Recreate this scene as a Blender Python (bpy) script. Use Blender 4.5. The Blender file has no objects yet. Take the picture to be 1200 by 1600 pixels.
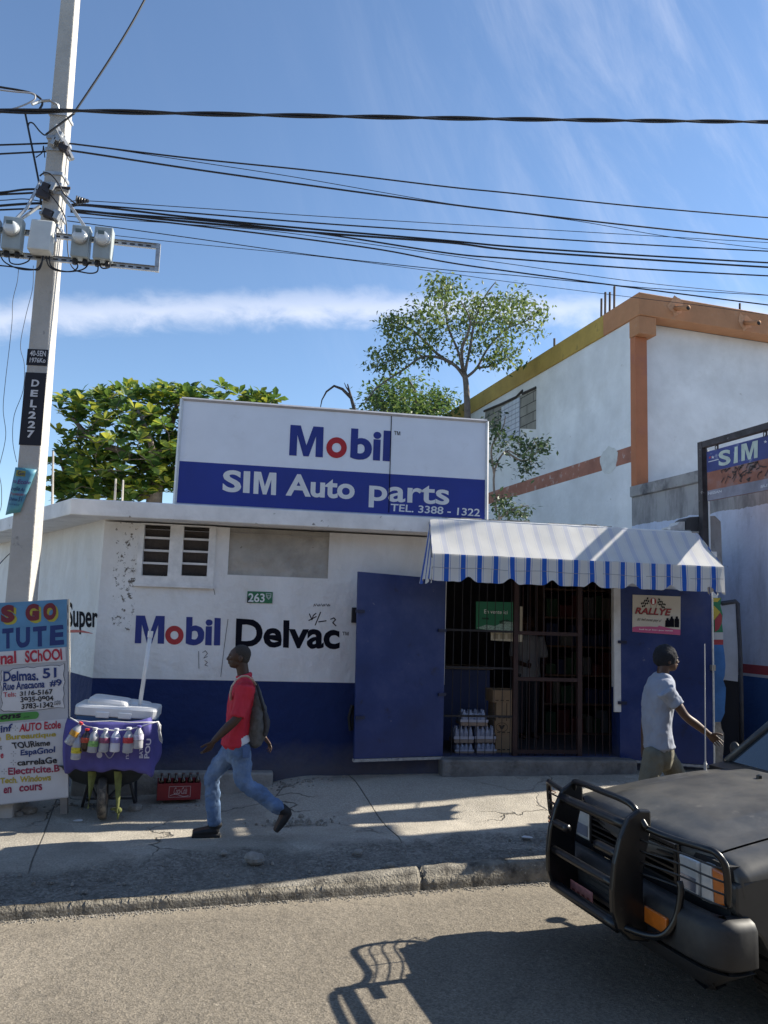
import bpy, bmesh, math, random
from mathutils import Vector, Matrix, noise as mnoise
from math import radians as R, sin, cos, pi
random.seed(7)
SC = bpy.context.scene
COL = SC.collection

# ------------------------------------------------------------------ camera
FPX = 1240.0; PITCH, ROLL, YAW = R(7.4), R(1.9), R(9.3); EYE = Vector((0, 0, 2.05))
_fw = Vector((0, cos(PITCH), sin(PITCH))); _r = Vector((1, 0, 0)); _u = _r.cross(_fw)
_r, _u = cos(ROLL)*_r + sin(ROLL)*_u, -sin(ROLL)*_r + cos(ROLL)*_u
_Rz = Matrix.Rotation(-YAW, 3, 'Z'); FW, RT, UP = _Rz @ _fw, _Rz @ _r, _Rz @ _u
cd = bpy.data.cameras.new('camera'); cam = bpy.data.objects.new('camera', cd); COL.objects.link(cam)
cd.sensor_fit = 'VERTICAL'; cd.sensor_height = 24.0; cd.lens = FPX*24/1600
cd.clip_start = .05; cd.clip_end = 5000
mw = Matrix.Identity(4)
for i in range(3):
    mw[i][0], mw[i][1], mw[i][2], mw[i][3] = RT[i], UP[i], -FW[i], EYE[i]
cam.matrix_world = mw
SC.camera = cam
SUN_EL, SUN_AZ = 35.0, 10.0          # elevation, angle from +X towards +Y (degrees)

# ------------------------------------------------------------------ world and sun
W = bpy.data.worlds.new("World"); SC.world = W; W.use_nodes = True
nt = W.node_tree; nt.nodes.clear()
def N(t, typ, **kw):
    n = t.nodes.new(typ)
    for k, v in kw.items():
        if k in n.inputs.keys(): n.inputs[k].default_value = v
        else: setattr(n, k, v)
    return n
def Lk(t, a, b): t.links.new(a, b)
def Mth(t, op, a, b=None, c=None, clamp=False):
    n = t.nodes.new('ShaderNodeMath'); n.operation = op; n.use_clamp = clamp
    for i, v in enumerate((a, b, c)):
        if v is None: continue
        if isinstance(v, (int, float)): n.inputs[i].default_value = v
        else: t.links.new(v, n.inputs[i])
    return n.outputs[0]
def sky_nodes():
    t = nt
    out = N(t, 'ShaderNodeOutputWorld'); bg = N(t, 'ShaderNodeBackground'); bg.inputs['Strength'].default_value = 0.095
    sky = N(t, 'ShaderNodeTexSky'); sky.sky_type = 'NISHITA'; sky.sun_disc = False
    sky.sun_elevation = R(SUN_EL); sky.sun_rotation = R(90-SUN_AZ); sky.air_density = 1.0; sky.dust_density = .05; sky.ozone_density = 3.6
    tc = N(t, 'ShaderNodeTexCoord'); sp = N(t, 'ShaderNodeSeparateXYZ'); Lk(t, tc.outputs['Generated'], sp.inputs[0])
    el = Mth(t, 'MULTIPLY', Mth(t, 'ARCSINE', sp.outputs[2]), 57.2958)
    az = Mth(t, 'MULTIPLY', Mth(t, 'ARCTAN2', sp.outputs[0], sp.outputs[1]), 57.2958)
    # a long thin band of cloud low over the roofs
    d = Mth(t, 'SUBTRACT', az, 13.0)
    ctr = Mth(t, 'SUBTRACT', 21.9, Mth(t, 'MULTIPLY', Mth(t, 'MULTIPLY', d, d), 0.0040))
    cmb = N(t, 'ShaderNodeCombineXYZ'); Lk(t, Mth(t, 'MULTIPLY', az, .30), cmb.inputs[0]); Lk(t, Mth(t, 'MULTIPLY', el, .55), cmb.inputs[1])
    n1 = N(t, 'ShaderNodeTexNoise', Scale=1.0, Detail=7.0, Roughness=.62, Distortion=.35); Lk(t, cmb.outputs[0], n1.inputs['Vector'])
    wob = Mth(t, 'MULTIPLY', Mth(t, 'SUBTRACT', n1.outputs[0], .5), 2.3)
    dist = Mth(t, 'ABSOLUTE', Mth(t, 'ADD', Mth(t, 'SUBTRACT', el, ctr), wob))
    band = N(t, 'ShaderNodeMapRange'); band.interpolation_type = 'SMOOTHSTEP'
    Lk(t, dist, band.inputs[0]); band.inputs[1].default_value = .0; band.inputs[2].default_value = 1.7; band.inputs[3].default_value = 1; band.inputs[4].default_value = 0
    bandv = Mth(t, 'MULTIPLY', band.outputs[0], Mth(t, 'MULTIPLY_ADD', n1.outputs[0], .9, .25, clamp=True))
    # thin cirrus streaks higher up, stretched along a diagonal
    c2 = N(t, 'ShaderNodeCombineXYZ')
    Lk(t, Mth(t, 'MULTIPLY', Mth(t, 'ADD', az, Mth(t, 'MULTIPLY', el, .55)), .16), c2.inputs[0])
    Lk(t, Mth(t, 'MULTIPLY', Mth(t, 'SUBTRACT', el, Mth(t, 'MULTIPLY', az, .55)), .035), c2.inputs[1])
    n2 = N(t, 'ShaderNodeTexNoise', Scale=1.3, Detail=9.0, Roughness=.66, Distortion=.5); Lk(t, c2.outputs[0], n2.inputs['Vector'])
    m2 = N(t, 'ShaderNodeMapRange'); m2.interpolation_type = 'SMOOTHSTEP'; Lk(t, n2.outputs[0], m2.inputs[0])
    m2.inputs[1].default_value = .38; m2.inputs[2].default_value = .78; m2.inputs[3].default_value = 0; m2.inputs[4].default_value = .26
    m3 = N(t, 'ShaderNodeMapRange'); m3.interpolation_type = 'SMOOTHSTEP'; Lk(t, az, m3.inputs[0])
    m3.inputs[1].default_value = -4; m3.inputs[2].default_value = 38; m3.inputs[3].default_value = .03; m3.inputs[4].default_value = .9
    cir = Mth(t, 'MULTIPLY', m2.outputs[0], m3.outputs[0])
    mask = Mth(t, 'MAXIMUM', Mth(t, 'MULTIPLY', bandv, .66), cir, clamp=True)
    up = Mth(t, 'GREATER_THAN', sp.outputs[2], 0.0)
    mask = Mth(t, 'MULTIPLY', mask, up)
    mx = N(t, 'ShaderNodeMixRGB'); Lk(t, mask, mx.inputs[0]); Lk(t, sky.outputs[0], mx.inputs[1]); mx.inputs[2].default_value = (6.2, 6.3, 6.9, 1)
    Lk(t, mx.outputs[0], bg.inputs['Color']); Lk(t, bg.outputs[0], out.inputs[0])
sky_nodes()
sl = bpy.data.lights.new('sun', 'SUN'); sl.energy = 5.0; sl.angle = R(.5); sl.color = (1.0, .93, .80)
so = bpy.data.objects.new('sun', sl); COL.objects.link(so)
_sd = Vector((cos(R(SUN_EL))*cos(R(SUN_AZ)), cos(R(SUN_EL))*sin(R(SUN_AZ)), sin(R(SUN_EL))))
so.rotation_euler = _sd.to_track_quat('Z', 'Y').to_euler(); so.location = (30, 5, 30)
SC.view_settings.view_transform = 'Standard'; SC.view_settings.look = 'None'
SC.view_settings.exposure = 1.0; SC.view_settings.gamma = 1.0; SC.view_settings.use_curve_mapping = False

# ------------------------------------------------------------------ pixel -> place helpers (photo pixels, 1200x1600)
def ray(x, y): return FW*FPX + RT*(x-600) - UP*(y-800)
def atY(x, y, Y): d = ray(x, y); return EYE + d*(Y/d.y)
def atZ(x, y, z): d = ray(x, y); return EYE + d*((z-EYE.z)/d.z)
def atP(x, y, p, n): d = ray(x, y); n = Vector(n); return EYE + d*((Vector(p)-EYE).dot(n)/d.dot(n))
SA = R(7.5); ST = Vector((cos(SA), sin(SA), 0)); SN = Vector((-sin(SA), cos(SA), 0))   # street direction, across the street

# ------------------------------------------------------------------ materials
MATS = {}
def mat(name, col, rough=.8, var=.12, scale=6.0, bump=0.0, bscale=80.0, metal=0.0, dirt=None, spec=.5, sss=0, coat=0, trans=0, coord='Object', stretch=(1, 1, 1)):
    """dirt = (colour, threshold, scale, softness)"""
    if name in MATS: return MATS[name]
    m = bpy.data.materials.new(name); m.use_nodes = True; t = m.node_tree; b = t.nodes['Principled BSDF']
    tc = N(t, 'ShaderNodeTexCoord'); mp = N(t, 'ShaderNodeMapping'); mp.inputs['Scale'].default_value = stretch
    Lk(t, tc.outputs[coord], mp.inputs[0]); V = mp.outputs[0]
    n = N(t, 'ShaderNodeTexNoise', Scale=scale, Detail=6.0, Roughness=.6); Lk(t, V, n.inputs['Vector'])
    mr = N(t, 'ShaderNodeMapRange'); Lk(t, n.outputs[0], mr.inputs[0])
    mr.inputs[1].default_value = .3; mr.inputs[2].default_value = .7
    mx = N(t, 'ShaderNodeMixRGB'); Lk(t, mr.outputs[0], mx.inputs[0])
    mx.inputs[1].default_value = (*[max(0, c*(1-var)) for c in col], 1); mx.inputs[2].default_value = (*[min(1, c*(1+var)) for c in col], 1)
    c = mx.outputs[0]
    if dirt:
        for k, (dc, th, ds, so_) in enumerate(dirt if isinstance(dirt, list) else [dirt]):
            dn = N(t, 'ShaderNodeTexNoise', Scale=ds, Detail=8.0, Roughness=.68); Lk(t, V, dn.inputs['Vector'])
            dm = N(t, 'ShaderNodeMapRange'); Lk(t, dn.outputs[0], dm.inputs[0]); dm.inputs[1].default_value = th; dm.inputs[2].default_value = th+so_
            d2 = N(t, 'ShaderNodeMixRGB'); Lk(t, dm.outputs[0], d2.inputs[0]); Lk(t, c, d2.inputs[1]); d2.inputs[2].default_value = (*dc, 1); c = d2.outputs[0]
    Lk(t, c, b.inputs['Base Color'])
    b.inputs['Roughness'].default_value = rough; b.inputs['Metallic'].default_value = metal
    b.inputs['Specular IOR Level'].default_value = spec
    if sss: b.inputs['Subsurface Weight'].default_value = sss; b.inputs['Subsurface Radius'].default_value = (.02, .008, .005)
    if coat: b.inputs['Coat Weight'].default_value = coat; b.inputs['Coat Roughness'].default_value = .12
    if trans: b.inputs['Transmission Weight'].default_value = trans
    if bump:
        bn = N(t, 'ShaderNodeTexNoise', Scale=bscale, Detail=5.0); Lk(t, V, bn.inputs['Vector'])
        bp = N(t, 'ShaderNodeBump', Strength=bump, Distance=.02); Lk(t, bn.outputs[0], bp.inputs['Height']); Lk(t, bp.outputs[0], b.inputs['Normal'])
    MATS[name] = m; return m
def flat(name, col, rough=.7, **k): return mat(name, col, rough, var=k.pop('var', .06), **k)

# ------------------------------------------------------------------ mesh builder
class MB:
    def __init__(s): s.v = []; s.f = []; s.cuts = []
    def add(s, vs, fs):
        o = len(s.v); s.v += [Vector(p) for p in vs]; s.f += [tuple(i+o for i in f) for f in fs]; return s
    def quad(s, a, b, c, d): return s.add([a, b, c, d], [(0, 1, 2, 3)])
    def hexa(s, p):          # 8 corners: bottom 4 (ccw), top 4
        return s.add(p, [(0, 3, 2, 1), (4, 5, 6, 7), (0, 1, 5, 4), (1, 2, 6, 5), (2, 3, 7, 6), (3, 0, 4, 7)])
    def box(s, c, sz, rot=None):
        c = Vector(c); x, y, z = [q/2 for q in sz]
        p = [Vector(q) for q in ((-x, -y, -z), (x, -y, -z), (x, y, -z), (-x, y, -z), (-x, -y, z), (x, -y, z), (x, y, z), (-x, y, z))]
        if rot is not None: p = [rot @ q for q in p]
        return s.hexa([c+q for q in p])
    def bb(s, a, b):         # axis box from two corners
        return s.box([(a[i]+b[i])/2 for i in range(3)], [abs(b[i]-a[i]) for i in range(3)])
    def slab(s, pts, d):     # polygon pts extruded by vector d
        n = len(pts); d = Vector(d); P = [Vector(p) for p in pts]
        s.add(P+[p+d for p in P], [tuple(range(n))[::-1], tuple(range(n, 2*n))]+[(i, (i+1) % n, n+(i+1) % n, n+i) for i in range(n)]); return s
    def tube(s, path, r, seg=8, cap=True):
        P = [Vector(p) for p in path]; n = len(P); rr = r if isinstance(r, (list, tuple)) else [r]*n
        o = len(s.v); ref = None; rings = []
        for i, p in enumerate(P):
            d = (P[min(i+1, n-1)]-P[max(i-1, 0)])
            if d.length < 1e-9: d = Vector((0, 0, 1))
            d.normalize()
            if ref is None: ref = Vector((0, 0, 1)) if abs(d.z) < .9 else Vector((1, 0, 0))
            a = d.cross(ref)
            if a.length < 1e-6: a = d.orthogonal()
            a.normalize(); b = a.cross(d).normalized(); ref = b
            q = rr[i]; qa, qb = q if isinstance(q, (list, tuple)) else (q, q)
            rings.append([p + a*(cos(2*pi*k/seg)*qa) + b*(sin(2*pi*k/seg)*qb) for k in range(seg)])
        for g in rings: s.v += g
        for i in range(n-1):
            for k in range(seg):
                s.f.append((o+i*seg+k, o+i*seg+(k+1) % seg, o+(i+1)*seg+(k+1) % seg, o+(i+1)*seg+k))
        if cap:
            s.f.append(tuple(o+k for k in range(seg))[::-1]); s.f.append(tuple(o+(n-1)*seg+k for k in range(seg)))
        return s
    def loft(s, rings, cap=True, closed=True):
        o = len(s.v); m = len(rings[0])
        for g in rings: s.v += [Vector(p) for p in g]
        for i in range(len(rings)-1):
            for k in range(m if closed else m-1):
                s.f.append((o+i*m+k, o+i*m+(k+1) % m, o+(i+1)*m+(k+1) % m, o+(i+1)*m+k))
        if cap:
            s.f.append(tuple(o+k for k in range(m))[::-1]); s.f.append(tuple(o+(len(rings)-1)*m+k for k in range(m)))
        return s
    def lathe(s, prof, c, ax=(0, 0, 1), seg=16, cap=True):   # prof: (radius, height)
        c = Vector(c); ax = Vector(ax).normalized(); a = ax.orthogonal().normalized(); b = ax.cross(a)
        return s.loft([[c+ax*h+(a*cos(2*pi*k/seg)+b*sin(2*pi*k/seg))*max(r, 1e-4) for k in range(seg)] for r, h in prof], cap)
    def ell(s, c, r, seg=16, rings=10, rot=None):
        g = []
        for i in range(rings+1):
            th = pi*i/rings; zz = -cos(th); q = max(sin(th), 1e-3)
            ring = [Vector((r[0]*q*cos(2*pi*k/seg), r[1]*q*sin(2*pi*k/seg), r[2]*zz)) for k in range(seg)]
            g.append([Vector(c)+(rot @ p if rot is not None else p) for p in ring])
        return s.loft(g)
    def build(s, name, m, parent=None, smooth=False, bevel=0.0, origin=None, bseg=2):
        if len(s.cuts) > 1 and name.endswith('lettering'):      # every written word is a piece of its own
            cs = s.cuts+[(len(s.v), len(s.f))]; last = None
            if cs[0] != (0, 0): cs = [(0, 0)]+cs
            for (v0, f0), (v1, f1) in zip(cs, cs[1:]):
                if f1 > f0:
                    q = MB(); q.v = s.v[v0:v1]; q.f = [tuple(i-v0 for i in f) for f in s.f[f0:f1]]; last = q.build(name, m, parent, smooth, bevel, origin)
            return last
        root = parent
        while root is not None and root.parent is not None: root = root.parent
        if root is not None: og = root.location.copy()
        elif origin is not None: og = Vector(origin)
        else:
            xs = [p.x for p in s.v]; ys = [p.y for p in s.v]; zs = [p.z for p in s.v]
            og = Vector(((min(xs)+max(xs))/2, (min(ys)+max(ys))/2, min(zs)))
        me = bpy.data.meshes.new(name); me.from_pydata([p-og for p in s.v], [], s.f); me.validate(); me.update()
        bm = bmesh.new(); bm.from_mesh(me); bmesh.ops.recalc_face_normals(bm, faces=bm.faces); bm.to_mesh(me); bm.free()
        if m is not None: me.materials.append(m)
        if smooth: me.polygons.foreach_set('use_smooth', [True]*len(me.polygons))
        o = bpy.data.objects.new(name, me); COL.objects.link(o)
        if parent is not None: o.parent = parent
        else: o.location = og
        if bevel:
            bv = o.modifiers.new('bevel', 'BEVEL'); bv.width = bevel; bv.segments = bseg; bv.limit_method = 'ANGLE'; bv.angle_limit = R(40)
        return o
def tag(o, label=None, cat=None, group=None, kind=None):
    if label: o['label'] = label
    if cat: o['category'] = cat
    if group: o['group'] = group
    if kind: o['kind'] = kind
    return o
def thing(name, loc, label, cat, group=None):
    o = bpy.data.objects.new(name, None); o.location = loc; o.empty_display_size = .1; COL.objects.link(o)
    return tag(o, label, cat, group)
def copy_tree(o, loc, rot=None, label=None):
    def cp(src, par):
        c = src.copy(); COL.objects.link(c)
        if par is not None: c.parent = par
        for ch in [q for q in bpy.data.objects if q.parent == src and q != c]: cp(ch, c)
        return c
    r = cp(o, None); r.location = loc
    if rot is not None: r.rotation_euler = rot
    if label: r['label'] = label
    return r
def evalmesh(o):      # bake modifiers into the mesh
    dg = bpy.context.evaluated_depsgraph_get(); dg.update()
    me = bpy.data.meshes.new_from_object(o.evaluated_get(dg)); o.modifiers.clear(); o.data = me; return o

# ------------------------------------------------------------------ lettering from the built-in font
_tc = {}
M_GLYPH = ([(0, 0), (0, 1), (.31, 1), (.5, .36), (.69, 1), (1, 1), (1, 0), (.78, 0), (.78, .68), (.58, 0), (.42, 0), (.22, .68), (.22, 0)], [(0, 1, 11, 12), (1, 2, 11), (2, 3, 10, 11), (3, 9, 10), (3, 4, 8, 9), (4, 5, 8), (5, 6, 7, 8)])
def glyphs(s, bold=0.0, shear=0.0):
    k = (s, bold, shear)
    if k in _tc: return _tc[k]
    c = bpy.data.curves.new('lettering', 'FONT'); c.body = s; c.offset = bold; c.shear = shear; c.resolution_u = 5
    o = bpy.data.objects.new('lettering', c); me = bpy.data.meshes.new_from_object(o)
    vs = [(v.co.x, v.co.y) for v in me.vertices]; fs = [tuple(p.vertices) for p in me.polygons]
    bpy.data.objects.remove(o); bpy.data.meshes.remove(me)
    x0 = min(v[0] for v in vs); x1 = max(v[0] for v in vs); y0 = min(v[1] for v in vs); y1 = max(v[1] for v in vs)
    _tc[k] = ([((x-x0)/(x1-x0), (y-y0)/(y1-y0)) for x, y in vs], fs); return _tc[k]
def letter(mb, s, bl, br, tr, tl, bold=.02, shear=0.0, bend=None, wob=0.0):
    """fit the string's own bounding box to four corners in space"""
    mb.cuts.append((len(mb.v), len(mb.f)))
    vs, fs = M_GLYPH if s == 'M' else glyphs(s, bold, shear); bl, br, tr, tl = map(Vector, (bl, br, tr, tl))
    P = []
    for u, v in vs:
        p = (bl*(1-u)+br*u)*(1-v) + (tl*(1-u)+tr*u)*v
        if bend: p = p + bend(u, v)
        if wob: p = p + (br-bl).normalized()*wob*mnoise.noise(p*22)+(tl-bl).normalized()*wob*mnoise.noise(p*22+Vector((5, 3, 1)))
        P.append(p)
    return mb.add(P, fs)
def letter_px(mb, s, px, fn, **k):   # px: four photo pixels BL, BR, TR, TL ; fn(x,y)->point
    return letter(mb, s, *[fn(*p) for p in px], **k)
def poly_px(mb, pts, fn):
    mb.cuts.append((len(mb.v), len(mb.f)))
    return mb.add([fn(*p) for p in pts], [tuple(range(len(pts)))])
def circle_px(mb, c, rx, ry, fn, n=24, hole=None):
    if hole:
        o = [fn(c[0]+rx*cos(2*pi*k/n), c[1]+ry*sin(2*pi*k/n)) for k in range(n)]
        i = [fn(c[0]+rx*hole*cos(2*pi*k/n), c[1]+ry*hole*sin(2*pi*k/n)) for k in range(n)]
        return mb.add(o+i, [(k, (k+1) % n, n+(k+1) % n, n+k) for k in range(n)])
    return poly_px(mb, [(c[0]+rx*cos(2*pi*k/n), c[1]+ry*sin(2*pi*k/n)) for k in range(n)], fn)
def stroke(mb, pts, w):      # flat ribbon along 3D points in a (mostly) vertical plane facing -Y
    for a, b in zip(pts[:-1], pts[1:]):
        a = Vector(a); b = Vector(b); d = (b-a); 
        if d.length < 1e-6: continue
        d.normalize(); q = Vector((d.z, 0, -d.x))*(w/2) if abs(d.y) < .9 else Vector((0, 0, w/2))
        mb.quad(a-q-d*w*.3, b-q+d*w*.3, b+q+d*w*.3, a+q-d*w*.3)
    return mb
def fbm(p, s=1.0, o=4): return mnoise.fractal(Vector(p)*s, 1.0, 2.0, o)
# ================================================================== SETTING: ground, road, kerb, pavement
FY = 9.45
def kline(X): return 6.19 + .131*(X+1.595)          # kerb foot line
def sm(t): t = max(0., min(1., t)); return t*t*(3-2*t)
def gz(X, Y):
    b = -.012 + .015*max(-6, min(9, X))
    rr = .045 + .15*sm((X+.1)/.9)
    return b + rr*sm((Y-7.9)/1.45) - (.05+.045*(1-sm((X+2.2)/4.5)))*(1-sm((Y-kline(X)-.1)/1.0))
def ground_mat():
    m = bpy.data.materials.new('earth'); m.use_nodes = True; t = m.node_tree; b = t.nodes['Principled BSDF']
    b.inputs['Base Color'].default_value = (.2, .18, .15, 1); b.inputs['Roughness'].default_value = .95; return m
g = MB(); g.quad((-600, -600, -.2), (600, -600, -.2), (600, 900, -.2), (-600, 900, -.2)); tag(g.build('ground', ground_mat(), origin=(0, 0, 0)), kind='structure')

def road_mat():
    m = bpy.data.materials.new('asphalt'); m.use_nodes = True; t = m.node_tree; b = t.nodes['Principled BSDF']
    tc = N(t, 'ShaderNodeTexCoord'); V = tc.outputs['Object']
    n1 = N(t, 'ShaderNodeTexNoise', Scale=.7, Detail=8.0, Roughness=.65); Lk(t, V, n1.inputs['Vector'])
    c1 = N(t, 'ShaderNodeMixRGB'); Lk(t, n1.outputs[0], c1.inputs[0]); c1.inputs[1].default_value = (.15, .128, .10, 1); c1.inputs[2].default_value = (.25, .218, .172, 1)
    vo = N(t, 'ShaderNodeTexVoronoi', Scale=95.0); Lk(t, V, vo.inputs['Vector'])
    sp = N(t, 'ShaderNodeSeparateXYZ'); Lk(t, vo.outputs['Color'], sp.inputs[0])
    mr = N(t, 'ShaderNodeMapRange'); Lk(t, sp.outputs[0], mr.inputs[0]); mr.inputs[3].default_value = .68; mr.inputs[4].default_value = 1.3
    c2 = N(t, 'ShaderNodeMixRGB'); c2.blend_type = 'MULTIPLY'; c2.inputs[0].default_value = 1; Lk(t, c1.outputs[0], c2.inputs[1]); Lk(t, mr.outputs[0], c2.inputs[2])
    n3 = N(t, 'ShaderNodeTexNoise', Scale=3.5, Detail=6.0, Roughness=.7); Lk(t, V, n3.inputs['Vector'])
    m3 = N(t, 'ShaderNodeMapRange'); Lk(t, n3.outputs[0], m3.inputs[0]); m3.inputs[1].default_value = .55; m3.inputs[2].default_value = .75; m3.inputs[4].default_value = .5
    c3 = N(t, 'ShaderNodeMixRGB'); Lk(t, m3.outputs[0], c3.inputs[0]); Lk(t, c2.outputs[0], c3.inputs[1]); c3.inputs[2].default_value = (.075, .066, .055, 1)
    nb_ = N(t, 'ShaderNodeTexNoise', Scale=.33, Detail=5.0, Roughness=.6, Distortion=1.2); Lk(t, V, nb_.inputs['Vector'])
    mb_ = N(t, 'ShaderNodeMapRange'); Lk(t, nb_.outputs[0], mb_.inputs[0]); mb_.inputs[1].default_value = .35; mb_.inputs[2].default_value = .68; mb_.inputs[3].default_value = .70; mb_.inputs[4].default_value = 1.12
    c3b = N(t, 'ShaderNodeMixRGB'); c3b.blend_type = 'MULTIPLY'; c3b.inputs[0].default_value = 1; Lk(t, c3.outputs[0], c3b.inputs[1]); Lk(t, mb_.outputs[0], c3b.inputs[2])
    wvv = N(t, 'ShaderNodeVectorMath'); wvv.operation = 'ADD'; s3 = N(t, 'ShaderNodeVectorMath'); s3.operation = 'SCALE'; s3.inputs['Scale'].default_value = .5; Lk(t, n1.outputs['Color'], s3.inputs[0]); Lk(t, V, wvv.inputs[0]); Lk(t, s3.outputs[0], wvv.inputs[1])
    vcr = N(t, 'ShaderNodeTexVoronoi', Scale=.42); vcr.feature = 'DISTANCE_TO_EDGE'; Lk(t, wvv.outputs[0], vcr.inputs['Vector'])
    mcr = N(t, 'ShaderNodeMapRange'); Lk(t, vcr.outputs['Distance'], mcr.inputs[0]); mcr.inputs[1].default_value = .001; mcr.inputs[2].default_value = .005; mcr.inputs[3].default_value = .55; mcr.inputs[4].default_value = 0
    c3c = N(t, 'ShaderNodeMixRGB'); Lk(t, Mth(t, 'MULTIPLY', mcr.outputs[0], Mth(t, 'GREATER_THAN', nb_.outputs[0], .5)), c3c.inputs[0]); Lk(t, c3b.outputs[0], c3c.inputs[1]); c3c.inputs[2].default_value = (.06, .052, .043, 1)
    ns_ = N(t, 'ShaderNodeTexNoise', Scale=26.0, Detail=3.0); Lk(t, V, ns_.inputs['Vector'])
    mss = N(t, 'ShaderNodeMapRange'); Lk(t, ns_.outputs[0], mss.inputs[0]); mss.inputs[1].default_value = .66; mss.inputs[2].default_value = .72; mss.inputs[4].default_value = .5
    c3 = N(t, 'ShaderNodeMixRGB'); Lk(t, mss.outputs[0], c3.inputs[0]); Lk(t, c3c.outputs[0], c3.inputs[1]); c3.inputs[2].default_value = (.34, .30, .24, 1)
    # sand and dust lying along the kerb
    sx = N(t, 'ShaderNodeSeparateXYZ'); Lk(t, V, sx.inputs[0])
    dk = Mth(t, 'SUBTRACT', Mth(t, 'ADD', Mth(t, 'MULTIPLY', sx.outputs[0], .131), 6.399), sx.outputs[1])
    dk2 = Mth(t, 'ADD', dk, Mth(t, 'MULTIPLY', Mth(t, 'SUBTRACT', n3.outputs[0], .5), .25))
    m4 = N(t, 'ShaderNodeMapRange'); Lk(t, dk2, m4.inputs[0]); m4.inputs[1].default_value = .02; m4.inputs[2].default_value = .3; m4.inputs[3].default_value = .62; m4.inputs[4].default_value = 0
    c4 = N(t, 'ShaderNodeMixRGB'); Lk(t, m4.outputs[0], c4.inputs[0]); Lk(t, c3.outputs[0], c4.inputs[1]); c4.inputs[2].default_value = (.25, .215, .165, 1)
    Lk(t, c4.outputs[0], b.inputs['Base Color']); b.inputs['Roughness'].default_value = .88; b.inputs['Specular IOR Level'].default_value = .3
    bp = N(t, 'ShaderNodeBump', Strength=.28, Distance=.010); Lk(t, vo.outputs['Distance'], bp.inputs['Height'])
    b2 = N(t, 'ShaderNodeBump', Strength=.3, Distance=.04); n5 = N(t, 'ShaderNodeTexNoise', Scale=14.0, Detail=6.0); Lk(t, V, n5.inputs['Vector'])
    Lk(t, n5.outputs[0], b2.inputs['Height']); Lk(t, bp.outputs[0], b2.inputs['Normal']); Lk(t, b2.outputs[0], b.inputs['Normal'])
    return m
g = MB(); g.quad((-80, kline(-80)-.0, -.15), (-80, -9, -.15), (80, -9, -.15), (80, kline(80), -.15))
tag(g.build('road', road_mat(), origin=(0, 0, 0)), kind='structure')

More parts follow.
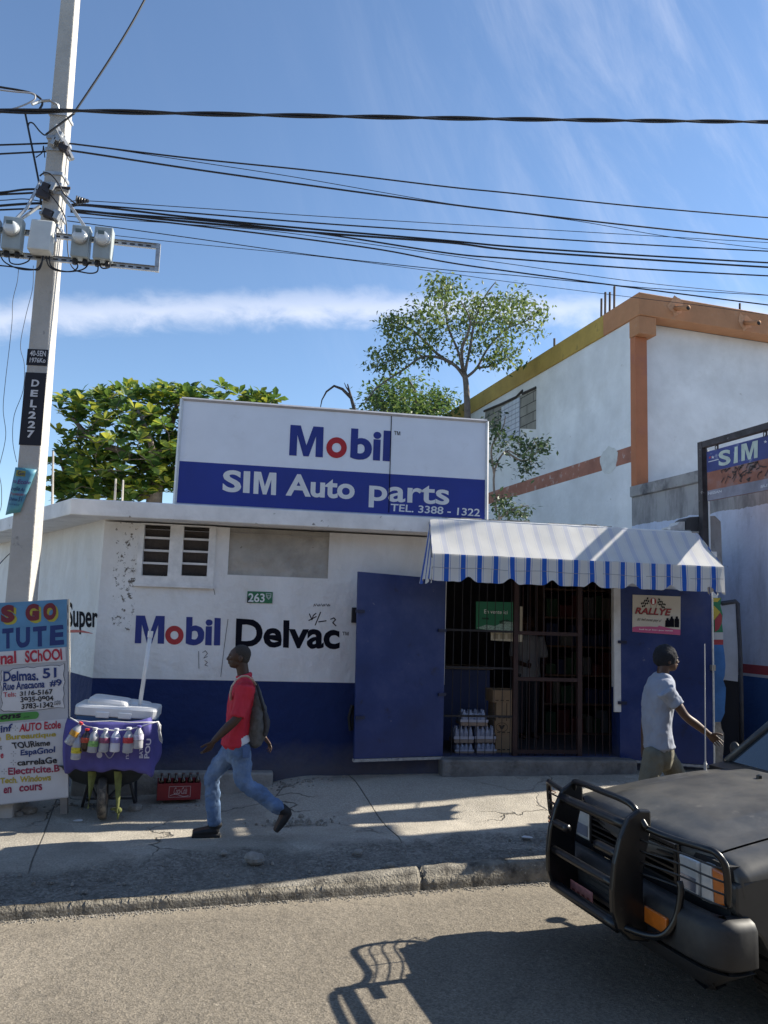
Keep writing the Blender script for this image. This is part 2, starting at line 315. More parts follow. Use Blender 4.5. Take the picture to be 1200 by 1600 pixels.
def pave_mat():
    m = bpy.data.materials.new('pavement_concrete'); m.use_nodes = True; t = m.node_tree; b = t.nodes['Principled BSDF']
    tc = N(t, 'ShaderNodeTexCoord'); V = tc.outputs['Object']; sx = N(t, 'ShaderNodeSeparateXYZ'); Lk(t, V, sx.inputs[0])
    dk = Mth(t, 'SUBTRACT', sx.outputs[1], Mth(t, 'ADD', Mth(t, 'MULTIPLY', sx.outputs[0], .131), 6.399))
    n0 = N(t, 'ShaderNodeTexNoise', Scale=1.6, Detail=6.0, Roughness=.6); Lk(t, V, n0.inputs['Vector'])
    dw = Mth(t, 'ADD', dk, Mth(t, 'MULTIPLY', Mth(t, 'SUBTRACT', n0.outputs[0], .5), .8))
    br = N(t, 'ShaderNodeMapRange'); Lk(t, dw, br.inputs[0]); br.inputs[1].default_value = .85; br.inputs[2].default_value = 1.0      # 0 broken strip, 1 concrete
    n1 = N(t, 'ShaderNodeTexNoise', Scale=2.3, Detail=9.0, Roughness=.68); Lk(t, V, n1.inputs['Vector'])
    con = N(t, 'ShaderNodeMixRGB'); Lk(t, n1.outputs[0], con.inputs[0]); con.inputs[1].default_value = (.30, .27, .225, 1); con.inputs[2].default_value = (.48, .44, .375, 1)
    vo = N(t, 'ShaderNodeTexVoronoi', Scale=46.0); Lk(t, V, vo.inputs['Vector']); sv = N(t, 'ShaderNodeSeparateXYZ'); Lk(t, vo.outputs['Color'], sv.inputs[0])
    gr = N(t, 'ShaderNodeMixRGB'); Lk(t, sv.outputs[0], gr.inputs[0]); gr.inputs[1].default_value = (.15, .137, .118, 1); gr.inputs[2].default_value = (.29, .267, .23, 1)
    n2 = N(t, 'ShaderNodeTexNoise', Scale=5.0, Detail=8.0, Roughness=.7); Lk(t, V, n2.inputs['Vector'])
    gr2 = N(t, 'ShaderNodeMixRGB'); gr2.blend_type = 'MULTIPLY'; gr2.inputs[0].default_value = .75; Lk(t, gr.outputs[0], gr2.inputs[1]); Lk(t, n2.outputs[0], gr2.inputs[2])
    gm = N(t, 'ShaderNodeMixRGB'); gm.blend_type = 'ADD'; gm.inputs[0].default_value = .6; Lk(t, gr2.outputs[0], gm.inputs[1]); Lk(t, gr2.outputs[0], gm.inputs[2])
    mx = N(t, 'ShaderNodeMixRGB'); Lk(t, br.outputs[0], mx.inputs[0]); Lk(t, gm.outputs[0], mx.inputs[1]); Lk(t, con.outputs[0], mx.inputs[2])
    vp = N(t, 'ShaderNodeTexVoronoi', Scale=.62); wv0 = N(t, 'ShaderNodeVectorMath'); wv0.operation = 'ADD'; s0_ = N(t, 'ShaderNodeVectorMath'); s0_.operation = 'SCALE'; s0_.inputs['Scale'].default_value = .5; Lk(t, n0.outputs['Color'], s0_.inputs[0]); Lk(t, V, wv0.inputs[0]); Lk(t, s0_.outputs[0], wv0.inputs[1]); Lk(t, wv0.outputs[0], vp.inputs['Vector'])
    svp = N(t, 'ShaderNodeSeparateXYZ'); Lk(t, vp.outputs['Color'], svp.inputs[0]); mvp = N(t, 'ShaderNodeMapRange'); Lk(t, svp.outputs[1], mvp.inputs[0]); mvp.inputs[3].default_value = .74; mvp.inputs[4].default_value = 1.08
    mx2 = N(t, 'ShaderNodeMixRGB'); mx2.blend_type = 'MULTIPLY'; mx2.inputs[0].default_value = 1; Lk(t, mx.outputs[0], mx2.inputs[1]); Lk(t, mvp.outputs[0], mx2.inputs[2])
    nfl = N(t, 'ShaderNodeTexNoise', Scale=60.0, Detail=4.0); Lk(t, V, nfl.inputs['Vector']); mfl = N(t, 'ShaderNodeMapRange'); Lk(t, nfl.outputs[0], mfl.inputs[0]); mfl.inputs[1].default_value = .3; mfl.inputs[2].default_value = .7; mfl.inputs[3].default_value = .78; mfl.inputs[4].default_value = 1.2
    mx = N(t, 'ShaderNodeMixRGB'); mx.blend_type = 'MULTIPLY'; mx.inputs[0].default_value = 1; Lk(t, mx2.outputs[0], mx.inputs[1]); Lk(t, mfl.outputs[0], mx.inputs[2])
    # grime: dark trodden patches
    n4 = N(t, 'ShaderNodeTexNoise', Scale=1.1, Detail=7.0, Roughness=.7); Lk(t, V, n4.inputs['Vector'])
    m4 = N(t, 'ShaderNodeMapRange'); Lk(t, n4.outputs[0], m4.inputs[0]); m4.inputs[1].default_value = .5; m4.inputs[2].default_value = .72; m4.inputs[4].default_value = .55
    c4 = N(t, 'ShaderNodeMixRGB'); Lk(t, m4.outputs[0], c4.inputs[0]); Lk(t, mx.outputs[0], c4.inputs[1]); c4.inputs[2].default_value = (.17, .155, .13, 1)
    # cracks
    wv = N(t, 'ShaderNodeVectorMath'); wv.operation = 'ADD'; nv = N(t, 'ShaderNodeTexNoise', Scale=3.0, Detail=5.0); Lk(t, V, nv.inputs['Vector'])
    sc = N(t, 'ShaderNodeVectorMath'); sc.operation = 'SCALE'; sc.inputs['Scale'].default_value = .45; Lk(t, nv.outputs['Color'], sc.inputs[0])
    Lk(t, V, wv.inputs[0]); Lk(t, sc.outputs[0], wv.inputs[1])
    ve = N(t, 'ShaderNodeTexVoronoi', Scale=.55); ve.feature = 'DISTANCE_TO_EDGE'; Lk(t, wv.outputs[0], ve.inputs['Vector'])
    ck = N(t, 'ShaderNodeMapRange'); Lk(t, ve.outputs['Distance'], ck.inputs[0]); ck.inputs[1].default_value = .002; ck.inputs[2].default_value = .008; ck.inputs[3].default_value = .8; ck.inputs[4].default_value = 0
    # expansion joint across the pavement
    jn = Mth(t, 'ABSOLUTE', Mth(t, 'SUBTRACT', Mth(t, 'ADD', sx.outputs[0], Mth(t, 'MULTIPLY', Mth(t, 'SUBTRACT', sx.outputs[1], 8.0), .13)), 1.42))
    j2 = Mth(t, 'ABSOLUTE', Mth(t, 'SUBTRACT', Mth(t, 'ADD', sx.outputs[0], Mth(t, 'MULTIPLY', Mth(t, 'SUBTRACT', sx.outputs[1], 8.0), .13)), -1.75))
    jm = N(t, 'ShaderNodeMapRange'); Lk(t, Mth(t, 'MINIMUM', jn, j2), jm.inputs[0]); jm.inputs[1].default_value = .003; jm.inputs[2].default_value = .009; jm.inputs[3].default_value = .8; jm.inputs[4].default_value = 0
    nk_ = N(t, 'ShaderNodeTexNoise', Scale=.9, Detail=3.0); Lk(t, V, nk_.inputs['Vector'])
    ckm = N(t, 'ShaderNodeMapRange'); Lk(t, nk_.outputs[0], ckm.inputs[0]); ckm.inputs[1].default_value = .45; ckm.inputs[2].default_value = .6
    cm = Mth(t, 'MULTIPLY', Mth(t, 'MAXIMUM', Mth(t, 'MULTIPLY', ck.outputs[0], ckm.outputs[0]), jm.outputs[0]), br.outputs[0])
    c5 = N(t, 'ShaderNodeMixRGB'); Lk(t, cm, c5.inputs[0]); Lk(t, c4.outputs[0], c5.inputs[1]); c5.inputs[2].default_value = (.07, .062, .052, 1)
    Lk(t, c5.outputs[0], b.inputs['Base Color']); b.inputs['Roughness'].default_value = .92; b.inputs['Specular IOR Level'].default_value = .25
    hh = N(t, 'ShaderNodeMixRGB'); Lk(t, br.outputs[0], hh.inputs[0]); Lk(t, vo.outputs['Distance'], hh.inputs[1]); n6 = N(t, 'ShaderNodeTexNoise', Scale=70.0, Detail=4.0); Lk(t, V, n6.inputs['Vector']); Lk(t, n6.outputs[0], hh.inputs[2])
    bp = N(t, 'ShaderNodeBump', Strength=.6, Distance=.015); Lk(t, hh.outputs[0], bp.inputs['Height'])
    b2 = N(t, 'ShaderNodeBump', Strength=.8, Distance=.02); b2.invert = True; Lk(t, cm, b2.inputs['Height']); Lk(t, bp.outputs[0], b2.inputs['Normal']); Lk(t, b2.outputs[0], b.inputs['Normal'])
    return m
g = MB(); NX, NY = 480, 96
for j in range(NY+1):
    for i in range(NX+1):
        X = -8+20*i/NX; y0 = kline(X)+.13; Y = y0+(9.75-y0)*j/NY
        d = Y-kline(X); rough = 1-sm((d-.75)/.25)
        z = gz(X, Y) + fbm((X, Y, 0), 1.3, 3)*.012 + fbm((X, Y, 3), 5, 4)*(.003+.013*rough) - .03*rough*sm(d/.25)*(1 if d < 1.2 else 0)
        hole = math.exp(-(((X-.55)/.36)**2+((Y-8.15)/.13)**2)); z -= hole*(.035+.02*fbm((X, Y, 9), 14, 3))
        g.v.append(Vector((X, Y, z)))
for j in range(NY):
    for i in range(NX): a = j*(NX+1)+i; g.f.append((a, a+1, a+NX+2, a+NX+1))
PAVE = pave_mat()
tag(g.build('pavement', PAVE, origin=(0, 0, 0), smooth=True), kind='structure')
g = MB(); g.quad((-30, 9.74, -.11), (-1.5, 9.74, -.11), (-1.5, 40, -.11), (-30, 40, -.11)); tag(g.build('alley', mat('alley_dirt', (.3, .27, .22), .95, .3, 2.0), origin=(0, 0, 0)), kind='structure')
# kerb: rounded, chipped, with joints
KM = mat('kerb_concrete', (.21, .19, .155), .93, .45, 9.0, bump=1.0, bscale=55, dirt=[((.055, .048, .04), .50, 5.0, .16), ((.36, .33, .27), .60, 30.0, .05)])
g = MB(); rings = []
for i in range(561):
    X = -7+14.0*i/560; k = kline(X); zt = gz(X, k+.15)+.045-.05*(1-sm((X+2.2)/4.5)) + fbm((X, 0, 5), 1.7, 2)*.008
    if abs(((X-1.5)/2.9) % 1.0) < .0055: zt -= .05; k += .03
    c = fbm((X, 1, 2), 9, 4)*.010 + fbm((X, 4, 2), 28, 3)*.006
    rings.append([(X, k-.004, -.17), (X, k+.004+c*.4, -.10+.2*c), (X, k+.012+c, -.05+.3*c), (X, k+.02+c*.8, zt-.06), (X, k+.036+c*.6, zt-.022), (X, k+.066+c*.3, zt-.004+c*.2), (X, k+.11, zt+c*.3), (X, k+.17, zt-.004+c*.3), (X, k+.2, zt-.10)])
g.loft(rings, cap=False, closed=False); tag(g.build('kerb', KM, smooth=True, origin=(0, 0, 0)), kind='structure')
# loose gravel: grit along the kerb foot and on the broken strip (nobody could count it)
g = MB(); rg = random.Random(3)
def pebble(mb, x, y, z, r, rg):
    a = rg.random()*6.28; q = [(cos(a+k*1.2566)*r*rg.uniform(.7, 1.2), sin(a+k*1.2566)*r*rg.uniform(.7, 1.2)) for k in range(5)]
    o = len(mb.v); h = r*rg.uniform(.5, 1.0)
    mb.v += [Vector((x+u, y+w, z-.004)) for u, w in q]+[Vector((x+u*.6, y+w*.6, z+h)) for u, w in q]
    mb.f += [(o+k, o+(k+1) % 5, o+5+(k+1) % 5, o+5+k) for k in range(5)]+[tuple(o+5+k for k in range(5))]
for _ in range(2600):
    X = rg.uniform(-4, 4.5); pebble(g, X, kline(X)-abs(rg.gauss(0, .035))-.006, -.149, rg.uniform(.003, .010), rg)
for _ in range(700):
    X = rg.uniform(-4, 5); d = .2+abs(rg.gauss(.3, .28)); Y = kline(X)+d
    if d < 1.15: pebble(g, X, Y, gz(X, Y)-.022, rg.choice([.004, .006, .007, .009, .016])*rg.uniform(.7, 1.2), rg)
for _ in range(500):
    X = rg.uniform(-4, 5); Y = rg.uniform(2.5, 6.3); pebble(g, X, min(Y, kline(X)-.1), -.149, rg.uniform(.002, .006), rg)
for cx, cy, sx_, n in ((.62, 9.15, .2, 60), (-1.75, 8.9, .5, 60), (-.9, 8.75, .35, 30), (.55, 8.16, .25, 50), (6.3, 9.9, .4, 80)):
    for _ in range(n):
        X = rg.gauss(cx, sx_); Y = rg.gauss(cy, .07); pebble(g, X, Y, gz(X, Y)-.005, rg.uniform(.006, .032), rg)
tag(g.build('gravel', mat('gravel_stone', (.24, .22, .19), .95, .55, 30.0), origin=(0, 0, 0)), 'loose grey gravel and grit scattered along the kerb and broken pavement', 'gravel', kind='stuff')

# ================================================================== unseen street front behind the viewer, added to cut the sky light
ob_ = thing('added_shade_front', (0, -14, 0), 'plain two storey street front behind the viewer, added to hold back sky light', 'building')
g = MB(); g.bb((-45, -22, -.2), (45, -12.5, 9.5)); g.build('wall', mat('opposite_wall', (.26, .245, .23), .9, .2, 1.0), ob_)
for kx in range(-7, 8):
    for kz in range(2):
        g = MB(); g.bb((kx*5.6-.9, -12.55, 1.0+kz*3.3), (kx*5.6+.9, -12.45, 2.6+kz*3.3)); g.build('window', mat('opposite_window', (.05, .05, .06), .3), ob_)

# ================================================================== SHOP
shop = thing('shop_building', (2.0, FY, 0), 'low white and blue painted auto parts shop with flat roof and open blue steel doors', 'shop')
def wall_mat(name, base_white=(.84, .83, .81), blue=(.014, .029, .110), zline=1.247):
    m = bpy.data.materials.new(name); m.use_nodes = True; t = m.node_tree; b = t.nodes['Principled BSDF']
    ge = N(t, 'ShaderNodeNewGeometry'); P = ge.outputs['Position']; sx = N(t, 'ShaderNodeSeparateXYZ'); Lk(t, P, sx.inputs[0])
    n1 = N(t, 'ShaderNodeTexNoise', Scale=1.4, Detail=8.0, Roughness=.65); Lk(t, P, n1.inputs['Vector'])
    w = N(t, 'ShaderNodeMixRGB'); Lk(t, n1.outputs[0], w.inputs[0]); w.inputs[1].default_value = (*[c*.84 for c in base_white], 1); w.inputs[2].default_value = (*[min(1, c*1.1) for c in base_white], 1)
    # grime drips
    mp = N(t, 'ShaderNodeMapping'); mp.inputs['Scale'].default_value = (2.1, 2.1, .75); Lk(t, P, mp.inputs[0])
    n2 = N(t, 'ShaderNodeTexNoise', Scale=1.0, Detail=9.0, Roughness=.68, Distortion=.6); Lk(t, mp.outputs[0], n2.inputs['Vector'])
    m2 = N(t, 'ShaderNodeMapRange'); Lk(t, n2.outputs[0], m2.inputs[0]); m2.inputs[1].default_value = .42; m2.inputs[2].default_value = .78; m2.inputs[4].default_value = .55
    w2 = N(t, 'ShaderNodeMixRGB'); Lk(t, m2.outputs[0], w2.inputs[0]); Lk(t, w.outputs[0], w2.inputs[1]); w2.inputs[2].default_value = (.56, .53, .48, 1)
    # peeling specks in a patch left of the vents
    def win(o, a, bb, s):
        u = N(t, 'ShaderNodeMapRange'); Lk(t, o, u.inputs[0]); u.inputs[1].default_value = a-s; u.inputs[2].default_value = a+s
        v = N(t, 'ShaderNodeMapRange'); Lk(t, o, v.inputs[0]); v.inputs[1].default_value = bb-s; v.inputs[2].default_value = bb+s; v.inputs[3].default_value = 1; v.inputs[4].default_value = 0
        return Mth(t, 'MULTIPLY', u.outputs[0], v.outputs[0])
    reg = Mth(t, 'MULTIPLY', win(sx.outputs[0], -1.57, -1.27, .06), win(sx.outputs[2], 1.75, 3.05, .12))
    n3 = N(t, 'ShaderNodeTexNoise', Scale=17.0, Detail=6.0, Roughness=.75); Lk(t, P, n3.inputs['Vector'])
    th = Mth(t, 'ADD', n3.outputs[0], Mth(t, 'MULTIPLY', reg, .155))
    m3 = N(t, 'ShaderNodeMapRange'); Lk(t, th, m3.inputs[0]); m3.inputs[1].default_value = .715; m3.inputs[2].default_value = .74
    w3 = N(t, 'ShaderNodeMixRGB'); Lk(t, m3.outputs[0], w3.inputs[0]); Lk(t, w2.outputs[0], w3.inputs[1]); w3.inputs[2].default_value = (.15, .13, .11, 1)
    # blue dado
    n4 = N(t, 'ShaderNodeTexNoise', Scale=2.5, Detail=8.0, Roughness=.7); Lk(t, P, n4.inputs['Vector'])
    bl = N(t, 'ShaderNodeMixRGB'); Lk(t, n4.outputs[0], bl.inputs[0]); bl.inputs[1].default_value = (*[c*.75 for c in blue], 1); bl.inputs[2].default_value = (*[c*1.3 for c in blue], 1)
    lo = N(t, 'ShaderNodeMapRange'); Lk(t, Mth(t, 'ADD', sx.outputs[2], Mth(t, 'MULTIPLY', n4.outputs[0], .45)), lo.inputs[0]); lo.inputs[1].default_value = .50; lo.inputs[2].default_value = .80; lo.inputs[3].default_value = .75; lo.inputs[4].default_value = 0
    b2 = N(t, 'ShaderNodeMixRGB'); Lk(t, lo.outputs[0], b2.inputs[0]); Lk(t, bl.outputs[0], b2.inputs[1]); b2.inputs[2].default_value = (.12, .115, .13, 1)
    zz = N(t, 'ShaderNodeMapRange'); Lk(t, sx.outputs[2], zz.inputs[0]); zz.inputs[1].default_value = zline-.002; zz.inputs[2].default_value = zline+.002
    mx = N(t, 'ShaderNodeMixRGB'); Lk(t, zz.outputs[0], mx.inputs[0]); Lk(t, b2.outputs[0], mx.inputs[1]); Lk(t, w3.outputs[0], mx.inputs[2])
    Lk(t, mx.outputs[0], b.inputs['Base Color']); b.inputs['Roughness'].default_value = .8; b.inputs['Specular IOR Level'].default_value = .3
    nb = N(t, 'ShaderNodeTexNoise', Scale=9.0, Detail=8.0, Roughness=.6); Lk(t, P, nb.inputs['Vector'])
    nb2 = N(t, 'ShaderNodeTexNoise', Scale=2.2, Detail=4.0); Lk(t, P, nb2.inputs['Vector'])
    bp = N(t, 'ShaderNodeBump', Strength=.45, Distance=.03); Lk(t, nb.outputs[0], bp.inputs['Height'])
    bp2 = N(t, 'ShaderNodeBump', Strength=.5, Distance=.12); Lk(t, nb2.outputs[0], bp2.inputs['Height']); Lk(t, bp.outputs[0], bp2.inputs['Normal']); Lk(t, bp2.outputs[0], b.inputs['Normal'])
    return m
WM = wall_mat('painted_render')
def holed_wall(mb, x0, x1, z0, z1, yf, yb, holes):
    xs = sorted({x0, x1, *[h[0] for h in holes], *[h[1] for h in holes]}); zs = sorted({z0, z1, *[h[2] for h in holes], *[h[3] for h in holes]})
    inh = lambda x, z: any(h[0] < x < h[1] and h[2] < z < h[3] for h in holes)
    for a, b in zip(xs, xs[1:]):
        for c, d in zip(zs, zs[1:]):
            if not inh((a+b)/2, (c+d)/2):
                mb.quad((a, yf, c), (b, yf, c), (b, yf, d), (a, yf, d)); mb.quad((a, yb, c), (a, yb, d), (b, yb, d), (b, yb, c))
    for h in holes:
        a, b, c, d = h
        mb.quad((a, yf, c), (a, yf, d), (a, yb, d), (a, yb, c)); mb.quad((b, yf, c), (b, yb, c), (b, yb, d), (b, yf, d))
        mb.quad((a, yf, d), (b, yf, d), (b, yb, d), (a, yb, d)); mb.quad((a, yf, c), (a, yb, c), (b, yb, c), (b, yf, c))
    mb.quad((x0, yf, z0), (x0, yb, z0), (x0, yb, z1), (x0, yf, z1)); mb.quad((x1, yf, z0), (x1, yf, z1), (x1, yb, z1), (x1, yb, z0)); mb.quad((x0, yf, z1), (x1, yf, z1), (x1, yb, z1), (x0, yb, z1))
F = lambda x, y: atY(x, y, FY)
wv = []
for q in (((228.3, 819.6), (264.5, 900.8)), ((289.6, 822.5), (325.5, 901))):
    a, b = F(*q[0]), F(*q[1]); wv.append((F(*q[0]).x-.012, F(q[1][0], 860).x, b.z, a.z))
rc = (F(357.5, 860).x, F(514, 865).x, F(434, 901).z, F(434, 828).z)
DX0, DX1, DZ0, DZ1 = 2.35, 4.58, .415, 2.93
g = MB(); holed_wall(g, -1.69, 5.95, -.3, 2.95, FY, FY+.2, wv+[(*rc[:2], *rc[2:]), (DX0, DX1, DZ0, DZ1)])
g.build('front_wall', WM, shop)
dL = Vector((-.9, 1.72, 0)).normalized(); nL = Vector((-dL.y, dL.x, 0)); CL = Vector((-1.69, FY, 0))
E_ = CL+dL*5.5
g = MB(); g.slab([CL+Vector((-.001, .001, -.3)), E_+Vector((0, 0, -.3)), E_+Vector((.2, .05, -.3)), Vector((-1.49, 9.6, -.3))], (0, 0, 3.379)); g.build('side_wall', WM, shop)
# back and right walls
g = MB(); g.bb((-3.9, 14.2, -.3), (5.9, 14.4, 3.079)); g.bb((5.7, 9.66, -.3), (5.9, 14.19, 3.078)); g.build('back_wall', WM, shop)
# recessed plaster patch
g = MB(); nxx, nzz = 40, 20; vs = []
for j in range(nzz+1):
    for i in range(nxx+1):
        X = rc[0]+(rc[1]-rc[0])*i/nxx; Z = rc[2]+(rc[3]-rc[2])*j/nzz; g.v.append(Vector((X, FY+.030+.026*fbm((X, 0, Z), 5, 5), Z)))
for j in range(nzz):
    for i in range(nxx): a = j*(nxx+1)+i; g.f.append((a, a+1, a+nxx+2, a+nxx+1))
g.build('plaster_patch', mat('rough_plaster', (.40, .375, .335), .9, .22, 3.0, bump=.9, bscale=14, dirt=[((.27, .25, .22), .52, 2.5, .25), ((.16, .145, .125), .68, 11.0, .05)]), shop, smooth=True)
g = MB(); pts = [F(622/2.4+100, 165/2.4+780), F(700/2.4+100, 158/2.4+780), F(760/2.4+100, 168/2.4+780), F(850/2.4+100, 170/2.4+780), F(990/2.4+100, 178/2.4+780)]
# roof slab with eave
zt, zb = 3.215, atY(420, 819.5, 9.1).z
er = [Vector((-2.0, 9.1, zb)), Vector((5.40, 9.1, zb)), Vector((5.45, 14.5, zb)), Vector((-4.6, 14.5, zb)), Vector((-2.0, 9.1, zb))+dL*4.2+Vector((-.12, 0, 0))]
RM = mat('roof_render', (.82, .81, .80), .85, .14, 3.0, bump=.3, bscale=20, dirt=((.22, .2, .18), .63, 7.0, .06))
g = MB(); n = len(er)
g.add(er+[p+Vector((0, 0, zt-zb)) for p in er], [tuple(range(n))[::-1], tuple(range(n, 2*n))]+[(i, (i+1) % n, n+(i+1) % n, n+i) for i in range(n)]); g.build('roof', RM, shop, bevel=.012)
# louvre vents: frame, dark glass blades
FRM = mat('window_frame_paint', (.78, .77, .75), .7, .15, 8.0)
g = MB()
a = F(215.5, 818); b = F(211, 911.5); c = F(333, 915.8)
x0, x1, zlo, zhi = b.x, c.x, (b.z+c.z)/2, zb-.02
hl = [(h[0], h[1], h[2], h[3]) for h in wv]
holed_wall(g, x0+.005, x1, zlo, zhi, FY-.025, FY-.002, hl); g.bb((x0-.01, FY-.045, zlo-.03), (x1+.012, FY-.003, zlo-.002))
vf = g.build('vent_surround', FRM, shop)
for h in wv:
    f = MB(); hh = (h[3]-h[2])/4
    for k in range(1, 4): f.bb((h[0]+.001, FY+.02, h[2]+hh*k-.012), (h[1]-.001, FY+.15, h[2]+hh*k+.012))
    fo = f.build('louvre_vent', FRM, shop)
    bl = MB()
    for k in range(4):
        z = h[2]+hh*k; bl.hexa([(h[0]+.002, FY+.10, z+.012), (h[1]-.002, FY+.10, z+.012), (h[1]-.002, FY+.115, z+.012), (h[0]+.002, FY+.115, z+.012), (h[0]+.002, FY+.05, z+hh-.015), (h[1]-.002, FY+.05, z+hh-.015), (h[1]-.002, FY+.065, z+hh-.015), (h[0]+.002, FY+.065, z+hh-.015)])
    bl.build('blade', mat('brown_dusty_glass', (.05, .04, .035), .45, .3, 30.0, dirt=((.25, .23, .2), .66, 40.0, .05)), fo)
# footing and step
CM = mat('old_concrete', (.30, .285, .26), .93, .25, 5.0, bump=.7, bscale=30, dirt=((.13, .12, .11), .55, 4.0, .2))
g = MB(); g.bb((-1.8, 9.27, -.3), (.36, FY-.003, .255)); g.build('footing', CM, shop, bevel=.02)
g = MB(); g.bb((2.3, 9.24, .0), (4.72, FY+.18, .41)); g.build('doorstep', mat('dark_concrete', (.17, .165, .16), .93, .3, 5.0, bump=.8, bscale=25, dirt=((.09, .085, .08), .5, 4.0, .2)), shop, bevel=.025)
# interior room
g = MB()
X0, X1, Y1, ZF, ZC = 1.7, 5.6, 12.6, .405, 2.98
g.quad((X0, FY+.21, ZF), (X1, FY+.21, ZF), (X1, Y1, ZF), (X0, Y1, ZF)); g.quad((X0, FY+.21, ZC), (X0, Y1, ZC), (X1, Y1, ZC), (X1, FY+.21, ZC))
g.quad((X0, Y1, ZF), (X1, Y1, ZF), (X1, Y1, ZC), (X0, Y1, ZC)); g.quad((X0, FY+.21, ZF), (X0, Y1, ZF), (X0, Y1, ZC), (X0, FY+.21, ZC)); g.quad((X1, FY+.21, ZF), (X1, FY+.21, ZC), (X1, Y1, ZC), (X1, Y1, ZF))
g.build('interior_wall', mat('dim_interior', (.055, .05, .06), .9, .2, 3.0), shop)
# white door jamb on the right, blue below
g = MB(); jx0, jx1 = F(958, 1000).x, F(969.5, 1000).x; g.bb((jx0, FY-.03, F(962, 1112).z), (jx1, FY-.002, DZ1-.1)); g.build('door_jamb', mat('jamb_paint', (.6, .59, .57), .8, .15, 6.0), shop)
# security grille + red-brown frame
g = MB(); YG = FY+.06
bx = F(700, 1000).x-.02
for k in range(13): g.tube([(bx+.1045*k, YG, DZ0), (bx+.1045*k, YG, DZ1-.12)], .0048, 5)
for py in (985.5, 1044, 1120): z = F(750, py).z; g.bb((DX0, YG-.012, z-.012), (F(806, 1000).x, YG+.012, z+.012))
g.build('security_grille', mat('grille_iron', (.03, .027, .03), .6, .3, 20.0, metal=.3), shop)
RB = mat('red_oxide_paint', (.035, .014, .013), .65, .3, 12.0)
g = MB(); xa, xb = F(808, 1000).x, F(908, 1000).x
for x in (xa, xb): g.bb((x-.028, YG-.03, DZ0), (x+.028, YG+.03, DZ1-.18))
for z in (DZ1-.2, F(850, 990).z, F(850, 1062).z, DZ0+.05): g.bb((xa+.029, YG-.025, z-.022), (xb-.029, YG+.025, z+.022))
for k in range(1, 9): x = xa+(xb-xa)*k/9; g.tube([(x, YG, DZ0), (x, YG, DZ1-.2)], .005, 5)
for k in range(1, 5): x = xb+.03+(DX1-xb-.03)*k/5; g.tube([(x, YG, DZ0), (x, YG, DZ1-.2)], .005, 5)
g.build('grille_gate', RB, shop)
# blue steel door leaves
DM = mat('blue_door_paint', (.012, .031, .135), .42, .25, 1.6, bump=.25, bscale=5, dirt=[((.05, .065, .16), .50, 1.6, .3), ((.15, .16, .22), .66, 9.0, .06), ((.012, .016, .05), .60, 4.0, .12)], spec=.5)
def leaf(pts, name, px0):
    A, B, C_, D_ = pts      # BL BR TR TL
    nrm = (B-A).cross(D_-A).normalized()
    if nrm.y > 0: nrm = -nrm
    g = MB(); back = -nrm*.03; g.slab([A, B, C_, D_], back)
    return g.build(name, DM, shop, bevel=.003), nrm
def leafpt(h, fr, px, py): return atP(px, py, h, Vector((-(fr-h).y, (fr-h).x, 0)))
h1, f1 = Vector((2.345, 9.405, 0)), Vector((1.20, 9.02, 0))
LD = lambda x, y: leafpt(h1, f1, x, y)
lo, n1 = leaf([LD(553.5, 1186), LD(692, 1181), LD(697, 905), LD(560, 893)], 'door_leaf', None)
h2, f2 = Vector((4.66, 9.41, 0)), Vector((5.75, 9.24, 0))
RD = lambda x, y: leafpt(h2, f2, x, y)
ro, n2 = leaf([RD(969, 1186), RD(1116, 1196), RD(1112.5, 925), RD(967, 915)], 'door_leaf', None)
HM = mat('hinge_steel', (.03, .035, .07), .5, .2, 20.0, metal=.4)
for (fn, pp, dr) in ((LD, [(690, 985), (690, 1085), (562, 955), (562, 1121)], lo), (RD, [(972, 1003), (972, 1098)], ro)):
    for p in pp:
        g = MB(); c = fn(*p)+(n1 if dr is lo else n2)*.012; g.box(c, (.11, .02, .035), Matrix.Rotation(math.atan2((h1-f1).y, (h1-f1).x) if dr is lo else math.atan2((f2-h2).y, (f2-h2).x), 3, 'Z')); g.build('hinge', HM, dr)
g = MB()
for fn, a, b, nn in ((LD, (552, 1190.5), (692, 1186), n1), (RD, (968, 1190), (1117, 1200.5), n2)): 
    A, B = fn(*a), fn(*b); gg = MB(); gg.slab([A+nn*.02, B+nn*.02, B+Vector((0, 0, .03))+nn*.02, A+Vector((0, 0, .03))+nn*.02], -nn*.05); gg.build('sill_bar', CM if False else mat('scraped_bar', (.33, .32, .31), .8, .3, 25.0, dirt=((.05, .06, .15), .55, 14.0, .1)), lo if fn is LD else ro)
gg = MB(); A, B = RD(1115, 1196), RD(1111.5, 925); gg.tube([A+n2*.004+Vector((.008, 0, 0)), B+n2*.004+Vector((.008, 0, 0))], .012, 6); gg.build('edge_strip', mat('sunlit_edge_tone', (.6, .6, .6), .4, .2, 20.0, metal=.4), ro)  # pale tube imitates the sunlit edge of the right leaf
gg = MB(); gg.box(atP(1112, 1043, h2, Vector((-(f2-h2).y, (f2-h2).x, 0)))+n2*.03, (.05, .05, .07)); gg.build('padlock', mat('padlock_steel', (.5, .5, .48), .35, .1, 20, metal=.8), ro)
gg = MB(); gg.tube([F(546, 1140)+Vector((0, -.09, 0)), F(544, 1120)+Vector((0, -.09, 0)), F(549, 1101)+Vector((0, -.07, 0)), F(552, 1102)+Vector((0, -.05, 0)), F(551, 1140)+Vector((0, -.05, 0))], .02, 8); gg.build('rubber_flap', mat('black_rubber', (.02, .02, .02), .7), shop)
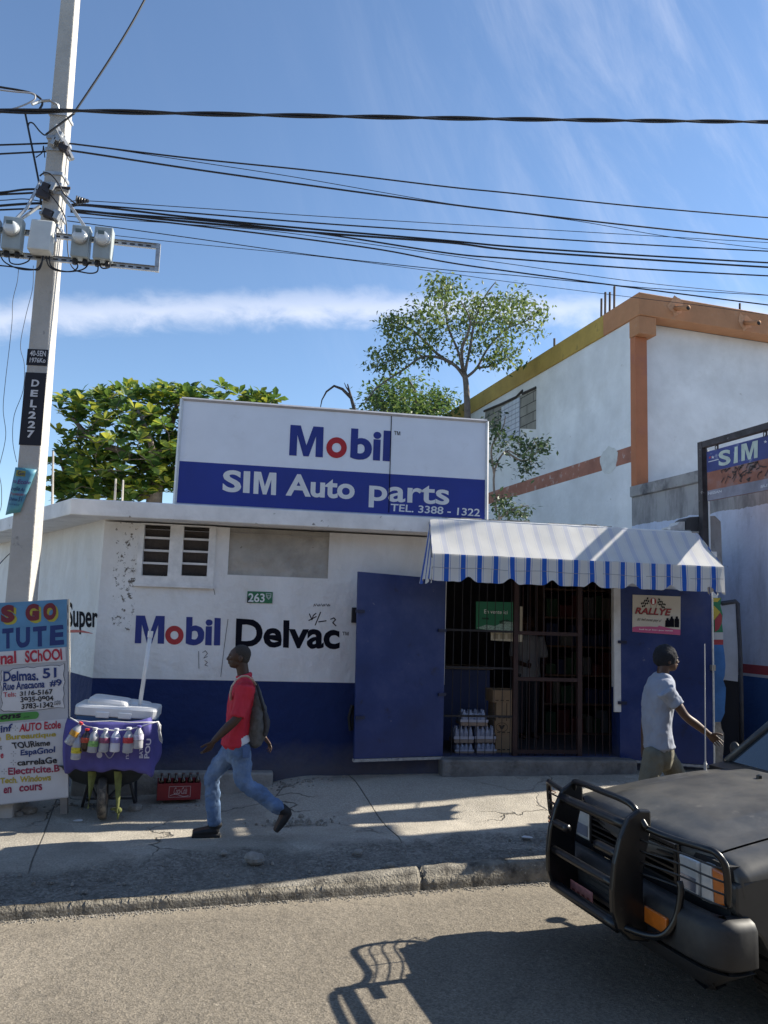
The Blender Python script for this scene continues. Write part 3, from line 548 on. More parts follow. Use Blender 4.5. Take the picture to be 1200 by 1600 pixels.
# painted lettering on the front wall
NAVY = flat('navy_lettering', (.018, .035, .21), .6); RED = flat('red_lettering', (.42, .03, .035), .6); BLACK = flat('black_lettering', (.010, .010, .016), .95, spec=.1)
FL = lambda x, y: atY(x/2.4+100, y/2.4+780, FY-.003)
g = MB(); letter_px(g, 'M', [(265, 540), (375, 542), (378, 438), (270, 436)], FL, bold=.035)
letter_px(g, 'bil', [(455, 547), (585, 550), (588, 446), (459, 441)], FL, bold=.035, wob=.005); g.build('wall_lettering', NAVY, shop)
g = MB(); circle_px(g, (414, 510), 34.5, 35.5, FL, 36, hole=.44); g.build('wall_lettering', RED, shop)
g = MB(); letter_px(g, 'Delvac', [(643, 553), (1033, 563), (1036, 460), (645, 448)], FL, bold=.03, wob=.006); letter_px(g, '\u2122', [(1044, 510), (1067, 511), (1067, 498), (1044, 497)], FL, bold=.0)
g.build('wall_lettering', BLACK, shop)
g = MB(); S = lambda *p: stroke(g, [FL(*q) for q in p], .012)
S((920, 430), (930, 452), (935, 436), (945, 428)); S((918, 455), (946, 440)); S((942, 472), (962, 424)); S((955, 460), (983, 456)); S((1000, 450), (1012, 445), (1018, 452), (1008, 463), (1020, 475))
S2 = lambda *p: stroke(g, [FL(*q) for q in p], .005)
for k in range(7): x = 936+k*9; S2((x, 402-(k % 2)*8), (x+3, 393), (x+6, 401), (x+8, 396))
S2((505, 570), (506, 635)); S2((520, 575), (530, 568), (538, 578), (524, 596), (538, 590)); S2((528, 605), (538, 612), (528, 622), (540, 626)); S2((615, 450), (600, 560), (588, 665)); S2((560, 330), (566, 358))
g.build('graffiti', BLACK, shop)
# lettering on the side wall
LW0 = lambda x, y: atP(x/4, y/4+900, CL+nL*(-.0)+(nL if nL.dot(EYE-CL) > 0 else -nL)*.004, nL)
g = MB(); letter_px(g, 'Super', [(421, 366), (610, 362), (610, 190), (421, 162)], LW0, bold=.022); g.build('wall_lettering', BLACK, shop)
g = MB(); a = [(395+185*k/12, 362-26*sin(pi*(.25+.62*k/12)) + (0 if k < 7 else (k-7)*1.5)) for k in range(13)]; b = [(x, y+17*sin(pi*max(.02, min(.98, (k+3.5)/16)))) for k, (x, y) in enumerate(a)]
for k in range(12): poly_px(g, [a[k], a[k+1], b[k+1], b[k]], LW0)
g.build('wall_lettering', RED, shop)
# mural end of the wall right of the doors (broken edge)
MUR = Vector((0, FY-.004, 0)); ZM = lambda x, y: atY(1080+x/5, 880+y/5, FY-.05)
edge = [(236, 270), (228, 330), (246, 400), (240, 470), (252, 560), (250, 640), (262, 720), (268, 800), (262, 880), (250, 915), (272, 975), (268, 1060), (262, 1130), (262, 1170), (230, 1240), (236, 1290), (256, 1330), (256, 1400), (245, 1560)]
def strip(y0, y1, x0=120):
    e = [p for p in edge if y0 < p[1] < y1]
    def ex(y):
        for p, q in zip(edge, edge[1:]):
            if p[1] <= y <= q[1]: return p[0]+(q[0]-p[0])*(y-p[1])/(q[1]-p[1])
        return edge[-1][0]
    return [(x0, y1), (ex(y1), y1)]+[(p[0], p[1]) for p in e[::-1]]+[(ex(y0), y0), (x0, y0)]
for y0, y1, mt in ((270, 540, flat('mural_green', (.03, .2, .09))), (540, 597, flat('mural_white', (.55, .55, .55))), (597, 637, flat('mural_red', (.4, .05, .06))), (637, 1240, flat('mural_blue', (.04, .16, .42), var=.2)), (1240, 1560, mat('bare_render', (.34, .31, .27), .9, .3, 12.0, bump=.5))):
    g = MB(); g.slab([ZM(*p) for p in strip(y0, y1)], (0, .045, 0)); g.build('mural_paint', mt, shop)
ZM2 = lambda x, y: ZM(x, y)+Vector((0, -.004, 0))
g = MB(); poly_px(g, [(150, 340), (178, 332), (226, 382), (182, 440), (150, 440)], ZM2); poly_px(g, [(150, 272), (230, 272), (205, 303), (150, 300)], ZM2); g.build('mural_shape', flat('mural_yellow', (.55, .42, .06)), shop)
g = MB(); poly_px(g, [(184, 442), (226, 386), (240, 410), (236, 470), (215, 515), (184, 538)], ZM2); g.build('mural_shape', MATS['mural_red'], shop)
# intercom on the wall beside the door
ic = MB(); ic.bb((F(549, 960).x, FY-.05, F(549, 973).z), (F(559, 960).x, FY-.002, F(549, 949).z)); tag(ic.build('intercom_box', flat('black_plastic', (.015, .015, .018), .5), bevel=.006), 'small black box fixed on the white wall beside the left blue door', 'wall box')
# house number plate
g = MB(); np_ = thing('number_plate', FL(735, 370), 'green number plate reading 263 on the white wall', 'plate')
q = [FL(686, 388), FL(781, 391), FL(783, 348), FL(688, 345)]; g.slab(q, (0, -.008, 0)); g.build('plate', flat('plate_green', (.02, .16, .07), .5), np_, bevel=.002)
PL = lambda x, y: FL(x, y)+Vector((0, -.011, 0))
g = MB(); letter_px(g, '263', [(690, 385), (752, 387), (753, 354), (692, 352)], PL, bold=.02); g.build('digits', flat('plate_white', (.75, .77, .75), .5), np_)
g = MB(); poly_px(g, [(757, 352), (778, 353), (777, 368), (767, 378), (757, 366)], PL); g.build('shield', flat('shield_grey', (.4, .47, .43), .5), np_)
g = MB(); poly_px(g, [(760, 355), (775, 356), (774, 360), (760, 359)], lambda x, y: PL(x, y)+Vector((0, -.003, 0))); poly_px(g, [(762, 362), (773, 362), (768, 372)], lambda x, y: PL(x, y)+Vector((0, -.003, 0))); g.build('shield_mark', flat('shield_dark', (.05, .2, .11), .5), np_)
g = MB(); poly_px(g, [(686.5, 388), (705, 388.5), (698, 372), (687, 364)], PL); g.build('scuff', flat('scuff_black', (.02, .03, .03)), np_)

# ================================================================== ROOF BILLBOARD
SY = 9.22
Sg = lambda x, y: atY(x, y, SY)
bb_ = thing('roof_billboard', Sg(520, 798), 'long white and blue lightbox sign with a car parts shop name on the roof edge', 'sign')
TL, TR, BR_, BL_ = Sg(284.4, 622.9), Sg(761, 658.7), Sg(760, 811.5), Sg(273, 784)
zT = (TL.z+TR.z)/2; zB = zt+.004; TL.z = TR.z = zT; BL_.z = BR_.z = zB
g = MB(); g.slab([BL_, BR_, TR, TL], (0, .28, 0)); g.build('cabinet', mat('sign_white', (.80, .86, .95), .35, .05, 2.0, dirt=((.66, .70, .75), .58, 3.0, .25)), bb_)
def S_(z0, x, y): return atY(250+x/2.182, 600+y/2.182, SY-.004)
sg = lambda x, y: S_(0, x, y)
b0 = (sg(65, 262).z+sg(1112, 327).z)/2
g = MB(); bq = lambda z, u: (BL_*(1-u)+BR_*u) if z == 0 else ((BL_*(1-(b0-zB)/(zT-zB))+TL*((b0-zB)/(zT-zB)))*(1-u)+(BR_*(1-(b0-zB)/(zT-zB))+TR*((b0-zB)/(zT-zB)))*u)
off = Vector((0, -.002, 0)); g.quad(bq(0, 0)+off, bq(0, 1)+off, bq(1, 1)+off, bq(1, 0)+off); g.build('blue_band', mat('sign_blue', (.014, .036, .27), .35, .1, 2.0), bb_)
AL = mat('aluminium_trim', (.5, .5, .52), .45, .1, 10.0, metal=.5)
g = MB()
for a, b in ((BL_, TL), (TL, TR), (TR, BR_), (BR_, BL_)): g.tube([a+Vector((0, -.006, 0)), b+Vector((0, -.006, 0))], .022, 4)
g.build('trim_frame', AL, bb_)
g = MB(); a, b = sg(789, 110), sg(780, 437); stroke(g, [a+Vector((0, -.004, 0)), b+Vector((0, -.004, 0))], .010); g.build('panel_joint', BLACK, bb_)
g = MB(); letter_px(g, 'M', [(440, 243), (555, 250), (558, 147), (445, 139)], sg, bold=.035); letter_px(g, 'bil', [(648, 256), (783, 265), (787, 160), (652, 151)], sg, bold=.035); g.build('lettering', mat('sign_navy', (.014, .03, .24), .4), bb_)
g = MB(); circle_px(g, (602, 217), 35, 35.5, sg, 36, hole=.45); g.build('lettering', flat('sign_red', (.45, .012, .02), .4), bb_)
g = MB(); letter_px(g, '\u2122', [(798, 173), (819, 175), (819, 162), (798, 160)], sg, bold=0); g.build('lettering', BLACK, bb_)
g = MB(); letter_px(g, 'SI', [(212, 367), (305, 373), (308, 297), (216, 292)], sg, bold=.03); letter_px(g, 'M', [(318, 374), (395, 379), (397, 303), (321, 298)], sg); letter_px(g, 'Auto', [(428, 381), (663, 394), (665, 319), (432, 305)], sg, bold=.03); letter_px(g, 'parts', [(711, 420), (985, 436), (987, 350), (714, 334)], sg, bold=.018)
letter_px(g, 'TEL. 3388 - 1322', [(785, 433), (1090, 452), (1092, 426), (787, 408)], sg, bold=.015); g.build('lettering', flat('sign_lettering_white', (.72, .75, .77), .4), bb_)

# ================================================================== AWNING
def awning_mat(name, strength):
    m = bpy.data.materials.new(name); m.use_nodes = True; t = m.node_tree; b = t.nodes['Principled BSDF']; out = t.nodes['Material Output']
    ge = N(t, 'ShaderNodeNewGeometry'); sx = N(t, 'ShaderNodeSeparateXYZ'); Lk(t, ge.outputs['Position'], sx.inputs[0])
    x0 = atY(697.5, 895, AYF).x; p = (atY(1100, 905, AYF).x-x0)/16.0
    p = (atY(749.2, 895, AYF).x-x0)/2
    fr = Mth(t, 'FRACT', Mth(t, 'ADD', Mth(t, 'DIVIDE', Mth(t, 'SUBTRACT', sx.outputs[0], x0), p), 40.5))
    d = Mth(t, 'ABSOLUTE', Mth(t, 'SUBTRACT', fr, .5))
    wide = Mth(t, 'LESS_THAN', d, .145); l1 = Mth(t, 'LESS_THAN', Mth(t, 'ABSOLUTE', Mth(t, 'SUBTRACT', d, .235)), .011)
    msk = Mth(t, 'MULTIPLY', Mth(t, 'MAXIMUM', wide, l1), strength)
    n = N(t, 'ShaderNodeTexNoise', Scale=4.0, Detail=7.0, Roughness=.65); Lk(t, ge.outputs['Position'], n.inputs['Vector'])
    w = N(t, 'ShaderNodeMixRGB'); Lk(t, n.outputs[0], w.inputs[0]); w.inputs[1].default_value = (.70, .685, .65, 1); w.inputs[2].default_value = (.90, .89, .86, 1)
    mx = N(t, 'ShaderNodeMixRGB'); Lk(t, msk, mx.inputs[0]); Lk(t, w.outputs[0], mx.inputs[1]); mx.inputs[2].default_value = (.02, .13, .58, 1)
    Lk(t, mx.outputs[0], b.inputs['Base Color']); b.inputs['Roughness'].default_value = .75
    tr = N(t, 'ShaderNodeBsdfTranslucent'); Lk(t, mx.outputs[0], tr.inputs['Color']); ms = N(t, 'ShaderNodeMixShader'); ms.inputs[0].default_value = .28
    Lk(t, b.outputs[0], ms.inputs[1]); Lk(t, tr.outputs[0], ms.inputs[2]); Lk(t, ms.outputs[0], out.inputs[0]); return m
AYB, AYF = 9.07, 8.72
A0, A1 = atY(672, 813, AYB), atY(1090, 831, AYB); B0, B1 = atY(676, 861, AYF), atY(1131, 889, AYF)
aw = thing('shop_awning', (A0+A1)/2, 'blue and white striped canvas awning with scalloped valance over the shop door', 'awning')
zA = (A0.z+A1.z)/2; zBf = (B0.z+B1.z)/2
A0.z = A1.z = zA; B0.z = B1.z = zBf
g = MB(); nu, nv = 64, 8
for j in range(nv+1):
    for i in range(nu+1):
        u, v = i/nu, j/nv; p = (A0*(1-u)+A1*u)*(1-v)+(B0*(1-u)+B1*u)*v
        p.z -= .018*sin(pi*v)*(1+.5*fbm((u*6, v, 0), 1)) + .006*fbm((u*12, v*2, 4), 1); g.v.append(p)
for j in range(nv):
    for i in range(nu): a = j*(nu+1)+i; g.f.append((a, a+1, a+nu+2, a+nu+1))
g.build('canopy', awning_mat('canopy_canvas', .20), aw, smooth=True)
VM = awning_mat('valance_canvas', 1.0)
g = MB(); nu, nv = 170, 6; vz = zBf-(atY(700, 908, AYF).z+atY(1100, 925, AYF).z)/2
for j in range(nv+1):
    for i in range(nu+1):
        u, v = i/nu, j/nv; p = B0*(1-u)+B1*u
        ph = (p.x-B0.x-.42)/.495
        sc_ = 1-.2*max(0, cos(2*pi*ph))**3 + .03*fbm((u*20, 0, 1), 1)
        p.z -= vz*v*sc_; p.y += .012*sin(u*42)*v+.02*fbm((u*14, v, 2), 1)*v - .004; g.v.append(p)
for j in range(nv):
    for i in range(nu): a = j*(nu+1)+i; g.f.append((a, a+1, a+nu+2, a+nu+1))
g.build('valance', VM, aw, smooth=True)
g = MB(); stroke(g, [B0*(1-k/60)+B1*(k/60)+Vector((0, -.022-.012*sin(k*.7), -vz*.50-.006*sin(k*.5))) for k in range(61)], .005); g.build('valance_seam', flat('seam_grey', (.28, .28, .3), .8), aw)
# side flaps (striped across their own width, gathered)
def flap_mat():
    m = bpy.data.materials.new('flap_canvas'); m.use_nodes = True; t = m.node_tree; b = t.nodes['Principled BSDF']
    ge = N(t, 'ShaderNodeNewGeometry'); sx = N(t, 'ShaderNodeSeparateXYZ'); Lk(t, ge.outputs['Position'], sx.inputs[0])
    fr = Mth(t, 'FRACT', Mth(t, 'MULTIPLY', sx.outputs[1], 9.0)); s = Mth(t, 'LESS_THAN', fr, .42)
    mx = N(t, 'ShaderNodeMixRGB'); Lk(t, s, mx.inputs[0]); mx.inputs[1].default_value = (.66, .65, .62, 1); mx.inputs[2].default_value = (.06, .13, .46, 1)
    Lk(t, mx.outputs[0], b.inputs['Base Color']); b.inputs['Roughness'].default_value = .8; return m
FMt = flap_mat()
for a, b, s in ((A0, B0, -1), (A1, B1, 1)):
    g = MB(); nu, nv = 18, 8
    for j in range(nv+1):
        for i in range(nu+1):
            u, v = i/nu, j/nv; top = a*(1-u)+b*u; bot = Vector((b.x+s*(.06*(1-u) if s < 0 else .0)+(0 if s < 0 else 0), a.y+(b.y-a.y)*u, zBf-vz*(1.0+.1*sin(u*14))))
            p = top*(1-v)+bot*v; p.x += s*.015*sin(u*26)*v*v+s*.002; g.v.append(p)
    for j in range(nv):
        for i in range(nu): q = j*(nu+1)+i; g.f.append((q, q+1, q+nu+2, q+nu+1))
    g.build('side_flap', FMt, aw, smooth=True)
g = MB()
for p, q in ((A0, B0), (A1, B1), (B0, B1), ((A0+A1)/2, (B0+B1)/2)): g.tube([p+Vector((0, .02, -.04)), q+Vector((0, .02, -.04))], .012, 6)
for x in (A0.x+.1, (A0.x+A1.x)/2, B1.x-.1): g.tube([(x, 9.44, 2.62), (x, AYF+.05, zBf-.05)], .010, 6)
g.build('awning_frame', mat('frame_tube', (.25, .26, .28), .5, .2, 20.0, metal=.5), aw)
g = MB(); rg = random.Random(11)
for k in range(26):
    x = rg.uniform(A0.x+.2, A1.x); g.box((x, AYB+.10+rg.uniform(0, .12), zt+.012), (rg.uniform(.06, .3), rg.uniform(.05, .1), rg.uniform(.01, .03)), Matrix.Rotation(rg.uniform(-.3, .3), 3, 'Z'))
tag(g.build('roof_rubble', mat('rubble_grey', (.3, .29, .27), .95, .4, 20)), 'flat bits of broken board and rubble lying on the roof edge above the awning', 'rubble', kind='stuff')

# things inside the doorway
cb = mat('cardboard', (.30, .20, .115), .85, .12, 9.0); ink = flat('box_ink', (.05, .035, .025), .8)
Dy = 9.78
def carton(px0, px1, y0, y1, label, double=False, logo=False):
    a, b = atY(px0, y1, Dy), atY(px1, y0, Dy)
    o = thing('cardboard_box', ((a.x+b.x)/2, Dy+.16, a.z), label, 'box', 'cardboard boxes stacked in the doorway')
    g = MB(); g.bb((a.x, Dy, a.z), (b.x, Dy+.34, b.z)); g.build('carton', cb, o, bevel=.004)
    g = MB(); w = b.x-a.x; h = b.z-a.z; y = Dy-.003
    if double: g.bb((a.x+w*.485, y-.001, a.z+.004), (a.x+w*.515, y+.001, b.z-.004))
    if logo:
        cx, cz = a.x+w*.3, a.z+h*.55
        for k in range(24): t0, t1 = 2*pi*k/24, 2*pi*(k+1)/24; stroke(g, [(cx+.075*cos(t0), y, cz+.055*sin(t0)), (cx+.075*cos(t1), y, cz+.055*sin(t1))], .006)
        g.add([(cx-.045, y, cz+.03), (cx-.015, y, cz+.03), (cx, y, cz+.005), (cx+.015, y, cz+.03), (cx+.045, y, cz+.03), (cx+.012, y, cz-.022), (cx-.012, y, cz-.022)], [tuple(range(7))])
    for k in range(3 if not double else 4):
        x = a.x+w*(.1+.22*k); g.bb((x, y-.0008, a.z+h*.16), (x+w*.13, y+.0008, a.z+h*.22))
    g.build('print', ink, o)
    return o
carton(774, 808, 1148.5, 1176.5, 'bottom cardboard box of the four-high stack in the shop doorway')
carton(773, 809, 1127, 1148.3, 'cardboard box with a round emblem, second from the bottom of the doorway stack', logo=True)
carton(775, 808, 1098, 1126.8, 'taller cardboard box with a centre seam, third in the doorway stack', double=True)
carton(770, 808, 1079, 1097.8, 'slightly wider cardboard box on top of the doorway stack')
pk = mat('clear_shrink_wrap', (.30, .33, .44), .3, .35, 25.0, spec=.6)
def pack(px0, px1, y0, y1, label, n):
    a, b = atY(px0, y1, Dy-.06), atY(px1, y0, Dy-.06); w, h = b.x-a.x, b.z-a.z
    o = thing('water_bottle_pack', ((a.x+b.x)/2, Dy+.1, a.z), label, 'bottle pack', 'shrink-wrapped bottle packs in the doorway')
    g = MB(); g.bb((a.x+.005, Dy-.06, a.z), (b.x-.005, Dy+.2, a.z+h*.22)); g.build('tray', mat('pack_tray', (.33, .25, .2), .8), o, bevel=.004)
    for k in range(n):
        for r in range(2):
            g = MB(); x = a.x+w*(.5+(k-(n-1)/2)/n*.96*(1 if r else .96)); rad = w/n*.46
            g.lathe([(rad*.9, .01), (rad, .02), (rad, h*.55), (rad*.85, h*.66), (rad*.36, h*.9), (rad*.36, h*.99)], (x, Dy-.06+rad+r*rad*2.1+.004, a.z+.002), seg=10); g.build('bottle', pk, o, smooth=True)
    g = MB(); zz0, zz1 = a.z+h*.222, a.z+h*.80; e = w*.10; g.hexa([(a.x+.008, Dy-.045, zz0), (b.x-.008, Dy-.045, zz0), (b.x-.008, Dy+.19, zz0), (a.x+.008, Dy+.19, zz0), (a.x+e, Dy-.02, zz1), (b.x-e, Dy-.02, zz1), (b.x-e, Dy+.17, zz1), (a.x+e, Dy+.17, zz1)]); g.build('wrap', mat('wrap_film', (.20, .23, .32), .3, .3, 30), o)
    g = MB(); g.bb((a.x-.001, Dy-.063, a.z+h*.23), (b.x+.001, Dy-.0605, a.z+h*.40)); g.build('label_band', flat('pale_band', (.45, .46, .55), .5), o)
pack(711, 741, 1162, 1177.5, 'clear bottle pack at bottom left of the pile beside the boxes', 4)
pack(744, 776, 1160, 1177.5, 'clear bottle pack at bottom right of the pile, touching the boxes', 4)
pack(709, 741, 1135, 1161, 'clear bottle pack on the left of the middle row of the pile', 4)
pack(742.5, 775, 1135, 1160.5, 'clear bottle pack on the right of the middle row of the pile', 4)
pack(719.5, 763, 1110, 1134, 'clear bottle pack alone on top of the pile in the doorway', 4)
# hanging poster inside, counter and shelves
PY = lambda x, y: atY(690+x/4.286, 920+y/4.286, 9.95)
po = thing('hanging_poster', PY(360, 270), 'green poster reading En vente ici hanging behind the doorway grille', 'poster')
g = MB(); g.slab([PY(230, 270), PY(490, 285), PY(492, 90), PY(230, 85)], (0, .006, 0)); g.build('sheet', flat('poster_green', (.03, .22, .11), .6), po)
g = MB(); letter_px(g, 'En vente ici', [(285, 165), (440, 170), (442, 145), (285, 138)], lambda x, y: PY(x, y)+Vector((0, -.004, 0)), bold=.005); g.build('lettering', flat('poster_white', (.9, .95, .9), .5), po)
g = MB(); PQ = lambda x, y: PY(x, y)+Vector((0, -.004, 0))
poly_px(g, [(232, 262), (300, 240), (360, 250), (420, 215), (488, 225), (490, 283), (300, 275)], PQ); g.build('picture', flat('poster_pale', (.35, .5, .42), .6, var=.5, scale=60), po)
g = MB(); poly_px(g, [(270, 192), (315, 194), (315, 206), (270, 204)], PQ); poly_px(g, [(385, 215), (440, 205), (470, 222), (430, 240), (390, 236)], PQ); g.build('picture_mark', flat('poster_dark', (.02, .08, .05)), po)
PB = lambda x, y: atY(690+x/4.286, 920+y/4.286, 10.1)
cr = thing('notice_card', PB(410, 350), 'long pale notice card hung below the green poster behind the grille', 'card')
g = MB(); g.slab([PB(330, 345), PB(545, 355), PB(545, 295), PB(330, 292)], (0, .006, 0)); g.slab([PB(522, 290), PB(545, 290), PB(545, 120), PB(522, 118)], (0, .006, 0)); g.build('sheet', flat('card_cream', (.75, .68, .52), .7), cr)
g = MB()
for k in range(3): poly_px(g, [(345+k*48, 335), (377+k*48, 337), (377+k*48, 303), (345+k*48, 301)], lambda x, y: PB(x, y)+Vector((0, -.003, 0)))
g.build('pictures', flat('card_tan', (.5, .42, .28), .7), cr)
ct = thing('shop_counter', (2.9, 10.9, ZF), 'dim counter with blue front inside the shop behind the bottle packs', 'counter')
g = MB(); g.bb((1.8, 10.7, ZF), (3.3, 11.2, ZF+.95)); g.build('counter_body', flat('counter_blue', (.05, .07, .17), .7), ct)
g = MB(); g.bb((1.78, 10.66, ZF+.951), (3.34, 11.22, ZF+.985)); g.build('counter_top', flat('counter_wood', (.22, .16, .11), .6), ct)
sh = thing('goods_shelf', (4.9, 11.6, ZF), 'tall dim shelf of goods on the right inside the shop', 'shelf')
g = MB()
for k in range(6): g.bb((4.3, 11.3, ZF+.42*k), (5.55, 11.75, ZF+.42*k+.025))
for x in (4.28, 5.56): g.bb((x, 11.29, ZF), (x+.03, 11.76, ZF+2.3))
g.build('rack', flat('shelf_brown', (.16, .09, .06), .7), sh)
rg = random.Random(5)
for k in range(5):
    x = 4.36
    while x < 5.4:
        w = rg.uniform(.08, .2); hgt = rg.uniform(.15, .34); g = MB(); g.bb((x, 11.35, ZF+.42*k+.026), (x+w, 11.6, ZF+.42*k+.026+hgt)); c = [.28*v for v in rg.choice([(.35, .05, .05), (.5, .45, .35), (.07, .1, .3), (.45, .45, .45), (.4, .3, .05), (.1, .25, .12)])]
        g.build('goods', flat('goods_%d' % int(c[0]*100+c[2]*10), c, .6), sh, bevel=.004); x += w+rg.uniform(.01, .05)

# rally poster on the right leaf
RP = lambda x, y: atP(980+x/12, 920+y/12, h2+n2*.012, n2)
rp = thing('wall_poster', RP(550, 800), 'cream and pink poster with chequered flags reading RALLYE on the right blue door', 'poster')
g = MB(); g.slab([RP(97, 805), RP(995, 868), RP(1003, 145), RP(103, 110)], -n2*.006); g.build('sheet', flat('poster_cream', (.62, .56, .46), .6), rp)
R1 = lambda x, y: RP(x, y)+n2*.003; R2 = lambda x, y: RP(x, y)+n2*.006
g = MB(); poly_px(g, [(97, 804), (995, 866), (996, 765), (870, 755), (790, 740), (690, 715), (600, 692), (560, 715), (430, 706), (300, 708), (180, 705), (98, 720)], R1); g.build('pink_band', flat('poster_pink', (.55, .10, .22), .6), rp)
g = MB(); letter_px(g, 'RALLYE', [(140, 470), (805, 505), (830, 372), (160, 348)], R2, bold=.035, shear=.12); g.build('lettering', BLACK, rp)
g = MB(); letter_px(g, 'RALLYE', [(148, 462), (800, 497), (828, 376), (168, 352)], lambda x, y: RP(x, y)+n2*.008, bold=.015, shear=.12); g.build('lettering', flat('poster_red', (.38, .045, .05), .6), rp)
g = MB(); circle_px(g, (486, 235), 56, 66, R2, 24); g.build('medallion', MATS['poster_red'], rp)
g = MB(); letter_px(g, '1', [(465, 285), (505, 287), (505, 185), (465, 183)], lambda x, y: RP(x, y)+n2*.008, bold=.0); letter_px(g, 'huil la pi bon pou motè', [(225, 775), (850, 805), (850, 775), (225, 745)], R2, bold=.01); g.build('lettering', MATS['poster_white'], rp)
g = MB(); letter_px(g, '#1 lwil motè peyi a!', [(180, 612), (630, 635), (640, 572), (190, 540)], R2, bold=.0, shear=.25)
for sx_, x0, y0 in ((1, 255, 270), (-1, 720, 290)):
    for i in range(5):
        for j in range(4):
            if (i+j) % 2 == 0:
                x = x0+sx_*(i*27+j*8); y = y0-i*24+j*27-(10 if i % 2 else 0); poly_px(g, [(x, y), (x+sx_*26, y-20), (x+sx_*34, y+6), (x+sx_*8, y+28)], R2)
    xx = x0+sx_*140; stroke(g, [R2(xx, y0-70), R2(xx+sx_*60, y0+110)], .003)
for bx_, by_, hh in ((710, 600, 115), (790, 570, 145), (885, 570, 150)):
    poly_px(g, [(bx_, by_+hh), (bx_+85, by_+hh+5), (bx_+85, by_), (bx_+62, by_-20), (bx_+62, by_-52), (bx_+25, by_-52), (bx_+18, by_-15), (bx_, by_)], R2)
g.build('lettering', BLACK, rp)
# ================================================================== TWO STOREY BUILDING ON THE RIGHT
OB = Vector((7.0, 11.0, 0))
def LP(a, b, z): p = OB+ST*a+SN*b; return Vector((p.x, p.y, z))
LWp = lambda x, y, o=0.0: atP(x, y, OB-ST*o, ST)
def BF(b): return lambda x, y, o=0.0: atP(x, y, OB+SN*(b-o), SN)
bld = thing('two_storey_building', LP(4, 4, 0), 'two storey building with orange and yellow roof band beside the shop', 'building')
wm = mat('weathered_white_wall', (.76, .78, .79), .88, .13, 1.2, bump=.35, bscale=12, dirt=[((.64, .65, .64), .48, 1.4, .35), ((.40, .39, .36), .68, 4.0, .06)])
gm_ = mat('grey_stained_concrete', (.30, .30, .30), .93, .3, 1.6, bump=.6, bscale=14, dirt=[((.10, .10, .11), .52, 1.8, .14), ((.45, .45, .45), .62, 5.0, .06)], stretch=(1, 1, .7))
B2 = 2.29; ZL = LWp(1090, 735.6).z; ZT = 8.03
ZT = atP(1003, 456.5, OB+SN*1.95, SN).z; ZPB = atP(1003, 492, OB+SN*1.95, SN).z
g = MB()       # upper storey: side wall + front wall
g.slab([LP(0, B2, .0), LP(12, B2, .0), LP(12, 24, .0), LP(0, 24, .0)], (0, 0, ZPB-.001)); g.build('wall', wm, bld)
orange = mat('orange_paint', (.47, .225, .105), .75, .16, 2.0, bump=.3, bscale=16, dirt=((.42, .26, .16), .58, 4.0, .15)); yellow = mat('yellow_paint', (.44, .30, .07), .8, .2, 2.0, bump=.3, bscale=16, dirt=((.2, .15, .05), .58, 4.0, .15))
by = (LWp(945, 520)-OB).dot(SN)
g = MB(); g.slab([LP(-.04, 1.95, ZPB), LP(12, 1.95, ZPB), LP(12, 2.285, ZPB), LP(.16, 2.285, ZPB), LP(.16, by, ZPB), LP(-.04, by, ZPB)], (0, 0, ZT-ZPB)); g.build('parapet', orange, bld, bevel=.015)
g = MB(); g.slab([LP(-.038, by+.002, ZPB), LP(.16, by+.002, ZPB), LP(.16, 24, ZPB), LP(-.038, 24, ZPB)], (0, 0, ZT-ZPB-.003)); g.build('parapet', yellow, bld, bevel=.015)
g = MB(); g.slab([LP(.162, 2.287, ZPB+.05), LP(12, 2.287, ZPB+.05), LP(12, 24, ZPB+.05), LP(.162, 24, ZPB+.05)], (0, 0, .12)); g.build('roof', gm_, bld)
# column and bracket
zc0 = ZL; zc1 = atP(987, 527, OB+SN*2.2, SN).z
g = MB(); g.slab([LP(-.015, 2.12, zc0), LP(.235, 2.12, zc0), LP(.235, B2-.002, zc0), LP(-.015, B2-.002, zc0)], (0, 0, zc1-zc0)); g.build('column', mat('column_orange', (.42, .155, .07), .75, .16, 1.6, bump=.2, bscale=16, dirt=((.33, .12, .09), .55, 1.5, .2)), bld, bevel=.01)
g = MB(); g.slab([LP(-.03, 1.97, zc1+.002), LP(.33, 1.97, zc1+.002), LP(.33, B2-.003, zc1+.002), LP(-.03, B2-.003, zc1+.002)], (0, 0, ZPB-zc1-.004)); g.build('bracket', orange, bld, bevel=.01)
for px, py, dx in ((1056, 480, 20), (1164, 503, 20)):
    p = BF(1.95)(px, py); g = MB(); g.tube([p+SN*.05, p-SN*.38-ST*.03+Vector((0, 0, -.16))], .05, 10); 
    g.build('rain_spout', orange, bld, smooth=True)
    g = MB(); q = p-SN*.385-ST*.03+Vector((0, 0, -.162)); g.ell(q, (.04, .012, .04), 10, 6); g.build('spout_mouth', flat('dark_hole', (.02, .015, .012)), bld)
    g = MB(); rr = random.Random(px)
    g.add([p-SN*.006+ST*(rr.uniform(.12, .2)*cos(2*pi*k/14))+Vector((0, 0, rr.uniform(.12, .24)*sin(2*pi*k/14)))+Vector((0, 0, 0)) for k in range(14)], [tuple(range(14))]); g.build('patch', mat('patched_orange', (.58, .32, .18), .9, .2, 15, bump=.5), bld)
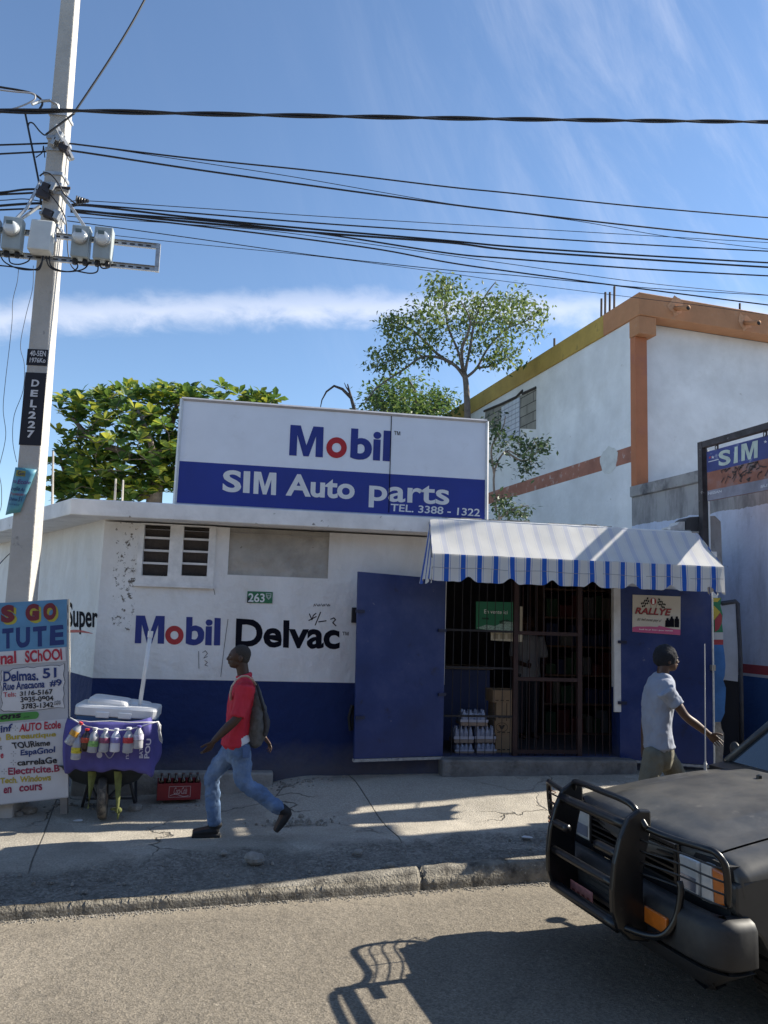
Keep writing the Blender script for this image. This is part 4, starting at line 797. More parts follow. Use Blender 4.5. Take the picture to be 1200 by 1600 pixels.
# stripe along the side wall
z1, z0 = (LWp(986, 694).z+LWp(790, 763.5).z)/2, (LWp(986, 717).z+LWp(790, 783.5).z)/2
g = MB(); g.slab([LP(-.004, B2-.02, z0), LP(-.004, 24, z0), LP(-.004, 24, z1), LP(-.004, B2-.02, z1)], ST*.003); g.build('stripe', mat('faded_red_stripe', (.36, .155, .105), .85, .22, 3.0, dirt=((.5, .42, .38), .56, 6.0, .12)), bld)
g = MB(); c = LWp(951, 719, .008); g.add([c+SN*(.30*cos(2*pi*k/16)*(1+.12*sin(k*2)))+Vector((0, 0, .26*sin(2*pi*k/16)*(1+.1*cos(k*3)))) for k in range(16)], [tuple(range(16))]); g.build('patch', mat('pale_patch', (.62, .64, .62), .9, .1, 8), bld)
# glass block window with exposed blockwork
zoom = lambda x, y, o=0.0: LWp(650+x/6, 600+y/6, o)
g = MB(); q = [zoom(655, 300), zoom(1128, 420), zoom(1128, 30), zoom(930, 110), zoom(800, 180), zoom(640, 250)]
q = [zoom(640, 400, .006), zoom(1125, 425, .006), zoom(1128, 40, .006), zoom(1010, 95, .006), zoom(940, 118, .006), zoom(800, 195, .006), zoom(650, 262, .006)]
g.add(q, [tuple(range(7))])
def block_mat():
    m = bpy.data.materials.new('exposed_blockwork'); m.use_nodes = True; t = m.node_tree; b = t.nodes['Principled BSDF']
    ge = N(t, 'ShaderNodeNewGeometry'); sx = N(t, 'ShaderNodeSeparateXYZ'); Lk(t, ge.outputs['Position'], sx.inputs[0]); cb_ = N(t, 'ShaderNodeCombineXYZ'); Lk(t, sx.outputs[1], cb_.inputs[0]); Lk(t, sx.outputs[2], cb_.inputs[1])
    br = N(t, 'ShaderNodeTexBrick', Scale=1.0); br.inputs['Brick Width'].default_value = .62; br.inputs['Row Height'].default_value = .235; br.inputs['Mortar Size'].default_value = .012
    br.inputs['Color1'].default_value = (.33, .325, .29, 1); br.inputs['Color2'].default_value = (.40, .39, .345, 1); br.inputs['Mortar'].default_value = (.09, .085, .075, 1)
    Lk(t, cb_.outputs[0], br.inputs['Vector']); n = N(t, 'ShaderNodeTexNoise', Scale=4.0, Detail=7.0); Lk(t, ge.outputs['Position'], n.inputs['Vector']); mu = N(t, 'ShaderNodeMixRGB'); mu.blend_type = 'MULTIPLY'; mu.inputs[0].default_value = .5; Lk(t, br.outputs[0], mu.inputs[1]); Lk(t, n.outputs[0], mu.inputs[2])
    Lk(t, mu.outputs[0], b.inputs['Base Color']); b.inputs['Roughness'].default_value = .95; return m
g.build('blockwork', block_mat(), bld)
g = MB()
for a, b in (((640, 255), (800, 190)), ((800, 190), (945, 122)), ((945, 118), (1000, 62)), ((1000, 92), (1125, 35))): g.tube([zoom(*a, .01), zoom(*b, .01)], .035, 5)
g.build('broken_lintel', flat('lintel_dark', (.05, .045, .04), .9), bld)
wa = [zoom(808, 205), zoom(980, 133), zoom(976, 502), zoom(815, 552)]
yy = [(p-OB).dot(SN) for p in wa]; b0_, b1_ = max(yy[0], yy[3]), min(yy[1], yy[2]); zhi_ = (wa[0].z+wa[1].z)/2; zlo_ = (wa[2].z+wa[3].z)/2
g = MB(); nb, nr = 5, 8
wf = MB(); wf.slab([LP(-.02, b1_, zlo_), LP(-.02, b0_, zlo_), LP(-.02, b0_, zhi_), LP(-.02, b1_, zhi_)], ST*.012); win_ = wf.build('window', flat('block_mortar', (.30, .34, .42), .8), bld)
for i in range(nb):
    for j in range(nr):
        ba, bb2 = b1_+(b0_-b1_)*i/nb+.012, b1_+(b0_-b1_)*(i+1)/nb-.012; za, zb_ = zlo_+(zhi_-zlo_)*j/nr+.012, zlo_+(zhi_-zlo_)*(j+1)/nr-.012
        g.slab([LP(-.028, ba, za), LP(-.028, bb2, za), LP(-.028, bb2, zb_), LP(-.028, ba, zb_)], ST*.006)
g.build('pane', mat('glass_block', (.66, .71, .82), .15, .12, 3.0, spec=.8), win_)
# rebar sticking out of the parapet
RBM = mat('rusty_rebar', (.05, .03, .022), .8, .3, 30)
for px, pb, pt in ((933.5, 494, 466), (939.5, 491, 456), (946.5, 487, 456), (953.5, 483, 447)):
    p, q = LWp(px, pb), LWp(px+.5, pt); 
    rb = MB(); rb.tube([Vector((p.x+.08, p.y, ZT-.1)), Vector((q.x+.08, q.y, q.z))], .022, 6); rb.build('rebar', RBM, bld)
p, q = LWp(860, 545), LWp(860, 528); rb = MB(); rb.tube([p+ST*.1, q+ST*.1], .025, 6); rb.build('rebar', RBM, bld)
p, q = BF(2.05)(1156, 492), BF(2.05)(1156, 474); rb = MB(); rb.tube([p, q], .02, 6); rb.build('rebar', RBM, bld)
# ground floor block in front: grey ledge, painted flank, red band
bf = -1.45
g = MB(); g.slab([LP(.0, bf, -.3), LP(12, bf, -.3), LP(12, B2-.001, -.3), LP(.0, B2-.001, -.3)], (0, 0, ZL+.3-.20)); 
fl_m = bpy.data.materials.new('painted_flank'); fl_m.use_nodes = True
def flank():
    t = fl_m.node_tree; b = t.nodes['Principled BSDF']; ge = N(t, 'ShaderNodeNewGeometry'); P = ge.outputs['Position']; sx = N(t, 'ShaderNodeSeparateXYZ'); Lk(t, P, sx.inputs[0])
    zl = LWp(1180, 790).z; zs1 = LWp(1160, 1037).z; zs0 = LWp(1160, 1051).z; zw = LWp(1160, 1054).z
    n = N(t, 'ShaderNodeTexNoise', Scale=1.3, Detail=8.0, Roughness=.7); Lk(t, P, n.inputs['Vector']); z = sx.outputs[2]
    zz = Mth(t, 'ADD', z, Mth(t, 'MULTIPLY', Mth(t, 'SUBTRACT', n.outputs[0], .5), .18))
    def mixc(mask, a, bcol):
        m = N(t, 'ShaderNodeMixRGB'); Lk(t, mask, m.inputs[0]); 
        if isinstance(a, tuple): m.inputs[1].default_value = (*a, 1)
        else: Lk(t, a, m.inputs[1])
        m.inputs[2].default_value = (*bcol, 1); return m.outputs[0]
    mp = N(t, 'ShaderNodeMapping'); mp.inputs['Scale'].default_value = (3, 3, .8); Lk(t, P, mp.inputs[0]); n2 = N(t, 'ShaderNodeTexNoise', Scale=1.0, Detail=8.0, Roughness=.72); Lk(t, mp.outputs[0], n2.inputs['Vector'])
    st = N(t, 'ShaderNodeMapRange'); Lk(t, n2.outputs[0], st.inputs[0]); st.inputs[1].default_value = .42; st.inputs[2].default_value = .68
    up = N(t, 'ShaderNodeMixRGB'); Lk(t, st.outputs[0], up.inputs[0]); up.inputs[1].default_value = (.34, .34, .345, 1); up.inputs[2].default_value = (.12, .12, .13, 1)
    lowz = N(t, 'ShaderNodeMapRange'); Lk(t, n2.outputs[0], lowz.inputs[0]); lowz.inputs[1].default_value = .45; lowz.inputs[2].default_value = .75
    wht = N(t, 'ShaderNodeMixRGB'); Lk(t, lowz.outputs[0], wht.inputs[0]); wht.inputs[1].default_value = (.55, .61, .75, 1); wht.inputs[2].default_value = (.33, .37, .46, 1)
    n3 = N(t, 'ShaderNodeTexNoise', Scale=5.0, Detail=7.0, Roughness=.75); Lk(t, P, n3.inputs['Vector']); sp = N(t, 'ShaderNodeMapRange'); Lk(t, n3.outputs[0], sp.inputs[0]); sp.inputs[1].default_value = .66; sp.inputs[2].default_value = .70; sp.inputs[4].default_value = .7
    wh2 = mixc(sp.outputs[0], wht.outputs[0], (.14, .14, .16))
    c = mixc(Mth(t, 'LESS_THAN', z, zw), wh2, (.6, .6, .62)); c = mixc(Mth(t, 'LESS_THAN', z, zs1), c, (.33, .05, .06)); c = mixc(Mth(t, 'LESS_THAN', z, zs0), c, (.5, .52, .56)); c = mixc(Mth(t, 'LESS_THAN', z, zs0-.04), c, (.025, .085, .26))
    fin = N(t, 'ShaderNodeMixRGB'); Lk(t, Mth(t, 'GREATER_THAN', zz, zl), fin.inputs[0]); Lk(t, c, fin.inputs[1]); Lk(t, up.outputs[0], fin.inputs[2])
    Lk(t, fin.outputs[0], b.inputs['Base Color']); b.inputs['Roughness'].default_value = .88
    bp = N(t, 'ShaderNodeBump', Strength=.4, Distance=.03); n4 = N(t, 'ShaderNodeTexNoise', Scale=8.0, Detail=8.0); Lk(t, P, n4.inputs['Vector']); Lk(t, n4.outputs[0], bp.inputs['Height']); Lk(t, bp.outputs[0], b.inputs['Normal'])
flank(); g.build('lower_wall', fl_m, bld)
g = MB(); g.slab([LP(-.05, bf-.05, ZL-.198), LP(12, bf-.05, ZL-.198), LP(12, B2-.004, ZL-.198), LP(-.05, B2-.004, ZL-.198)], (0, 0, .198)); g.build('ledge', gm_, bld, bevel=.02)
# broken low wall between the shop and this building + dark gap + hoop of pipe
sw = thing('broken_wall', (6.5, 10.4, 0), 'broken grey block wall stub behind the awning corner', 'wall')
g = MB(); P10 = lambda x, y: atY(x, y, 10.25)
g.slab([P10(1098, 900), P10(1131, 900), P10(1128, 870), P10(1127, 830), P10(1126, 815), P10(1117, 806), P10(1098, 807)], (0, .35, 0)); g.build('block', gm_, sw)
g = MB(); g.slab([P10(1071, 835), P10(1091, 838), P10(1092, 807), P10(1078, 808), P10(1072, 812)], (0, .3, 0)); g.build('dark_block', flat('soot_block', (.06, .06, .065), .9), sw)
g = MB(); g.slab([P10(1045, 836), P10(1070, 836), P10(1070, 815), P10(1062, 815), P10(1058, 820), P10(1048, 823)], (0, .25, 0)); g.build('white_block', mat('chipped_white', (.55, .55, .55), .9, .2, 12), sw)
gp = thing('sheet_gate', LP(-.4, .3, 0), 'pale metal sheet held by a bent dark pipe in the gap right of the shop', 'gate')
GP = lambda x, y: atY(1080+x/5, 880+y/5, 9.9)
g = MB(); g.tube([GP(235, 315), GP(345, 298), GP(362, 315), GP(366, 420), GP(378, 620), GP(385, 800), GP(390, 1000), GP(395, 1400)], .03, 8); g.build('pipe', mat('dark_pipe', (.05, .055, .07), .6, .3, 10), gp, smooth=True)
g = MB(); q = [GP(215, 930), GP(262, 912), GP(365, 925), GP(368, 700), GP(355, 330), GP(345, 305), GP(215, 325)]; g.slab(q, (0, .01, 0)); g.build('sheet', mat('pale_sheet', (.36, .40, .47), .7, .15, 3.0), gp)
dk = thing('gap_shade_board', LP(-.4, .6, 0), 'black board standing in for the darkness of the recess beside the shop', 'board')
g = MB(); GD = lambda x, y: atY(1080+x/5, 880+y/5, 10.1); g.slab([GD(200, 1500), GD(402, 1500), GD(400, 900), GD(200, 900)], (0, .02, 0)); g.build('board', flat('gap_shade_black', (.012, .014, .022), .8), dk)  # black sheet whose colour stands for the dark of the recess

# ------------------------------------------------------------------ hanging SIM sign on its frame
Yp = 10.2; PO = atY(1097, 693, Yp); PO = Vector((PO.x, PO.y, 0))
HS = lambda x, y, o=0.0: atP(x, y, PO-ST*o, ST)
z_ = lambda x, y: HS(x, y).z
ztop = (HS(1097, 692).z+HS(1200, 660).z)/2
fr_ = thing('sign_frame', (PO.x, PO.y, 2.6), 'rusty dark square tube frame standing behind the awning corner', 'sign frame')
IR = mat('rusty_dark_steel', (.05, .045, .05), .65, .35, 8.0, metal=.3, dirt=((.25, .24, .24), .62, 12.0, .06))
LEN = 2.35
def hs(b, z, a=0.0): p = PO-SN*b+ST*a; return Vector((p.x, p.y, z))
g = MB(); g.slab([hs(-.045, 2.5, -.045), hs(.045, 2.5, -.045), hs(.045, 2.5, .045), hs(-.045, 2.5, .045)], (0, 0, ztop-2.5)); g.build('post', IR, fr_)
g = MB(); g.slab([hs(.047, ztop-.09, -.04), hs(LEN, ztop-.09, -.04), hs(LEN, ztop-.09, .04), hs(.047, ztop-.09, .04)], (0, 0, .088)); g.build('top_bar', IR, fr_)
g = MB(); g.slab([hs(LEN, 2.5, -.045), hs(LEN+.09, 2.5, -.045), hs(LEN+.09, 2.5, .045), hs(LEN, 2.5, .045)], (0, 0, ztop-2.5)); g.slab([hs(LEN, .0, -.045), hs(LEN+.09, .0, -.045), hs(LEN+.09, .0, .045), hs(LEN, .0, .045)], (0, 0, 2.499)); g.build('post', IR, fr_)
sgn = thing('hanging_shop_sign', hs(1.2, 4.0), 'weathered blue and orange SIM sign panel hanging from the dark frame', 'sign')
bA = -(HS(1105, 740)-PO).dot(SN); zsT = (HS(1105, 707).z+HS(1200, 679).z)/2; zsB = (HS(1105, 785).z+HS(1200, 763).z)/2; bB = 2.2
zm = (HS(1105, 738.5).z+HS(1200, 716).z)/2; zm2 = (HS(1105, 769).z+HS(1200, 745.5).z)/2
g = MB(); g.slab([hs(bA, zsB), hs(bB, zsB), hs(bB, zsT), hs(bA, zsT)], ST*.03); g.build('panel', mat('sign_panel_orange', (.27, .105, .07), .7, .35, 3.0, dirt=((.16, .16, .18), .47, 3.0, .2)), sgn)
g = MB(); g.slab([hs(bA, zm, -.004), hs(bB, zm, -.004), hs(bB, zsT, -.004), hs(bA, zsT, -.004)], ST*.003); g.build('blue_band', mat('sign_panel_blue', (.03, .045, .19), .6, .25, 3.0, dirt=((.2, .23, .35), .60, 6.0, .08)), sgn)
g = MB(); g.slab([hs(bA, zsB, -.004), hs(bB, zsB, -.004), hs(bB, zm2, -.004), hs(bA, zm2, -.004)], ST*.003); g.build('lower_strip', mat('strip_grey', (.2, .2, .25), .7, .3, 4.0), sgn)
hz_ = lambda x, y, o=.008: HS(1000+x/5.335, 640+y/5.335, o)
GL = flat('sign_pale_green', (.42, .50, .46), .7, var=.2)
g = MB()
letter_px(g, 'S', [(655, 475), (755, 455), (755, 328), (655, 345)], hz_, bold=.03); letter_px(g, 'I', [(780, 450), (815, 440), (815, 305), (790, 312)], hz_, bold=.01); letter_px(g, 'M', [(845, 430), (980, 400), (982, 255), (845, 290)], hz_); g.build('lettering', GL, sgn)
g = MB(); a, b = hz_(570, 440), hz_(655, 418); g.quad(a, b, b+Vector((0, 0, .012)), a+Vector((0, 0, .012))); letter_px(g, 'NISSAN', [(568, 712), (680, 690), (680, 668), (568, 688)], hz_, bold=.03); letter_px(g, 'SUZUKI', [(1005, 655), (1180, 612), (1180, 588), (1005, 632)], hz_, bold=.03)
for cx, cy in ((607, 397), (1045, 268)):
    pts = [(cx+(15 if k % 2 == 0 else 6)*sin(pi*k/5), cy-(15 if k % 2 == 0 else 6)*cos(pi*k/5)) for k in range(10)]; poly_px(g, pts, hz_)
g.build('lettering', flat('sign_pale', (.5, .52, .58), .7), sgn)
g = MB(); q = [(575, 408), (590, 402), (590, 390), (577, 394)]; poly_px(g, q, hz_); g.build('mark', MATS['red_lettering'], sgn)
g = MB(); rr = random.Random(4)
for k in range(40):
    b = rr.uniform(bA+.25, bB-.1); z = rr.uniform(zm2+.02, zm-.05); pp = [hs(b, z, -.008)]
    for s in range(4): b += rr.uniform(-.04, .07); z += rr.uniform(-.03, .09); z = max(zm2+.01, min(zm-.015, z)); pp.append(hs(b, z, -.008))
    for a, c in zip(pp, pp[1:]): w = Vector((0, 0, .008)); g.quad(a-w, c-w, c+w, a+w)
g.build('flaking', flat('flake_dark', (.05, .04, .04), .9), sgn)
for k, b in enumerate((.30, 1.2, 2.1)):
    g = MB(); g.tube([hs(b, ztop-.085), hs(b+.02, ztop-.13), hs(b, ztop-.17), hs(b+.01, zsT+.002)], .010, 6); g.tube([hs(b-.03, zsT-.02), hs(b-.03, zsT+.05), hs(b+.03, zsT+.05), hs(b+.03, zsT-.02)], .007, 5); g.build('chain', IR, sgn)
# the sun-side thin white conduit on the post
g = MB(); g.tube([hs(.05, 2.7, .055), hs(.05, ztop-.12, .055)], .014, 6); g.build('conduit', flat('white_conduit', (.75, .75, .75), .5), fr_)
# unseen objects added beyond the right edge to throw the pavement shadows
ns = thing('added_shade_panel', (8.2, 8.75, 0), 'tall stepped panel on posts, unseen past the frame, added to shade the pavement', 'sign')
g = MB(); g.bb((9.0, 8.16, 1.9), (9.1, 8.93, 5.399)); g.bb((9.0, 8.12, 5.4), (9.1, 9.34, 9.2)); g.build('panel', flat('board_grey', (.4, .4, .4)), ns)
for y in (8.25, 8.85): g = MB(); g.tube([(9.05, y, 0), (9.05, y, 1.9)], .05, 8); g.build('post', IR, ns)
ns2 = thing('added_shade_stall', (5.9, 7.9, 0), 'wooden stall with a sheet roof, unseen past the right edge, added to shade the pavement', 'stall')  # added out of view for the shade of its roof
g = MB(); g.bb((6.2, 7.75, .06), (7.4, 8.35, 1.0)); g.build('counter', flat('stall_wood', (.25, .18, .12)), ns2)
g = MB(); g.slab([(6.0, 7.62, 2.05), (7.6, 7.62, 2.05), (7.6, 8.47, 2.25), (6.0, 8.47, 2.25)], (0, 0, .03)); g.build('roof', flat('stall_roof', (.35, .34, .33)), ns2)
for x in (6.1, 7.5):
    for y in (7.7, 8.4): g = MB(); g.tube([(x, y, 0), (x, y, 2.1)], .03, 6); g.build('post', MATS['stall_wood'], ns2)

# ================================================================== UTILITY POLE
PYY = 8.65
pb, pt_ = atY(34.5, 930, PYY), atY(110.5, 0, PYY); axd = (pt_-pb)/(pt_.z-pb.z)
PX = lambda z: pb+axd*(z-pb.z)
pole = thing('utility_pole', PX(.0), 'tall tapered square concrete utility pole with black stencilled panels', 'utility pole')
prot = Matrix.Rotation(R(-7), 3, 'Z')
def pw(z): return .236-(z-2.1)*.0112
def pcorner(z, i, j, o=0.0): w = pw(z)/2+o; return PX(z)+prot @ Vector((i*w, j*w, 0))
PC = mat('pole_concrete', (.46, .44, .41), .9, .13, 2.5, bump=.45, bscale=30, dirt=((.26, .25, .24), .62, 6.0, .08))
g = MB(); rings = []
for k in range(24):
    z = -.2+11.4*k/23; rings.append([p for i, j in ((-1, -1), (1, -1), (1, 1), (-1, 1)) for p in [pcorner(z, i, j)]])
g.loft(rings); g.build('shaft', PC, pole, bevel=.012)
def pole_front(u, z, o=.004):        # u -1..1 across the front face
    a, b = pcorner(z, -1, -1, o), pcorner(z, 1, -1, o); return a+(b-a)*(u+1)/2
fn_ = prot @ Vector((0, -1, 0))
def PFp(x, y, o=.004): return atP(x, y, pcorner(3.5, 0, -1, o), fn_)
g = MB(); zs = [PFp(60, y).z for y in (545.5, 571)]; g.quad(pole_front(-1, zs[1]), pole_front(1, zs[1]), pole_front(1, zs[0]), pole_front(-1, zs[0]))
z2 = [PFp(55, y).z for y in (582, 696)]; g.quad(pole_front(-1, z2[1]), pole_front(1, z2[1]), pole_front(1, z2[0]), pole_front(-1, z2[0])); g.build('stencil_panel', flat('stencil_black', (.012, .012, .02), .7), pole)
g = MB(); LT = lambda x, y: PFp(x/4, y/4+500, .008)
letter_px(g, '40-5EN', [(186, 224), (286, 228), (288, 193), (190, 190)], LT, bold=.02); letter_px(g, '1976Ko', [(184, 265), (284, 268), (286, 238), (188, 234)], LT, bold=.02)
for ch, y0, y1, x0, x1 in (('D', 415, 372, 198, 246), ('E', 478, 436, 192, 238), ('L', 545, 498, 190, 232), ('2', 615, 570, 178, 226), ('2', 675, 630, 176, 222), ('7', 735, 688, 170, 214)):
    letter_px(g, ch, [(x0-4, y0), (x1-4, y0+2), (x1+2, y1+2), (x0+2, y1)], LT, bold=.035)
poly_px(g, [(206, 552), (216, 553), (216, 562), (206, 561)], LT); g.build('stencil_lettering', flat('stencil_white', (.62, .62, .64), .7), pole)
# white painted side seen on the sunny face
g = MB(); 
for z0_, z1_ in ((.3, 7.0),): pass
SB = mat('galvanised_steel', (.42, .43, .44), .45, .2, 12.0, metal=.6)
def band(z, h=.05, o=.012, name='pole_band'):
    g = MB(); g.loft([[pcorner(zz, i, j, o) for i, j in ((-1, -1), (1, -1), (1, 1), (-1, 1))] for zz in (z-h/2, z+h/2)]); g.build(name, SB, pole)
for y in (176, 213, 232, 270, 287, 300, 333, 352): band(PFp(90, y).z, .035)
def bkt(pts, r=.018, m=SB, name='bracket'): g = MB(); g.tube([atY(x, y, Y-.08) for x, y, Y in pts], r, 6); g.build(name, m, pole)
bkt([(88, 196, 8.62), (113, 249, 8.62)], .028); bkt([(86, 199, 8.56), (98, 222, 8.56)], .018); bkt([(98, 222, 8.58), (106, 243, 8.58)], .02, IR)
bkt([(64, 282, 8.6), (42, 325, 8.5), (22, 345, 8.45)], .016); bkt([(95, 300, 8.6), (137, 361, 8.5)], .018); bkt([(62, 322, 8.6), (25, 348, 8.5)], .018)
bkt([(84, 175, 8.6), (92, 174, 8.55), (90, 164, 8.55), (78, 157, 8.5), (64, 158, 8.5), (50, 163, 8.45)], .016)
bkt([(80, 290, 8.6), (108, 300, 8.6)], .022, SB); bkt([(66, 292, 8.6), (110, 294, 8.58)], .015, IR)
for (x, y, rx, rz) in ((82, 293, .03, .05), (92, 215, .03, .06), (100, 232, .05, .03), (77, 335, .06, .04), (88, 337, .035, .05), (84, 222, .02, .05), (72, 296, .05, .06), (66, 305, .07, .03)):
    g = MB(); c = atY(x, y, 8.51); g.box(c, (rx*2, .08, rz*2), Matrix.Rotation(.3, 3, 'Y')); g.build('clamp', SB if rx < .045 else IR, pole, bevel=.006)
for pts in ([(120, 311, 8.55), (124, 313, 8.5), (139, 314, 8.48)],):
    g = MB(); p0, p1 = atY(119, 313, 8.43), atY(139, 314, 8.43); d = (p1-p0)
    for k in range(5): c = p0+d*(.1+.19*k); g.lathe([(.012, -.02), (.05-.007*k, -.004), (.05-.007*k, .004), (.012, .02)], c, d, 12)
    g.tube([p0, p1], .014, 8); g.build('insulator', flat('dark_insulator', (.03, .03, .035), .4), pole, smooth=False)
# tin notice nailed to the pole
tn = thing('tin_notice', PFp(35, 790), 'small blue tin school notice bent round the pole', 'notice')
TQ = lambda x, y, o=.02: atP(x/6.15, y/6.15+700, pcorner(3., 0, -1, o), fn_)
g = MB(); r0 = [TQ(148, 185), TQ(352, 208)]; r1 = [TQ(52, 645), TQ(192, 618)]; rings = []
for k in range(9):
    v = k/8; a = r0[0]*(1-v)+r1[0]*v; b = r0[1]*(1-v)+r1[1]*v; rings.append([a+(b-a)*u+fn_*(.035*(1-u)**2*0+.02*sin(pi*u)) for u in (0, .25, .5, .75, 1)])
g.loft(rings, cap=False, closed=False); 
tm = mat('tin_notice_paint', (.08, .25, .38), .5, .25, 4.0, dirt=((.10, .33, .30), .45, 5.0, .2)); ob = g.build('sheet', tm, tn, smooth=True); so_ = ob.modifiers.new('solid', 'SOLIDIFY'); so_.thickness = .003
g = MB(); TT = lambda x, y: TQ(x, y, .044)
for s, q in (('Ecole', [(165, 345), (295, 350), (298, 312), (170, 300)]), ('no', [(122, 335), (156, 338), (158, 312), (126, 306)])): letter_px(g, s, q, TT, bold=.015, shear=.2)
g.build('lettering', flat('notice_violet', (.10, .03, .18)), tn)
g = MB()
for s, q in (('nelle', [(105, 408), (190, 412), (195, 372), (112, 366)]), ('51', [(172, 512), (212, 514), (216, 470), (178, 470)]), ('Delmas', [(92, 502), (165, 508), (168, 482), (96, 474)]), ('Tel: 31 16 51 67', [(82, 545), (185, 555), (187, 540), (86, 530)]), ('Au', [(195, 415), (236, 418), (240, 385), (200, 382)])): letter_px(g, s, q, TT, bold=.01, shear=.2)
g.build('lettering', flat('notice_navy', (.015, .04, .12)), tn)
g = MB(); letter_px(g, 'Formation', [(98, 452), (235, 460), (238, 432), (103, 424)], TT, bold=.0, shear=.2); g.build('lettering', flat('notice_red', (.3, .03, .05)), tn)
g = MB(); poly_px(g, [(150, 266), (240, 274), (246, 222), (160, 210)], lambda x, y: TQ(x, y, .042)); g.build('badge', flat('notice_olive', (.25, .24, .05)), tn)
g = MB(); letter_px(g, 'Go', [(166, 258), (234, 264), (238, 228), (172, 220)], lambda x, y: TQ(x, y, .046), bold=.02); g.build('lettering', MATS['notice_navy'], tn)

# meter rack and meters
MY = 8.43; MP = lambda x, y: atY(x, y, MY)
rk = thing('meter_rack', MP(90, 412), 'perforated steel rack carrying the meters across the pole', 'rack')
zr1, zr2 = MP(120, 371).z, MP(120, 407).z
xl, xr = MP(-60, 380).x, MP(248, 390).x
def chan(z):
    g = MB(); g.bb((xl, MY+.02, z-.03), (xr, MY+.03, z+.03)); g.bb((xl, MY+.0, z+.027), (xr, MY+.0195, z+.03)); g.bb((xl, MY+.0, z-.03), (xr, MY+.0195, z-.027)); g.build('rail', SB, rk)
    h = MB(); x = xl+.05
    while x < xr-.06: h.bb((x, MY+.0175, z-.008), (x+.05, MY+.0192, z+.008)); x += .085
    h.build('slot', flat('slot_dark', (.03, .03, .035)), rk)
chan(zr1); chan(zr2)
g = MB(); g.bb((xr-.03, MY+.005, zr2-.03), (xr+.015, MY+.04, zr1+.03)); g.build('end_plate', SB, rk)
mbm = mat('meter_grey', (.33, .37, .37), .45, .1, 10.0); dome = mat('meter_dome', (.62, .66, .68), .12, .05, 10, spec=.9); 
def meter(x0, y0, x1, y1, label):
    a, b = MP(x0, y1), MP(x1, y0); w = b.x-a.x; h = b.z-a.z; c = Vector(((a.x+b.x)/2, MY, a.z))
    o = thing('electric_meter', c, label, 'electric meter', 'round glass electric meters on the pole')
    g = MB(); g.bb((a.x, MY-.13, a.z), (b.x, MY-.001, b.z)); g.build('case', mbm, o, bevel=.012)
    cz = a.z+h*.60; ax = Vector((0, -1, 0))
    g = MB(); g.lathe([(w*.42, 0), (w*.43, .02), (w*.43, .03), (w*.40, .035)], (c.x, MY-.131, cz), ax, 24); g.build('ring', SB, o, smooth=False)
    g = MB(); g.lathe([(w*.38, 0), (w*.38, .016), (w*.355, .032), (w*.27, .042), (w*.13, .047), (.001, .048)], (c.x, MY-.160, cz), ax, 24, cap=False); g.build('dome', dome, o, smooth=True)
    g = MB(); g.add([(c.x-w*.2, MY-.2105, cz+.02), (c.x+w*.14, MY-.2105, cz+.02), (c.x+w*.14, MY-.2105, cz+.06), (c.x-w*.2, MY-.2105, cz+.06)], [(0, 1, 2, 3)]); g.build('display', flat('meter_display', (.12, .15, .14), .3), o)
    for s in (-.28, .28):
        g = MB(); g.lathe([(.026, 0), (.03, -.03), (.02, -.06)], (c.x+w*s, MY-.06, a.z), (0, 0, 1), 10); g.build('gland', flat('gland_black', (.012, .012, .015), .5), o)
    return o
meter(-29, 349, 5, 395, 'grey electric meter cut by the left edge of the photo')
meter(6.5, 349, 41, 396, 'grey electric meter left of the pole, beside the white box')
meter(113, 362, 145, 408, 'grey electric meter nearest the pole on its right side')
meter(147.5, 364.5, 180, 411, 'grey electric meter at the outer right of the pair by the bare rack end')
jb = thing('junction_box', MP(67, 398), 'plain white steel box in the middle of the meter rack on the pole', 'junction box')
g = MB(); a, b = MP(48, 399), MP(88, 352); g.hexa([(a.x, MY-.17, a.z), (b.x, MY-.17, a.z), (b.x, MY-.001, a.z), (a.x, MY-.001, a.z), (a.x, MY-.1, b.z), (b.x, MY-.1, b.z), (b.x, MY-.001, b.z+.01), (a.x, MY-.001, b.z+.01)]); g.build('case', mat('box_white', (.62, .62, .58), .5, .08, 6), jb, bevel=.015)
g = MB(); g.tube([MP(86, 370)+Vector((.02, -.1, 0)), MP(88, 385)+Vector((.02, -.11, 0))], .012, 6); g.build('latch', SB, jb)
# ------------------------------------------------------------------ wires
WB = flat('cable_black', (.012, .012, .016), .55)
PW = PX(7.0)
def wire(pts, r, label, cat='cable', group=None, off=0.0, name='overhead_cable', street=True, twist=0):
    P = []
    for x, y in pts:
        P.append(atP(x, y, PW-SN*off, SN))
    r *= .72
    # smooth the path
    Q = []; n = len(P)
    for i in range(n-1):
        p0, p1, p2, p3 = P[max(i-1, 0)], P[i], P[i+1], P[min(i+2, n-1)]
        for k in range(8):
            t = k/8; Q.append(.5*((2*p1)+(-p0+p2)*t+(2*p0-5*p1+4*p2-p3)*t*t+(-p0+3*p1-3*p2+p3)*t**3))
    Q.append(P[-1])
    g = MB()
    if twist:
        L = 0; A = []; Bq = []
        for i, q in enumerate(Q):
            if i: L += (q-Q[i-1]).length
        # resample densely
        D = [0]
        for i in range(1, len(Q)): D.append(D[-1]+(Q[i]-Q[i-1]).length)
        m = int(D[-1]/.06); j = 0
        for k in range(m+1):
            d = D[-1]*k/m
            while j < len(D)-2 and D[j+1] < d: j += 1
            t = (d-D[j])/max(1e-6, D[j+1]-D[j]); q = Q[j]*(1-t)+Q[j+1]*t; ph = d*twist
            A.append(q+Vector((0, cos(ph), sin(ph)))*r*.95); Bq.append(q-Vector((0, cos(ph), sin(ph)))*r*.95)
        g.tube(A, r, 6); g.tube(Bq, r, 6)
    else: g.tube(Q, r, 6)
    o = g.build(name, WB, smooth=True); tag(o, label, cat, group); return o
